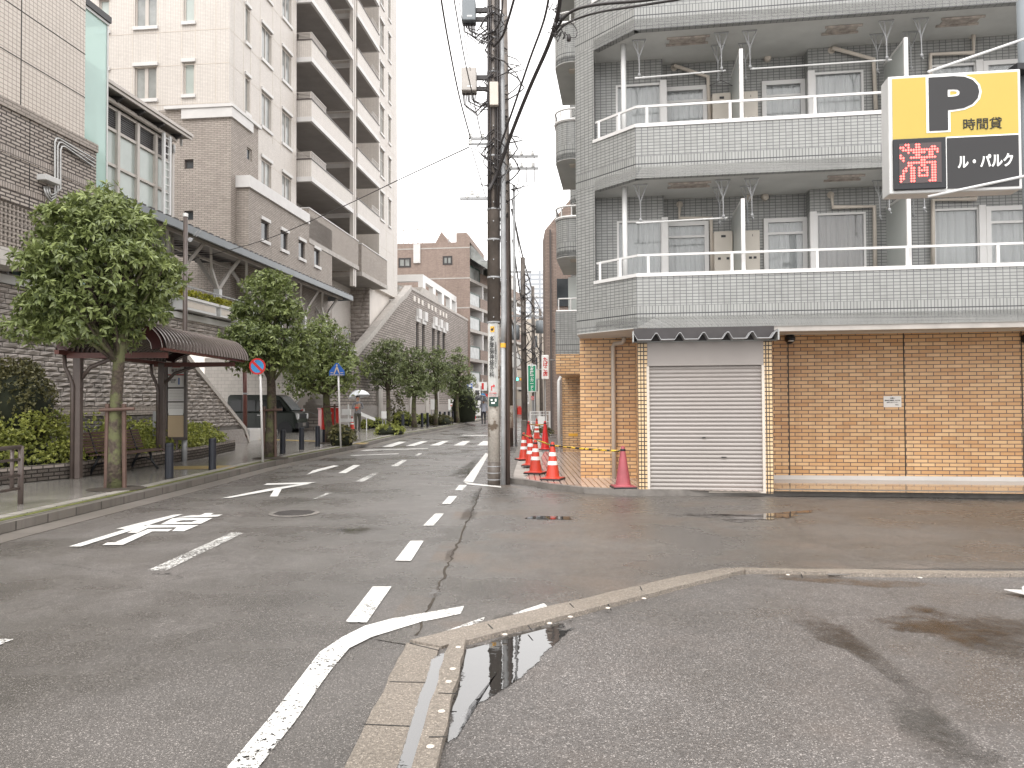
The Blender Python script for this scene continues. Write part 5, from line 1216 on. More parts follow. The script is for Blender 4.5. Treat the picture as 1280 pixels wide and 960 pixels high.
# ---- far right side of the street
def simple_building(name, label, x0, x1, y0, y1, h, mat, rz=0, wins=None, slope=None):
    t = thing(name, label, 'building', (0, 0, 0), 0)
    b = MB()
    if slope: b.prism([(x0, y0), (x1, y0), (x1, y1), (x0, y1)], 0, [h, h+slope, h+slope, h])
    else: b.box(x0, x1, y0, y1, 0, h)
    b.build('wall', mat, t)
    for (a, c_, z0, z1, yy) in (wins or []):
        b = MB(); b.box(a, c_, yy-.08, yy-.003, z0, z1); b.build('window', 'window_dark', t)
    return t
p_ = AT(681, 290, 36); rbl = simple_building('pink_brick_building', 'tall pinkish brown tiled building just beyond the grey apartment block', p_.x, 9, 36, 38.5, 9.6, 'far_brick', slope=9.0)
for k in range(3): b = MB(); zz = 3.4+k*2.6; b.box(p_.x+.55, p_.x+1.2, 35.95, 35.997, zz, zz+1.3); b.build('window', 'window_dark', rbl)
b = MB(); b.tube([(p_.x+.25, 35.9, 0), (p_.x+.25, 35.9, 9.6)], .05, 6); b.build('downpipe', 'frame_brown', rbl)
q = AT(634, 400, 105); simple_building('beige_building', 'plain beige building closing the end of the street', q.x, AT(700, 400, 105).x, 105, 120, AT(650, 399, 105).z, 'beige_far', wins=[(q.x+1.5+k*1.8, q.x+2.3+k*1.8, z, z+1.6, 105) for k in range(3) for z in (3, 6, 9)])
q = AT(649, 330, 260); simple_building('distant_tower', 'pale distant tower block seen between the poles at the street end', q.x, q.x+9, 260, 280, AT(650, 338, 260).z, 'pale_far')
simple_building('grey_building', 'low grey building behind the poles on the right of the street end', 6.0, 14, 62, 90, 8.5, 'soffit')
q = AT(618, 440, 98); simple_building('white_building', 'white low building half hidden behind the near pole', AT(608, 440, 98).x, AT(640, 440, 98).x-1, 98, 108, 8.0, 'cream_plain', wins=[(AT(618, 440, 98).x, AT(622, 440, 98).x, z, z+1.3, 98) for z in (1.5, 4.2)])
simple_building('cream_house', 'cream building further behind at the left of the street end', -12, -1.6, 112, 125, 13, 'cream_plain')
# background behind left complex keeps the horizon closed
simple_building('rear_building', 'pale building far behind on the left, hidden for the most part', -90, -45, 130, 150, 10, 'cream_plain')
b = MB(); b.box(-2.0, 9.0, 96, 96.06, .3, 1.25)
fe = thing('street_fence', 'grey mesh fence crossing the far end of the street', 'fence', (0, 96, 0)); b = MB()
for k in range(40): x = .2+k*.14; b.box(x, x+.03, 0, .03, .1, 1.9)
for z in (.15, 1.0, 1.85): b.box(.2, 5.8, -.02, .0, z, z+.06)
b.build('mesh', 'galv', fe)
for i, (u, w_, h_) in enumerate(((642, .9, .75), (649.5, 1.5, .65))):
    q = AT(u, 516, 88); b = MB(); b.box(q.x-w_/2, q.x+w_/2, 87.7, 88, .1, h_+.25)
    for k in range(3): b.box(q.x-w_/2+.1+k*w_/3, q.x-w_/2+.1+k*w_/3+w_*.2, 87.65, 88.05, h_+.25, h_+.4)
    tag(b.build('water_barrier', 'bright_red'), ('shorter', 'longer')[i]+' red plastic barrier at the far end of the street', 'barrier')

# ================================================================== FOLIAGE
def leaves(name, centers, n, size, mat, parent=None, seed=1, up=.35, shell=(.72, 1.05), droop=.5, elong=1.9, tonevar=.35, squash=.8):
    r = np.random.default_rng(seed); cs = np.array([c[:3] for c in centers], float); rad = np.array([c[3] for c in centers], float)
    wgt = rad**2; K = 6; m = max(1, n//K); n = m*K; idx = r.choice(len(cs), m, p=wgt/wgt.sum())
    d = r.normal(size=(m, 3)); d[:, 2] += up; d /= np.linalg.norm(d, axis=1, keepdims=True)
    rr = (shell[0]+(shell[1]-shell[0])*r.random(m)**.6)[:, None]*rad[idx][:, None]; q = d*rr; q[:, 2] *= squash; tip = cs[idx]+q
    idx = np.repeat(idx, K); d = np.repeat(d, K, axis=0); pos = np.repeat(tip, K, axis=0)
    off_ = r.normal(size=(n, 3)); off_ -= (off_*d).sum(1, keepdims=True)*d; off_ /= np.linalg.norm(off_, axis=1, keepdims=True)
    ax = d*r.uniform(.1, .9, n)[:, None]+off_*.9; ax[:, 2] -= droop*r.uniform(.4, 1.3, n); ax /= np.linalg.norm(ax, axis=1, keepdims=True)
    nn = d+r.normal(scale=.45, size=(n, 3)); nn[:, 2] += .6
    sd = np.cross(ax, nn); sd /= np.maximum(np.linalg.norm(sd, axis=1, keepdims=True), 1e-6); nn = np.cross(sd, ax)
    L_ = (size*r.uniform(.65, 1.25, n))[:, None]; W_ = L_/elong/2
    a = pos; m1 = pos+ax*L_*.5+sd*W_+nn*L_*.08; m2 = pos+ax*L_*.5-sd*W_+nn*L_*.08; e = pos+ax*L_-nn*L_*.03
    V = np.stack([a, m1, e, m2], 1).reshape(-1, 3)
    me = bpy.data.meshes.new(name); me.vertices.add(4*n); me.vertices.foreach_set('co', V.ravel())
    me.loops.add(6*n); F = (np.arange(n)[:, None]*4+np.array([0, 1, 2, 0, 2, 3])[None]).ravel(); me.loops.foreach_set('vertex_index', F.astype(np.int32))
    me.polygons.add(2*n); me.polygons.foreach_set('loop_start', (np.arange(2*n)*3).astype(np.int32)); me.polygons.foreach_set('loop_total', np.full(2*n, 3, np.int32))
    me.update(calc_edges=True)
    ct = r.uniform(-.15, .2, len(cs)); tone = np.clip(r.beta(2, 2.4, n)*tonevar*1.6+ct[idx]+.12+np.repeat(r.uniform(-.15, .25, m), K)+(r.random(n) < .05)*.3, 0, 1)
    at = me.attributes.new('tone', 'FLOAT', 'POINT'); at.data.foreach_set('value', np.repeat(tone, 4))
    me.materials.append(M[mat]); o = bpy.data.objects.new(name, me); C.objects.link(o)
    if parent: o.parent = parent
    return o
def tree(u, vbase, z_top, z_bot, rad, label, seed, nleaf=9000, lsize=.1, lean=0, prof=None, mat='leaf', trunk=.09, tiers=None, group='round clipped street trees', squash=.8, coff=0, elong=2.6, cs=1.0):
    p = G(u, vbase, .13); t = thing('street_tree', label, 'tree', (p.x, p.y, .13), 0, group); rr = random.Random(seed)
    H = z_top-.13; zb = z_bot-.13
    b = MB(); pts = []; rs = []
    for i in range(9):
        f = i/8; z = f*(zb+(H-zb)*.6); pts.append((lean*f+.03*math.sin(f*7+seed), .03*math.cos(f*5+seed), z)); rs.append(trunk*(1.15-.55*f)+(.03 if i == 0 else 0))
    b.tube(pts, rs, 10); 
    cl = []
    tiers = tiers or [(0.08, .62, .40), (.30, .80, .42), (.55, .70, .40), (.78, .45, .38), (.92, .12, .32)]
    for f, R_, cr_, *ox in tiers:
        ox = ox[0] if ox else 0
        k = max(1, int(2*PI*R_*rad/(cr_*rad*.95))) if R_ > .2 else 1
        for j in range(k):
            a = 2*PI*j/k+rr.random()*.7; q = R_*rad*(.85+.25*rr.random())*(1 if R_ > .2 else .4)
            cl.append((lean+coff+ox+q*math.cos(a), q*math.sin(a), zb+(H-zb)*(f+.09*(rr.random()-.5)), cs*cr_*rad*(.65+.6*rr.random())))
    cl.append((lean+coff, 0, zb+(H-zb)*.45, rad*.45))
    for c_ in cl:
        if rr.random() < .75:
            s0 = pts[4+rr.randrange(4)]; mid = ((s0[0]+c_[0])/2, (s0[1]+c_[1])/2, (s0[2]+c_[2])/2-.06); b.tube([s0, mid, c_[:3]], [trunk*.35, trunk*.25, trunk*.1], 6)
    b.build('trunk', 'bark', t, smooth=True)
    leaves('crown', cl, nleaf, lsize, mat, t, seed, shell=(.3, 1.15), squash=squash, elong=elong)
    return t, p
t1, p1 = tree(146, 611, 5.15, 2.72, 1.0, 'nearest and largest clipped street tree, in front of the bench', 3, 30000, .12, trunk=.10, coff=-.27, squash=.62, elong=2.9,
     tiers=[(.0, .66, .28, -.38), (.13, .84, .30, -.14), (.24, .82, .28, -.03), (.44, .95, .32), (.55, .66, .32), (.70, .62, .30), (.82, .35, .3), (.96, .08, .26)])
t2, p2 = tree(338, 573, 4.75, 2.5, .93, 'second street tree, its trunk beside the no parking sign', 5, 16000, .12, trunk=.12, lean=-.02, tiers=[(.08, .75, .40), (.30, .8, .40), (.6, .62, .42), (.85, .35, .40), (.95, .1, .3)])
t3, p3 = tree(414, 554, 4.42, 2.0, 1.25, 'third street tree, beside the red post box', 9, 14000, .13, trunk=.13, lean=-.35, mat='leaf')
t4, p4 = tree(485, 533, 5.3, 2.6, 1.22, 'fourth street tree, standing behind the low round shrub', 12, 9000, .15, mat='leaf_far', trunk=.13)
t5, p5 = tree(518, 535, 4.7, 1.9, .90, 'fifth street tree, darker and narrower than the one left of it', 15, 6000, .15, mat='leaf_far', trunk=.13)
t6, p6 = tree(545, 532.5, 4.9, 2.2, .85, 'sixth street tree, between the bollards far down the pavement', 18, 5000, .16, mat='leaf_far', trunk=.11)
t7, p7 = tree(572, 529, 5.1, 2.0, .95, 'farthest street tree, beside the parking sign', 21, 5000, .17, mat='leaf_far', trunk=.11)
def stake(p, label, h, dx, sc=1.0):
    t = thing('tree_stake', label, 'tree stake', (p.x, p.y-.02, .13), 0, 'wooden stakes tied to the street trees')
    for s in dx: b = MB(); b.tube([(s, -.05, 0), (s*.9, -.05, h)], .035, 8); b.build('stake_post', 'wood', t)
    b = MB(); b.tube([(min(dx)-.08, -.11, h-.1), (max(dx)+.18, -.11, h-.08)], .028, 8); b.build('cross_bar', 'wood', t)
    b = MB(); b.tube([(.11*math.cos(a), .11*math.sin(a)+.0, h-.1) for a in np.linspace(0, 2*PI, 13)], .012, 5); b.build('binding', 'concrete_dark', t)
stake(p1, 'pair of wooden stakes with a short cross bar against the nearest tree', 1.38, (-.14, .16))
stake(p2, 'wooden stake and cross bar against the second tree', 1.3, (-.15, .15))
stake(p3, 'stakes with a cross bar against the third tree by the post box', 1.35, (-.17, .15))
b = MB(); b.lathe([(.45, 0), (.3, .02), (0, .03)], (p1.x, p1.y, .134), 14); tag(b.build('tree_pit', 'soil'), None, None, None, 'structure')
for p in (p2, p3, p4, p5, p6, p7): b = MB(); b.lathe([(.45, 0), (.3, .03), (0, .05)], (p.x, p.y, .134), 12); tag(b.build('tree_pit', 'soil'), None, None, None, 'structure')

def shrub(name, label, c, r3, n, size, mat, seed, cat='shrub', group=None, core=True):
    t = thing(name, label, cat, (c[0], c[1], c[2])); rr = random.Random(seed)
    if group: t['group'] = group
    cl = []
    for i in range(26):
        d = Vector((rr.gauss(0, 1), rr.gauss(0, 1), abs(rr.gauss(0, 1)))).normalized(); cl.append((d.x*r3[0]*.72, d.y*r3[1]*.72, r3[2]*.25+d.z*r3[2]*.5, min(r3)*.42))
    leaves('foliage', cl, n, size, mat, t, seed, up=.3, shell=(.4, 1.0), droop=-.1, elong=1.6, squash=1)
    if core: b = MB(); b.lathe([(0, 0), (.75, .02), (.85, .35), (.6, .7), (0, .85)], n=14); b.v = [(x*r3[0], y*r3[1], z*r3[2]) for x, y, z in b.v]; b.build('dark_core', 'core', t, smooth=True)  # dark solid added to block the view and read as shaded inside
    return t
# big clipped round bush at the left edge
bp = lp(-11.15, 15.0, 0); q = AT(2, 500, 14.6)
t = thing('round_bush', 'tall dark clipped round bush at the left edge of the view', 'bush', (q.x-.05, 14.9, .45)); cl = []
rr = random.Random(2)
for i in range(170):
    d = Vector((rr.gauss(0, 1), rr.gauss(0, 1), rr.gauss(0, 1)+.2)).normalized(); cl.append((d.x*.68, d.y*.68, .98+d.z*.82, .20))
leaves('foliage', cl, 34000, .05, 'leaf_bush', t, 5, up=.1, shell=(.75, 1.05), droop=-.2, elong=1.5, squash=1)
b = MB(); b.lathe([(0, .1), (.45, .2), (.68, .6), (.75, 1.0), (.6, 1.5), (0, 1.75)], n=16); b.build('dark_core', 'core', t, smooth=True)  # dark filler added behind the bush leaves, no twigs modelled

# ---- planter wall with hedge
pl = thing('brick_planter', 'low brown brick planter wall holding the clipped hedge', 'planter')
A_ = [(-9.75, 11.0), G(0, 607, .13)[:2], G(95, 597.5, .13)[:2], G(250, 573, .13)[:2], G(294, 562.5, .13)[:2]]
A_ = [tuple(a) for a in A_]
b = MB()
for i in range(len(A_)-1):
    p, q = A_[i], A_[i+1]; d = (Vector(q)-Vector(p)).normalized(); nn = Vector((-d.y, d.x)); z1 = .42
    b.prism([p, q, tuple(Vector(q)+nn*.12), tuple(Vector(p)+nn*.12)], .1, z1)
e = A_[-1]; b.prism([e, (e[0]-1.2, e[1]+.15), (e[0]-1.2, e[1]+.27), (e[0]-.12, e[1]+.12)], .1, .42); b.build('wall', 'planter_brick', pl)
b = MB(); b.prism([A_[0], A_[1], A_[2], A_[3], A_[4], (A_[4][0]-1.2, A_[4][1]+.2), (-11.6, 11.5)], .13, .36); b.build('bed', 'soil', pl)
hg = thing('clipped_hedge', 'long clipped yellow green hedge in the brick planter behind the bench', 'hedge')
cl = []; rr = random.Random(4)
for i in range(170):
    f = rr.random(); k = min(3, int(f*4)); 
    Y = 11.2+(A_[-1][1]-.4-11.2)*f
    X = np.interp(Y, [a[1] for a in A_], [a[0] for a in A_])-.42-rr.random()*1.0
    hh = np.interp(Y, [11, 15.5, 17, 20, 23.5], [.95, .95, .72, .58, .45])
    cl.append((X+.05, Y, .4+hh*(.3+.5*rr.random()), .33*min(1, hh/.75)))
for i in range(70):
    Y = 11.4+(A_[-1][1]-.5-11.4)*i/70; X = np.interp(Y, [a[1] for a in A_], [a[0] for a in A_]); cl.append((X-.22, Y, .48, .20)); cl.append((X-.30, Y+.1, .62 if Y < 17 else .52, .22))
leaves('foliage', cl, 44000, .06, 'leaf_hedge', hg, 8, up=.6, shell=(.4, 1), droop=-.5, elong=1.5, squash=.9)
b = MB(); b.prism([(A_[0][0]-.7, 11), (A_[2][0]-.65, A_[2][1]), (A_[4][0]-.55, A_[4][1]-.6), (A_[4][0]-1.2, A_[4][1]-.5), (-11.5, 11)], .36, [.78, .70, .5, .45, .78]); b.build('dark_core', 'core', hg)  # dark block added within the hedge so no gaps show through
# white block plinth at the foot of the ramp wall
q0 = G(286, 553, .13); q1 = G(312, 551, .13)
wp = thing('block_plinth', 'small pale ribbed stone plinth at the foot of the sloping ramp wall', 'plinth', (q1.x, q1.y, .13), LA); b = MB()
for k in range(7): b.box(-1.3, 0+.01*(k % 2), 0, 1.8, k*.06, k*.06+.056)
b.build('courses', 'white_trim', wp)
# small shrubs near the pavement edge
sh_list = [((487, 543), .75, .42, 'leaf_hedge', 'low round clipped shrub alone at the pavement edge before the fourth tree'), ((471, 535), .7, .5, 'leaf_hedge', 'low shrub left of the fourth tree at the foot of the stone wall'), ((427, 557), .45, .75, 'leaf_bush', 'small dark shrub behind the crossing sign pole'),
    ((505, 532), .9, .75, 'leaf_hedge', 'wide low shrub between the fourth and fifth trees'), ((527, 530), .8, .7, 'leaf_hedge', 'low shrub just right of the fifth tree'), ((551, 531), .8, .6, 'leaf_bush', 'reddish low shrub right of the sixth tree'), ((580, 528), 1.0, 2.9, 'leaf_far', 'tall dark shrub standing below the farthest tree'), ((574, 528), .5, .7, 'leaf_hedge', 'small light shrub at the foot of the notice boards'), ((458, 536), .35, .5, 'leaf_hedge', 'small light shrub nearest the umbrella carrier')]
for i, ((u, v), r_, h_, m_, lab) in enumerate(sh_list):
    p = G(u, v, .13); shrub('low_shrub', lab, (p.x, p.y, .13), (r_, r_, h_), 1800 if h_ < 2 else 3500, .09 if r_ < .8 else .13, m_, 30+i, group='shrubs along the left pavement')
p = G(496, 531.5, .13); shrub('thin_shrub', 'brownish thin shrub growing up beside the fourth tree trunk', (p.x, p.y, .13), (.5, .5, 2.6), 1200, .1, 'leaf_bush', 77, core=False)
q = lm @ Vector((-14.6, yk0+1.0, zk-.1)); shrub('roof_plant', 'small yellow green tree growing on top of the stone block under the tower', tuple(q), (1.1, 1.0, 2.6), 1800, .16, 'leaf_hedge', 51, 'plant', core=False)
for i, (t, ln) in enumerate(PL):
    o = leaves('foliage', [(0, -ln+.2+k*(2*ln-.4)/5, .48, .2) for k in range(6)], 1600, .08, 'leaf_yellow', None, 60+i, up=.5, shell=(.3, 1), droop=-.5, elong=1.6)
    o.location = t.location; o.rotation_euler = t.rotation_euler; o.name = 'planter_shrub'; tag(o, ('yellow green clipped plant in the deck planter nearest the brown pole', 'yellow plant in the deck planter behind the second tree')[i], 'plant', 'yellow plants in the terrace planters')

# ================================================================== POLES AND WIRES
def tubeu(b, pts, Y, r, n=6):
    b.tube([tuple(AT(p[0], p[1], p[2] if len(p) > 2 else Y)) for p in pts], r, n)
pb_ = G(617.5, 606, 0); YP = pb_.y
up = thing('utility_pole', 'near concrete utility pole with brown upper plates, at the street corner beside the cones', 'utility pole', (pb_.x, pb_.y, 0))
lean = (AT(617, 100, YP).x-pb_.x)/AT(617, 100, YP).z
ux = lambda z: lean*z
zt1_, zt2_ = AT(617, 405, YP).z, AT(617, 507, YP).z
b = MB(); b.tube([(0, 0, 0), (ux(zt1_), 0, zt1_)], .112, 20); b.build('shaft', 'concrete_pole', up, smooth=True)
b = MB(); b.tube([(ux(zt1_), 0, zt1_), (ux(11), 0, 11)], .117, 16); b.build('upper_sleeve', 'pole_plate', up, smooth=True)
b = MB(); b.tube([(0, 0, .0), (ux(.42), 0, .42)], .118, 18); b.build('base_sleeve', 'pole_plate', up, smooth=True)
b = MB()
for z in (.10, .22, .34): b.tube([(ux(z), 0, z-.008), (ux(z), 0, z+.008)], .121, 18)
for z in [zt1_+.03]+[AT(617, v, YP).z for v in (347, 300, 262, 232, 196, 130, 92, 50, 20)]: b.tube([(ux(z), 0, z-.014), (ux(z), 0, z+.014)], .124, 16)
b.build('steel_band', 'galv', up)
b = MB()
for i in range(26):
    z = 2.0+i*.35; s_ = 1 if i % 2 else -1; b.tube([(ux(z), -.1, z), (ux(z), -.16, z)], .012, 5)
    if z > 3.4: b.tube([(ux(z)+s_*.1, 0, z), (ux(z)+s_*.24, 0, z)], .01, 5)
b.build('step_bolt', 'galv', up)
b = MB(); b.tube([(.172, -.05, 0), (ux(2.6)+.168, -.05, 2.6)], .045, 10); b.tube([(ux(2.6)+.168, -.05, 2.6), (ux(2.62)+.185, -.05, 3.0), (ux(4)+.175, -.05, AT(628, 180, YP).z), (ux(6)+.15, -.05, AT(628, 20, YP).z)], .052, 10); b.build('cable_conduit', 'galv', up, smooth=True)
b = MB(); b.tube([(.245, .05, 0), (ux(3)+.24, .06, 3.0), (ux(5)+.21, .06, 4.9)], .05, 8); b.build('cable_conduit', 'brown_metal', up, smooth=True)
b = MB(); b.tube([(ux(2.62)+.17, -.05, 2.5), (ux(2.62)+.17, -.05, 2.58)], .052, 10); b.build('yellow_band', 'amber', up)
# wrapped vertical sign on the pole
z0_, z1_ = AT(616, 500, YP).z, AT(616, 405, YP).z
sg = thing('pole_sign', 'tall white vertical sign with black writing and a yellow emblem, strapped to the near pole', 'sign', (pb_.x+ux(2)-.012, pb_.y-.125, 0))
def curved(b, w_, z0, z1, rr=.13, n=8, dy=0):
    a1 = w_/2/rr; pts = [(rr*math.sin(-a1+2*a1*i/n), -rr*math.cos(-a1+2*a1*i/n)+rr+dy) for i in range(n+1)]
    for p, q in zip(pts[:-1], pts[1:]): b.quad((*p, z0), (*q, z0), (*q, z1), (*p, z1))
    q2 = [(p[0]*.9, p[1]+.012) for p in pts]
    b.prism(pts+q2[::-1], z0, z1)
b = MB(); curved(b, .185, z0_, z1_, .16); b.build('board', 'bright_white', sg)
b = MB(); b.box(-.045, .028, -.006, -.0035, z1_-.16, z1_-.055); b.build('emblem_field', 'amber', sg)
b = MB(); b.lathe([(0, -.003), (.026, 0)], (-.014, -.006, z1_-.115), 14, 'y'); b.tube([(.0, -.008, z1_-.095), (.012, -.008, z1_-.078), (.018, -.008, z1_-.09)], .006, 5); b.build('emblem', 'ink', sg)
text('多\n摩\n脳\n神\n経\n外\n科', .112, 'ink', sg, (-.022, -.0075, (z1_-.20+z0_+.36)/2), offset=.0008, sx=.78)
text('生\n活\n習\n慣\n病\n も\n の\nわ\nす\nれ', .05, 'ink', sg, (.048, -.004, (z1_+z0_)/2+.12), sx=.8)
b = MB(); b.prism_axis([(-.035, z0_+.17), (-.035, z0_+.255), (.005, z0_+.265), (.005, z0_+.285), (.035, z0_+.255), (.005, z0_+.225), (.005, z0_+.245), (-.017, z0_+.24), (-.017, z0_+.17)], -.0075, -.0045, 'y'); b.build('arrow', 'sign_red', sg)
text('京王線側', .034, 'sign_red', sg, (-.005, -.008, z0_+.12)); text('すぐそこ', .034, 'sign_red', sg, (-.005, -.008, z0_+.07))
z2_ = AT(616, 499, YP).z; z3_ = AT(616, 507, YP).z
sg2 = thing('evacuation_plate', 'small dark green plate below the tall white sign on the near pole', 'sign plate', (pb_.x+ux(1.5), pb_.y-.118, 0))
b = MB(); b.box(-.085, .085, -.012, -.002, AT(616, 508, YP).z, AT(616, 495.5, YP).z-.012); b.build('plate', 'dark_green', sg2)
b = MB(); zz = AT(616, 502, YP).z; b.box(-.055, -.02, -.016, -.012, zz+.015, zz+.045); b.box(.02, .05, -.016, -.012, zz+.0, zz+.05); b.box(-.045, .02, -.016, -.012, zz-.04, zz-.01); b.build('figure_mark', 'bright_white', sg2)
# equipment on the pole
def eqbox(u0, v0, u1, v1, mat='canopy_grey', nm='equipment_box'):
    a = AT(u0, v0, YP); c = AT(u1, v1, YP); b = MB(); X0, X1, ZA, ZB = a.x-pb_.x, c.x-pb_.x, c.z, a.z
    b.box(X0, X1, -.16, .1, ZA, ZB); o = b.build(nm, mat, up, bevel=.02)
    b = MB(); b.box(X1, ux(ZA)-.05, -.03, .03, ZB-.18, ZB-.1); b.box(X1, ux(ZA)-.05, -.03, .03, ZA+.05, ZA+.12); b.build('mounting_arm', 'dark_metal', o)
    b = MB(); b.box((X0+X1)/2-.03, (X0+X1)/2+.06, -.164, -.161, ZA+.06, ZA+.085); b.build('plate', 'bright_white', o)
    rr = random.Random(int(u0*7+v0)); b = MB()
    for k in range(9):
        x = X0+.03+(X1-X0-.06)*k/8; dz = .15+.3*rr.random(); tx = ux(ZA)-.1+.02*k
        b.tube([(x, -.03, ZA), (x+.02, -.05, ZA-dz*.6), ((x+tx)/2, -.08, ZA-dz), (tx-.02, -.1, ZA-dz*.5), (tx, -.11, ZA-.05+.35*rr.random())], .009 if k % 3 else .014, 5)
    b.build('cable_loop', 'dark_metal', o, smooth=True)
    return o
eqbox(578, 4, 595, 30); eqbox(577, 88, 596, 117, 'ygray')
b = MB(); a = AT(612, 103, YP-.2); c = AT(623, 132, YP-.2); b.box(a.x-pb_.x, c.x-pb_.x, -.24, -.12, c.z, a.z); b.build('equipment_box', 'pale_pipe', up, bevel=.01)
b = MB()
for v in (175, 182): a = AT(586, v, YP); b.box(a.x-pb_.x, .1, -.04, .0, a.z, a.z+.04)
b.box(a.x-pb_.x, a.x-pb_.x+.03, -.04, 0, a.z, a.z+.14); b.build('cross_arm', 'galv', up)
b = MB(); a = AT(575, 249, YP); b.box(a.x-pb_.x, ux(a.z)+.1, -.04, 0, a.z-.02, a.z+.03); b.build('cross_arm', 'galv', up)
b = MB()
for u, v in ((588, 172), (603, 172), (588, 180), (590, 243), (597, 246), (584, 247)):
    a = AT(u, v, YP); b.lathe([(.03, -.05), (.045, -.02), (.02, 0), (.04, .02), (.015, .05)], (a.x-pb_.x, -.02, a.z+.03), 8)
b.build('insulator', 'bright_white', up)
rr = random.Random(31)
b = MB()   # tangle of cables clipped to the pole
for k in range(26):
    v = rr.uniform(8, 250); a = AT(617, v, YP).z; s_ = rr.choice((-1, 1)); w_ = rr.uniform(.12, .34); h = rr.uniform(.15, .5)
    b.tube([(ux(a), -.13, a), (ux(a)+s_*w_*.6, -.16, a-h*.3), (ux(a)+s_*w_, -.12, a-h*.7), (ux(a)+s_*w_*.5, -.13, a-h), (ux(a), -.14, a-h*1.2)], rr.choice((.007, .010, .014)), 5)
for x_, r_ in ((-.09, .016), (-.05, .012), (.07, .02), (.11, .014), (.03, .01)):
    b.tube([(ux(3.8)+x_, -.12, AT(617, 262, YP).z), (ux(6)+x_*1.1, -.135, 6.2), (ux(8)+x_, -.125, 8.0), (ux(10)+x_, -.13, 9.5)], r_, 6)
b.build('cable_tangle', 'dark_metal', up, smooth=True)
def wire(name, label, pts, Y, r, group=None, n=6, mat='dark_metal', cat='cable'):
    # sag smoothly through the points (Catmull-Rom)
    P = [AT(p[0], p[1], p[2] if len(p) > 2 else Y) for p in pts]; out = []
    for i in range(len(P)-1):
        p0 = P[max(i-1, 0)]; p1_ = P[i]; p2_ = P[i+1]; p3_ = P[min(i+2, len(P)-1)]
        for k in range(6):
            t = k/6; out.append(.5*((2*p1_)+(p2_-p0)*t+(2*p0-5*p1_+4*p2_-p3_)*t*t+(3*p1_-p0-3*p2_+p3_)*t**3))
    out.append(P[-1]); b = MB(); b.tube([tuple(p) for p in out], r, n); return tag(b.build(name, mat, smooth=True), label, cat, group)
wire('cable_bundle', 'thickest black cable bundle rising from the pole to the top right', [(611, 238, 13.85), (622, 215, 13.8), (640, 165, 13.2), (662, 110, 12.4), (682, 65, 11.8), (692, 38, 11.4), (699, 8, 11), (702, -30, 10.5)], 12, .034)
wire('cable', 'black cable left of the thick bundle, reaching the top edge', [(624, 186, 13.8), (640, 140, 13.3), (662, 75, 12.6), (680, 25, 12), (688, -15, 11.5)], 12, .02, None)
wire('cable', 'short thick black cable curving from the pole to the top edge near the boxes', [(617, 58, 13.85), (628, 45, 13.6), (636, 22, 13.2), (645, -10, 12.8)], 13, .024)
wire('cable', 'cable curving close along the right of the pole at the top edge', [(618, 40, 13.85), (626, 22, 13.7), (629, -10, 13.5)], 13, .018)
wire('cable', 'upper black cable sweeping right across the top of the grey building', [(694, 40, 11.4), (705, 22, 11.2), (722, 11, 11), (752, 5, 10.5), (800, 1, 10), (850, -6, 9.5)], 10, .022)
wire('cable', 'lower black cable sweeping right across the top of the grey building', [(693, 46, 11.4), (706, 31, 11.2), (728, 21, 11), (755, 14, 10.5), (800, 7, 10), (870, -4, 9.5)], 10, .016)
wire('thin_wire', 'thin loop of wire hanging where the cables branch', [(697, 34, 11.3), (712, 28, 11.2), (721, 38, 11.2), (719, 47, 11.2), (710, 45, 11.3), (706, 40, 11.3)], 11, .006)
wire('thin_wire', 'thin wire from the top edge down to the left insulator', [(550, -10, 9), (560, 50, 10.5), (574, 120, 12.4), (588, 172, 13.95)], 12, .012, None)
wire('thin_wire', 'second thin wire from the top edge down to the insulators', [(566, -10, 10), (580, 70, 12), (592, 125, 13), (602, 172, 13.95)], 12, .009, None)
wire('thin_wire', 'faint thin wire close to the equipment boxes', [(572, -10, 12), (583, 60, 13), (588, 88, 13.8)], 12, .006, None)
wire('thin_wire', 'thin wire from the left insulator past the left of the pole downward', [(589, 184, 13.95), (598, 215, 14.1), (608, 250, 14.2)], 14, .008, None)
wire('thin_wire', 'long thin wire crossing in front of the cream tower to the pole', [(150, 345, 26), (240, 324, 25), (330, 300, 23), (420, 262, 20.5), (500, 224, 17.5), (586, 184, 14)], 20, .011, None)
wire('thin_wire', 'thin pale wire beside the thick bundle', [(628, 228, 13.7), (665, 140, 12.8), (690, 60, 12), (703, -10, 11.2)], 12, .006, None, mat='galv')
# branch clamp clutter
b = MB(); rr = random.Random(5)
for k in range(14):
    u = 697+rr.uniform(-6, 10); v = rr.uniform(2, 46); b.tube([tuple(AT(u, v, 11.25)), tuple(AT(u+rr.uniform(-7, 7), v+rr.uniform(2, 9), 11.2)), tuple(AT(u+rr.uniform(-9, 9), v+rr.uniform(-4, 6), 11.3))], .008, 5)
for u, v in ((698, 12), (694, 30), (700, 22), (711, 47)): a = AT(u, v, 11.25); b.lathe([(.03, -.05), (.035, 0), (.02, .05)], tuple(a), 8)
tag(b.build('cable_clamp', 'dark_metal', smooth=True), 'tangle of clamps and loose wire ends where the cables branch', 'cable clamp')

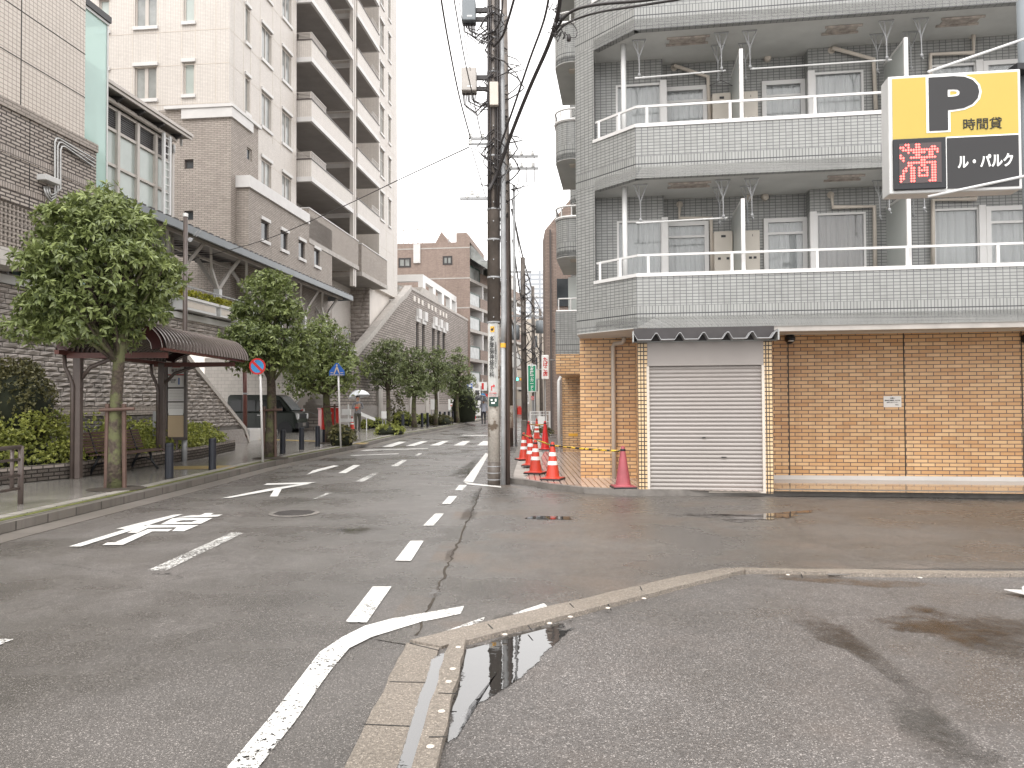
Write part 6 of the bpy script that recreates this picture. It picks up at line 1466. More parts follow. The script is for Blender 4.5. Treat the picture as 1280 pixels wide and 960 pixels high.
def pole2(u, vb, vt, r, label, sleeve=True, seed=1, arms=(), mat='pole_plate', Y=None, boxes=()):
    p = G(u, vb, .05); Yp = Y or p.y; zt = AT(u, vt, Yp).z; t = thing('utility_pole', label, 'utility pole', (p.x, Yp, 0)); lx = -.006*zt; b = MB(); b.tube([(0, 0, 0), (lx, 0, zt)], [r, r*.72], 12); b.build('shaft', mat, t, smooth=True)
    for v, w0, w1, n_ in arms:
        a = AT(u, v, Yp).z; b = MB(); b.box(w0, w1, -.06, .0, a-.04, a+.04); ar = b.build('cross_arm', 'galv', t)
        for k in range(n_): b = MB(); x = w0+(w1-w0)*(k+.5)/n_; b.lathe([(.05, 0), (.07, .05), (.03, .08), (.05, .13), (0, .16)], (x, -.03, a+.04), 7); b.build('insulator', 'bright_white', ar)
    rr = random.Random(seed); b = MB()
    for k in range(20):
        a = rr.uniform(zt*.45, zt*.97); s_ = rr.choice((-1, 1)); w_ = rr.uniform(.15, .6); h = rr.uniform(.2, .9)
        b.tube([(0, -r, a), (s_*w_*.6, -r-.05, a-h*.3), (s_*w_, -r, a-h*.7), (s_*w_*.5, -r-.03, a-h), (0, -r-.02, a-h*1.2)], rr.choice((.012, .02, .026)), 5)
    b.build('cable_tangle', 'dark_metal', t, smooth=True)
    for (du, v0, v1, w_) in boxes:
        a0, a1 = AT(u, v0, Yp).z, AT(u, v1, Yp).z; b = MB(); b.lathe([(w_, 0), (w_, a0-a1), (w_*.6, a0-a1+.05), (0, a0-a1+.06)], (du, -r-w_*.3, a1), 14); b.build('transformer', 'canopy_grey', t, smooth=True)
    return t
s2 = pole2(636.5, 556, -15, .15, 'second utility pole just behind the near one, dark with a pale lower shaft', arms=((196, -.1, 1.05, 3), (211, -.1, 1.05, 3)), seed=3)
b = MB(); Yq = s2.location.y; za = AT(636, 507, Yq).z; zb = AT(636, 535, Yq).z; b.tube([(0, 0, zb), (-.012, 0, za)], .155, 14); b.build('pale_sleeve', 'concrete_pole', s2, smooth=True)
b = MB(); b.tube([(.23, 0, 0), (.2, 0, 9)], .045, 8); b.build('conduit', 'galv', s2, smooth=True)
b = MB(); 
for k in range(3): x = .35+k*.28; za = AT(636, 196, Yq).z; b.tube([(x, -.05, za), (x+.01, -.05, za-.9), (x-.1-.1*k, -.05, za-1.2+.08*k), (.1, -.05, za-1.15)], .015, 5)
b.build('drop_wire', 'dark_metal', s2, smooth=True)
q0 = AT(633.5, 459, Yq-.2); q1 = AT(633.5, 507, Yq-.2); b = MB(); b.box(q0.x-.09, q0.x+.09, Yq-.24, Yq-.2, q1.z, q0.z); tag(b.build('blank_pole_sign', 'bright_white'), 'blank white vertical plate on the second pole, seen edge on', 'sign')
q = AT(640, 448, 40)
pole2(656, 541, 322, .15, 'third utility pole with a pointed top and a cross arm, beside the green sign', arms=((340, -1.0, .35, 2), (395, -.6, .6, 3)), seed=5, boxes=((-.5, 408, 425, .28),))
pole2(668, 530, 358, .15, 'fourth utility pole down the street, crowded with wires', arms=((372, -.8, .8, 4), (396, -.6, .6, 2)), seed=6, boxes=((.4, 402, 417, .3),))
pole2(677, 526, 386, .15, 'fifth and farthest utility pole in the row', arms=((398, -.8, .8, 3),), seed=7)
rr = random.Random(9)
for k, (a, c_) in enumerate((((640, 250, 27), (655, 345, 46)), ((641, 300, 27), (656, 400, 46)), ((640, 262, 27), (668, 372, 62)), ((655, 345, 46), (668, 372, 62)), ((655, 400, 46), (677, 398, 70)), ((668, 372, 62), (700, 420, 30)), ((640, 400, 27), (656, 470, 46)), ((656, 440, 46), (668, 430, 62)), ((668, 420, 62), (678, 440, 70)))):
    m_ = ((a[0]+c_[0])/2, (a[1]+c_[1])/2+6, (a[2]+c_[2])/2)
    wire('street_wire', None, [a, m_, c_], 40, .02+.012*(k % 3), None)
    o = bpy.context.scene.collection.objects[-1]; tag(o, ['sagging wire between the second and third poles, upper', 'sagging wire between the second and third poles, lower', 'long sagging wire from the second pole to the fourth pole', 'sagging wire from the third pole top to the fourth pole', 'sagging wire from the third pole to the fifth pole', 'diagonal wire from the fourth pole to the grey apartment block', 'thick diagonal cable beside the second pole, at sign height', 'short wire between the third and fourth poles, near sign height', 'short wire between the fourth and fifth poles'][k], 'cable')
# round mirror and signal
t = thing('traffic_mirror', 'round traffic mirror seen from its pale back, behind the second pole', 'mirror', (AT(642, 450, 60).x, 60, 0)); zc__ = AT(642, 450, 60).z
b = MB(); b.tube([(0, .05, 0), (0, .05, zc__)], .05, 6); b.build('pole', 'galv', t); b = MB(); b.lathe([(.62, 0), (.6, -.05), (0, -.1)], (0, 0, zc__), 20, 'y'); b.build('disc', 'soffit', t); b = MB(); b.lathe([(.66, -.03), (.66, .02)], (0, 0, zc__), 20, 'y'); b.build('hood', 'concrete_dark', t)
q = AT(651, 474, 80); t = thing('traffic_light', 'small traffic light with green lamp lit over the far street end', 'traffic light', (q.x, 80, 0))
b = MB(); b.box(-.6, .6, -.1, .1, q.z-.22, q.z+.22); b.box(.6, 2.2, .0, .08, q.z-.05, q.z+.05); b.box(2.1, 2.2, 0, .1, 0, q.z+.3); b.build('housing', 'canopy_grey', t)
for k, m_ in enumerate(('signal_green', 'amber', 'sign_red')):
    if m_ not in M: M[m_] = emis('signal_green', (.1, .9, .65), 2.0)
    b = MB(); b.lathe([(.15, -.12), (0, -.13)], (-.38+.38*k, 0, q.z), 12, 'y'); b.build('lamp', m_, t)

# ================================================================== SIGNS ON THE RIGHT
q0 = AT(659, 456, 33); q1 = AT(670.5, 490, 33); wd = q1.x-q0.x; xm = (q0.x+q1.x)/2
t = thing('green_sign', 'green vertical sign with white writing hung from the third pole', 'sign', (xm, 33, 0))
b = MB(); b.box(-wd/2, wd/2, -.05, .05, q1.z, q0.z); b.build('border', 'bright_white', t, bevel=.03)
b = MB(); b.box(-wd/2+.04, wd/2-.04, -.056, -.051, q1.z+.04, q0.z-.04); b.build('field', 'sign_green', t)
text('日\n本\n医\n療\nカ\nー\nド\nル', .165, 'bright_white', t, (0, -.06, (q0.z+q1.z)/2), offset=.004); b = MB(); b.tube([(wd/2, 0, q0.z-.2), (wd/2+.5, 0, q0.z-.2)], .02, 5); b.tube([(.12, .1, .05), (.12, .1, q1.z)], .03, 6); b.build('bracket', 'galv', t)
q0 = AT(677, 444, 24); q1 = AT(686, 474, 24); wd = q1.x-q0.x
t = thing('red_letter_sign', 'white vertical sign with red writing at the left of the grey block', 'sign', ((q0.x+q1.x)/2, 24, 0))
b = MB(); b.box(-wd/2, wd/2, -.09, .09, q1.z, q0.z); b.build('box', 'bright_white', t, bevel=.02); text('た\nば\nこ\n店', .155, 'sign_red', t, (0, -.095, (q0.z+q1.z)/2), offset=.004)
b = MB(); b.tube([(wd/2, 0, q0.z-.15), (wd/2+.45, .3, q0.z-.15)], .02, 5); b.tube([(0, .05, .05), (0, .05, q1.z)], .025, 6); b.build('bracket', 'galv', t)
for i, (u0, v0, u1, v1, Y, s_, lab) in enumerate(((656.5, 484, 661.5, 505, 44, '本\n町\n薬\n局', 'white vertical sign with black writing low on the third pole'), (653, 503, 658.5, 519, 48, 'ラ\nー\nメ', 'small white banner at the foot of the third pole'), (664, 495, 668, 500, 40, '止', 'tiny red and white sign under the green sign'))):
    q0 = AT(u0, v0, Y); q1 = AT(u1, v1, Y); wd = q1.x-q0.x; t = thing('small_sign', lab, 'sign', ((q0.x+q1.x)/2, Y, 0)); b = MB(); b.box(-wd/2, wd/2, -.02, .02, q1.z, q0.z); b.build('plate', 'bright_white' if i < 2 else 'sign_red', t); text(s_, .2, 'ink' if i < 2 else 'bright_white', t, (0, -.025, (q0.z+q1.z)/2))
    b = MB(); b.tube([(0, .03, .05), (0, .03, q1.z)], .03, 5); b.build('post', 'galv', t)
# white fence and planting behind the forecourt
fq0 = G(663, 546, .06); fq1 = G(688, 548, .06)
fe = thing('white_fence', 'white railing with a blank white board at the far edge of the forecourt', 'fence', (fq0.x, fq0.y, .06)); fw = fq1.x-fq0.x+.05
b = MB(); ht = AT(663, 514, fq0.y).z-.06
for x in (0, fw*.5, fw): b.box(x-.03, x+.03, -.03, .03, 0, ht)
for z in (ht, ht-.12, .65, .3): b.box(0, fw, -.02, .02, z-.03, z)
for k in range(12): x = fw*k/12; b.box(x, x+.015, -.01, .01, .3, ht)
b.build('railing', 'white_paint', fe); b = MB(); b.box(fw*.38, fw*.85, -.05, -.03, ht*.42, ht*.80); b.build('board', 'bright_white', fe)
shrub('weedy_plant', 'small weedy bush growing at the foot of the white fence', (fq0.x+.45, fq0.y-.9, .06), (.5, .35, .55), 1000, .07, 'leaf_bush', 91, 'plant', core=False)
q = G(655, 552, .06); b = MB(); b.box(q.x-.1, q.x+.1, q.y-.1, q.y+.1, .05, .85); tag(b.build('stone_post', 'concrete_dark', bevel=.02), 'short square grey stone post between the street and the forecourt', 'post')

# ---- parking sign, lit box on a pole outside the frame
YSg = 7.3; SA = R(-8.5)
pc = AT(1193, 165, YSg); sgm = RM(pc, SA)
ps = thing('parking_box_sign', 'big yellow and black parking box sign with a red dot display, at upper right', 'sign', tuple(pc), SA); ps.rotation_euler = (0, R(.2), SA)
SW_, SH_, SD = .592, .575, .11
b = MB(); b.box(-SW_, SW_, 0, SD*2, -SH_, SH_); b.build('box', 'white_metal', ps, bevel=.012)
b = MB(); b.box(-SW_+.035, SW_-.03, -.006, -.001, -.045, SH_-.03); b.build('yellow_panel', 'yellow', ps)
b = MB(); b.box(-SW_+.52, SW_-.03, -.006, -.001, -SH_+.03, -.058); b.build('black_panel', 'charcoal', ps)
b = MB(); b.box(-SW_+.03, -SW_+.505, -.03, .0, -SH_+.03, -.05); b.build('display_housing', 'black', ps, bevel=.008)
b = MB(); b.box(-SW_+.08, -SW_+.46, -.034, -.031, -SH_+.09, -.10); b.build('display_screen', 'led_off', ps)
b = MB(); b.box(-SW_+.505, -SW_+.518, -.008, -.0, -SH_+.03, -.05); b.box(-SW_+.518, SW_-.03, -.008, 0, -.058, -.045); b.build('divider', 'bright_white', ps)
text('P', .66, 'bright_white', ps, (-.03, -.008, .25), offset=.052, extrude=.001, sx=1.28); text('P', .66, 'charcoal', ps, (-.03, -.013, .25), offset=.034, extrude=.002, sx=1.28)
text('時間貸', .118, 'ink', ps, (.245, -.01, .055), offset=.0006)
text('ル・パルク', .135, 'bright_white', ps, (.268, -.01, -.305), offset=.0045, sx=.74)
bm_ = ["..##..##........", "##.#..##....##..", ".##############.", "...#.#####.##.#.", "#.....##...##...", "##..##########..", ".#......##......", "...###########..", "...##...##..##..", "..#.##.#.##.##..", ".##.##.####.##..", ".#..##.#..#.##..", "##..##.####.##..", "##..##......##..", "#...##.....###.."]
b = MB(); d = MB(); px = .378/16; pz = .40/16
for j in range(16):
    for i in range(16):
        x = -SW_+.082+px*(i+.5); z = -.103-pz*(j+.5); on = j < len(bm_) and i < len(bm_[j]) and bm_[j][i] == '#'
        r_ = px*.50; (b if on else d).quad((x-r_, -.036, z), (x, -.036, z-r_), (x+r_, -.036, z), (x, -.036, z+r_))
b.build('lit_dots', 'led', ps)
pp_ = AT(1296, 300, YSg+.5)
sp_ = thing('sign_pole', 'grey steel pole at the right edge carrying the yellow parking sign', 'pole', (pp_.x, pp_.y, 0)); b = MB(); b.tube([(0, 0, 0), (-.06, 0, 5.6)], .085, 14); b.build('shaft', 'canopy_grey', sp_, smooth=True)
for v0, v1, s_ in ((90, 42, 1), (246, 216, -1)):
    a = AT(1160, v0, YSg-.02 if s_ < 0 else YSg+.25); c_ = AT(1300, v1, YSg+.4 if s_ > 0 else YSg-.1); b = MB(); b.tube([tuple(a-sp_.location), tuple(c_-sp_.location)], .014, 8); b.build('brace_arm', 'white_metal', sp_, smooth=True)
b = MB(); q = AT(1278, 82, YSg+.3)-sp_.location; b.box(q.x-.05, .02, -.2, .1, q.z-.03, q.z+.03); b.build('bracket', 'black', sp_)
# flat white plate at the right edge
a = G(1255, 737, .04); t = thing('lock_plate', 'white metal parking lock plate lying on the lot at the right edge', 'lock plate', (a.x, a.y, .008), R(-12)); b = MB(); b.prism([(0, 0), (.35, -.55), (1.2, -.5), (1.1, .02)], .03, [.035, .05, .07, .05]); b.build('plate', 'white_paint', t); b = MB(); b.lathe([(.02, 0), (.02, .03), (0, .045)], (.12, -.06, .04), 10); b.lathe([(.07, 0), (.06, .06), (0, .1)], (.62, -.1, .05), 12); b.build('bolt', 'white_metal', t, smooth=True)
text('H', .09, 'ink', t, (.5, -.28, .064), rx=0)

# ================================================================== CONES AND BARS
def cone(name, u, v, z, kind, label, h=.68, group=None):
    p = G(u, v, z); t = thing('traffic_cone', label, 'traffic cone', (p.x, p.y, z), random.uniform(-.5, .5), 'red traffic cones on the forecourt'); mat = {'b': 'orange_cone', 'r': 'red_cone', 'f': 'faded_cone'}[kind]
    b = MB(); b.box(-.19, .19, -.19, .19, .0, .03); b.build('base_plate', 'black', t, bevel=.008)
    b = MB(); b.lathe([(.15, .03), (.14, .05), (.125, .06), (.035, h-.03), (.03, h), (.0, h+.01)], n=20); b.box(-.175, .175, -.175, .175, .03, .042); b.build('cone_body', mat, t, smooth=False)
    rad = lambda z_: .125+(.035-.125)*(z_-.06)/(h-.09)
    if kind == 'b':
        for z0, z1 in ((.27, .34), (.43, .50)): b = MB(); b.lathe([(rad(z0)+.003, z0), (rad(z1)+.003, z1)], n=20); b.build('reflective_band', 'bright_white', t)
    b = MB(); b.lathe([(.04, h-.08), (.046, h-.07), (.046, h-.05), (.038, h-.04)], n=14); b.build('bar_ring', 'black', t)
    return t
c1_ = cone('', 691, 599.5, .09, 'b', 'banded orange cone standing furthest right of the banded cones')
c2_ = cone('', 669.5, 592, .09, 'b', 'banded orange cone second from the right, nearest the kerb corner', h=.66)
c3_ = cone('', 663.5, 582.5, .09, 'b', 'banded orange cone third in the row, half hidden behind another')
c4_ = cone('', 655, 575, .06, 'b', 'leftmost banded orange cone at the forecourt edge')
c5_ = cone('', 681.5, 562.5, .09, 'r', 'plain red cone standing alone deep in the forecourt', h=.85)
c6_ = cone('', 779, 610, .09, 'f', 'faded pink red cone against the brick wall left of the shutter')
c7_ = cone('', 671, 549, .06, 'b', 'small far cone in front of the white fence', h=.8)
c8_ = cone('', 661, 556, .06, 'r', 'far plain cone behind the row, its tip showing', h=.8)
def bar(a, b__, lab, za, zb):
    b = MB(); A = Vector((a.location.x, a.location.y, a.location.z+za)); B = Vector((b__.location.x, b__.location.y, b__.location.z+zb)); mid = (A+B)/2; mid.z -= .015
    b.tube([tuple(A), tuple(mid), tuple(B)], .017, 8); tag(b.build('cone_bar', 'striped_bar', smooth=True), lab, 'cone bar', 'striped bars between the cones')
bar(c1_, c6_, 'yellow and black bar from the right banded cone to the faded cone', .62, .60); bar(c4_, c1_, 'yellow and black bar across the tops of the banded cones', .63, .62); bar(c8_, c5_, 'yellow and black bar far back between the plain cones', .7, .75)
p = G(731, 596, .09); t = thing('marker_post', 'thin white marker post with small writing beside the brick pier', 'post', (p.x, p.y, .09)); b = MB(); b.box(-.035, .035, -.02, .02, 0, .68); b.build('post', 'white_paint', t, bevel=.004); text('駐\n輪\n禁\n止', .04, 'ink', t, (0, -.023, .56))
# cones by the far banner and by the umbrella carrier
for i, (u, v, Y) in enumerate(((589.5, 524, 66), (593, 525, 68))):
    a = AT(u, v, Y); t = dup(c5_, (a.x, a.y, .1), 0, ('left', 'right')[i]+' one of two tiny red cones by the tall white banner', 'small cones by the banner')
a = G(440, 537, .13); dup(c1_, (a.x, a.y, .13), 0, 'red and white cone standing just behind the umbrella carrier', 'small cones on the left pavement')

# ================================================================== LEFT STREET FURNITURE
# bollards
bl_ = [(211.5, 598, .66, 'bollard nearest the camera, right of the stone paved seat area'), (265.5, 587, .66, 'second bollard, right of the timetable board'), (353.5, 567, .66, 'bollard just right of the second tree trunk'), (377, 562, .66, 'middle bollard of the three between the second tree and the post box'), (397, 558, .66, 'bollard directly before the red post box'),
       (503.5, 537.5, .8, 'bollard between the fourth and fifth trees'), (493, 532, .8, 'bollard right behind the fourth tree shrub'), (527.5, 534, .8, 'bollard right of the fifth tree'), (534.5, 533, .8, 'second bollard right of the fifth tree'), (556, 530, .8, 'bollard right of the sixth tree'), (561, 529, .8, 'second bollard right of the sixth tree'), (566, 528.5, .8, 'bollard under the larger white notice board'), (550, 529.5, .8, 'bollard partly hidden by the reddish shrub')]
proto = None
for i, (u, v, h, lab) in enumerate(bl_):
    p = G(u, v, .13); lab = 'black cylindrical '+lab
    if proto is None:
        proto = thing('bollard', lab, 'bollard', (p.x, p.y, .13), 0, 'black bollards along the left pavement')
        b = MB(); b.lathe([(.075, 0), (.075, h-.03), (.07, h-.01), (.0, h)], n=20); b.build('post', 'bollard', proto, smooth=False)
        b = MB(); b.lathe([(.077, h-.07), (.077, h-.055)], n=20); b.lathe([(.079, .0), (.079, .02)], n=20); b.build('ring', 'black', proto)
    else: t = dup(proto, (p.x, p.y, .13), 0, ' '.join(lab.split()[:16])); t.scale = (1, 1, h/.66)
# guard rail at the left edge
gp = G(25.5, 630, .13); t = thing('guard_rail', 'brown tubular guard rail ending at the left edge of the pavement', 'guard rail', (gp.x, gp.y, .13), R(1)); H_ = .80
b = MB(); b.tube([(0, 0, 0), (0, 0, H_)], .036, 12); b.tube([(-.0, -2.6, 0), (0, -2.6, H_)], .036, 12); b.build('post', 'brown_metal', t, smooth=True)
b = MB(); b.tube([(0, 0, H_-.01), (0, -2.6, H_-.01)], .028, 8)
for z in (.62, .40, .22): b.tube([(0, -.03, z), (0, -2.6, z)], .018, 8)
b.tube([(-.02, -.16, .2), (-.02, -.16, H_-.03)], .026, 8); b.build('rail', 'brown_metal', t, smooth=True)
# bus shelter
sh = thing('bus_shelter', 'brown ribbed barrel roof bus shelter standing over the bench', 'bus shelter', (0, 0, .0)); ya_, yb_ = 14.0, 18.15
prof = [(-8.28, 2.50), (-8.24, 2.62), (-8.0, 2.78), (-7.6, 2.90), (-7.15, 2.97), (-6.85, 2.97), (-6.62, 2.92), (-6.47, 2.80), (-6.38, 2.66), (-6.35, 2.52)]
def cat(pr, n):
    out = []
    for i in range(len(pr)-1):
        p0, p1_, p2_, p3_ = (Vector(pr[max(i-1, 0)]), Vector(pr[i]), Vector(pr[i+1]), Vector(pr[min(i+2, len(pr)-1)]))
        for k in range(n): t_ = k/n; out.append(tuple(.5*((2*p1_)+(p2_-p0)*t_+(2*p0-5*p1_+4*p2_-p3_)*t_*t_+(3*p1_-p0-3*p2_+p3_)*t_**3)))
    return out+[pr[-1]]
pr = cat(prof, 3); b = MB(); nr = 27; rows_ = []
sk = lambda y: .02*(y-ya_)
for k in range(nr*4+1):
    y = ya_+(yb_-ya_)*(k+(.3 if k % 2 else 0))/(nr*4+.3); d_ = .034*max(0, math.cos(2*PI*k/4))
    d_ = (.045, .045, -.035, -.035)[k % 4]
    row = []
    for i, (x, z) in enumerate(pr):
        a = Vector(pr[max(i-1, 0)]); c_ = Vector(pr[min(i+1, len(pr)-1)]); tt = (c_-a).normalized(); row.append((x-tt.y*d_+sk(y), y, z+tt.x*d_))
    rows_.append(row)
W__ = len(pr); b.add([v for r_ in rows_ for v in r_], [(j*W__+i, j*W__+i+1, (j+1)*W__+i+1, (j+1)*W__+i) for j in range(len(rows_)-1) for i in range(W__-1)])
b.build('ribbed_roof', M.setdefault('rib_metal', plain('rib_metal', (.13, .105, .095), .25, .15, 6, metal=.5)), sh)
for yy, nm in ((ya_-.06, 'end_panel'), (yb_+.01, 'end_panel')):
    ow = [(x, z+.03) for x, z in pr]; iw = []
    for i, (x, z) in enumerate(pr):
        a = Vector(pr[max(i-1, 0)]); c_ = Vector(pr[min(i+1, len(pr)-1)]); tt = (c_-a).normalized(); iw.append((x+tt.y*.20, z-tt.x*.20))
    iw = [p for p in iw]; b = MB(); n_ = len(pr)
    for i in range(n_-1):
        b.add([(ow[i][0]+sk(yy), yy, ow[i][1]), (ow[i+1][0]+sk(yy), yy, ow[i+1][1]), (iw[i+1][0]+sk(yy), yy, iw[i+1][1]), (iw[i][0]+sk(yy), yy, iw[i][1]), (ow[i][0]+sk(yy), yy+.05, ow[i][1]), (ow[i+1][0]+sk(yy), yy+.05, ow[i+1][1]), (iw[i+1][0]+sk(yy), yy+.05, iw[i+1][1]), (iw[i][0]+sk(yy), yy+.05, iw[i][1])], [(0,1,2,3), (7,6,5,4), (0,4,5,1), (3,2,6,7)])
    ep = b.build(nm, 'maroon', sh); b = MB(); b.tube([(x+sk(yy), yy-.004, z-.02) for x, z in ow[4:]], .007, 5); b.tube([(x+sk(yy), yy-.004, z+.02) for x, z in iw[4:]], .007, 5); b.build('white_outline', 'ygray', ep)
text('CHOFUKANNONMAE', .085, 'ygray', sh, (-7.02, ya_-.066, 2.885), mirror=True, sx=.8); text('MAE', .075, 'ygray', sh, (-6.80, ya_-.066, 2.80), mirror=True)
b = MB(); b.box(-6.40, -6.32, ya_-.05, yb_+.05, 2.48, 2.53); b.box(-8.32, -8.24, ya_-.05, yb_+.05, 2.42, 2.50)
for y in (ya_+.25, 17.7): b.box(-8.25, -6.4, y-.04, y+.04, 2.36, 2.46)
b.build('roof_beam', 'red_brown', sh)
for y in (ya_+.28, 17.7):
    b = MB(); b.box(-8.14, -8.0, y-.06, y+.06, .13, 2.45); po = b.build('post', 'brown_metal', sh, bevel=.01)
    b = MB(); b.tube([(-8.3, y-.05, 2.42), (-8.28, y-.06, 2.2), (-8.18, y-.08, 2.02), (-8.13, y-.08, 1.85), (-8.13, y-.08, .13)], .035, 8); b.build('drain_pipe', 'brown_metal', po, smooth=True)
b = MB(); b.tube([(-6.9, 17.72, 2.4), (-7.3, 17.72, 2.38), (-7.8, 17.72, 2.2), (-8.05, 17.72, 1.95)], .04, 8); b.tube([(-7.0, ya_+.3, 2.4), (-7.4, ya_+.3, 2.38), (-7.85, ya_+.3, 2.2), (-8.05, ya_+.3, 1.95)], .04, 8); b.build('brace', 'brown_metal', sh, smooth=True)
# bench
bn = thing('bench', 'brown slatted bench with black cast legs under the bus shelter', 'bench', (-7.82, 15.55, .13), R(-3)); Lb = 1.02
b = MB()
for k in range(7): b.box(.14+k*.003-.28+k*.066, .14-.28+k*.066+.052, -Lb, Lb, .405-.012*abs(k-3)*.4, .43-.012*abs(k-3)*.4)
b.build('seat', 'wood', bn, bevel=.006)
b = MB()
for k in range(7): z = .47+k*.057; x = -.19-k*.020; b.bar((x, -Lb, z), (x, Lb, z), .022, .046)
b.build('backrest', 'wood', bn, bevel=.005)
for y in (-.72, .72):
    b = MB(); b.tube([(.30, y, 0), (.16, y, .2), (.12, y, .39)], [.03, .024, .03], 7); b.tube([(-.30, y, 0), (-.2, y, .2), (-.1, y, .39)], [.03, .024, .03], 7); b.tube([(.18, y, .2), (0, y, .25), (-.2, y, .2)], .018, 6); b.tube([(-.14, y, .39), (-.2, y, .5), (-.33, y, .88)], [.025, .022, .015], 6); b.tube([(-.16, y, .39), (.28, y, .39)], .02, 6); b.build('leg', 'black', bn, smooth=True)
# timetable board and brown pole
a = G(220, 577, .13); tb = thing('timetable_board', 'tall brown framed bus timetable board with white and tan sheets', 'timetable board', (a.x, a.y, .13), R(2)); wdb = .25; z0b, z1b = AT(220, 550, a.y).z-.13, AT(220, 453, a.y).z-.13
b = MB(); b.box(-wdb, wdb, -.05, .05, z0b, z0b+.06); b.box(-wdb, wdb, -.05, .05, z1b-.06, z1b); b.box(-wdb, -wdb+.055, -.05, .05, z0b, z1b); b.box(wdb-.055, wdb, -.05, .05, z0b, z1b); b.box(-wdb+.05, wdb-.05, .0, .04, z0b, z1b); b.build('frame', 'frame_brown', tb)
zz = z1b-.07; iw_ = wdb-.06
b = MB(); b.box(-iw_, iw_, -.012, -.001, zz-.22, zz); b.box(-iw_, iw_, -.012, -.001, zz-.52, zz-.245); b.build('name_sheet', 'paper', tb); b = MB(); b.box(-iw_, iw_, -.014, -.0125, zz-.235, zz-.215); b.box(-iw_*.5, iw_*.5, -.014, -.0125, zz-.05, zz-.035); b.build('red_line', 'sign_red', tb)
text('観音前', .085, 'ink', tb, (0, -.014, zz-.13), sx=.9); text('調布駅\n北口', .05, 'ink', tb, (-.08, -.014, zz-.38)); b = MB(); b.box(.05, .08, -.014, -.0125, zz-.46, zz-.3); b.build('blue_mark', 'sign_blue', tb)
b = MB(); b.box(-iw_, iw_, -.012, -.001, zz-.86, zz-.56); b.box(-iw_, iw_, -.012, -.001, zz-1.15, zz-.89); b.build('time_sheet', 'paper', tb); b = MB(); b.box(-iw_+.02, iw_-.02, -.03, -.013, zz-1.19, zz-1.04); b.build('blue_notice', 'bright_white', tb)
b = MB()
for r_ in range(14): z = zz-.60-.036*r_; b.box(-iw_+.03, iw_-.03, -.0135, -.0125, z-.004, z)
b.build('text_line', 'concrete_dark', tb)
b = MB(); b.box(-iw_, iw_, -.012, -.001, z0b+.07, zz-1.2); b.build('map_sheet', 'paper_tan', tb)
for x in (-.0,): b = MB(); b.tube([(x, .0, 0), (x, .0, z0b+.02)], .045, 10); b.build('leg', 'brown_metal', tb, smooth=True)
a = G(230.5, 576.5, .13); t = thing('camera_pole', 'tall slim brown pole with a pale cap beside the timetable board', 'pole', (a.x, a.y, .13)); zt = AT(229, 271, a.y).z-.13
b = MB(); b.tube([(0, 0, 0), (0, 0, zt)], [.062, .052], 12); b.build('shaft', 'brown_metal', t, smooth=True); b = MB(); b.tube([(0, 0, .0), (0, 0, .62)], .064, 12); b.build('base_sleeve', 'galv', t, smooth=True); b = MB(); b.lathe([(.06, 0), (.06, .08), (0, .1)], (0, 0, zt), 12); b.build('cap', 'bright_white', t)
z = AT(229, 300, a.y).z-.13; b = MB(); b.tube([(0, 0, z), (.14, 0, z-.02), (.19, 0, z+.05)], .012, 5); b.lathe([(.05, -.01), (.06, 0), (.05, .01)], (.12, -.02, z), 10, 'y'); b.tube([(.2, 0, z+.1), (.32, 0, z+.24)], .012, 5); b.tube([(.25, 0, z+.08), (.37, 0, z+.22)], .012, 5); b.build('bracket', 'galv', t)
a = AT(192, 520, 18.1); b = MB(); b.box(a.x-.02, a.x+.14, 18.1, 18.16, .4, AT(192, 514, 18.1).z); tag(b.build('grey_cabinet', 'galv'), 'small pale grey panel behind the hedge under the shelter', 'panel')
# no parking sign
a = G(328.5, 577, .13); t = thing('no_parking_sign', 'round blue and red no parking sign on a white pole', 'sign', (a.x, a.y, .12)); zs_ = AT(323, 458, a.y).z-.12; dx = AT(322.5, 458, a.y).x-a.x
b = MB(); b.tube([(0, 0, 0), (dx*.6, 0, zs_+.12)], .028, 10); b.build('pole', 'white_paint', t, smooth=True); rs_ = .195
b = MB(); b.lathe([(rs_, -.045), (rs_, -.035)], (dx, 0, zs_), 28, 'y'); b.build('red_ring', 'sign_red', t); b = MB(); b.lathe([(rs_*.78, -.05), (rs_*.78, -.0455)], (dx, 0, zs_), 28, 'y'); b.build('blue_disc', 'sky_blue', t); b = MB(); s_ = rs_*.56; b.bar((dx-s_, -.053, zs_+s_), (dx+s_, -.053, zs_-s_), .004, .06, up=(1, 0, 1)); b.build('red_slash', 'sign_red', t)
# crossing sign
a = G(426, 559, .13); t = thing('crossing_sign', 'blue and white pedestrian crossing sign on a white pole by the post box', 'sign', (a.x, a.y, .12)); dx = AT(421.5, 460, a.y).x-a.x; zA_, zB_ = AT(421, 469.5, a.y).z-.12, AT(421, 454, a.y).z-.12
b = MB(); b.tube([(0, 0, 0), (dx*.8, 0, zB_)], .028, 10); b.build('pole', 'white_paint', t, smooth=True); hw = .24
pent = lambda k, yy0, yy1, m_: (MB().prism_axis([(dx-hw*k, zA_+.03*(1-k)*3), (dx+hw*k, zA_+.03*(1-k)*3), (dx+hw*k, zA_+(zB_-zA_)*.35*k), (dx+.04*k, zA_+(zB_-zA_)*k), (dx-.04*k, zA_+(zB_-zA_)*k), (dx-hw*k, zA_+(zB_-zA_)*.35*k)], yy0, yy1, 'y')).build('sign_plate' if k == 1 else 'inner_triangle', m_, t)
pent(1, -.05, -.035, 'sign_blue')
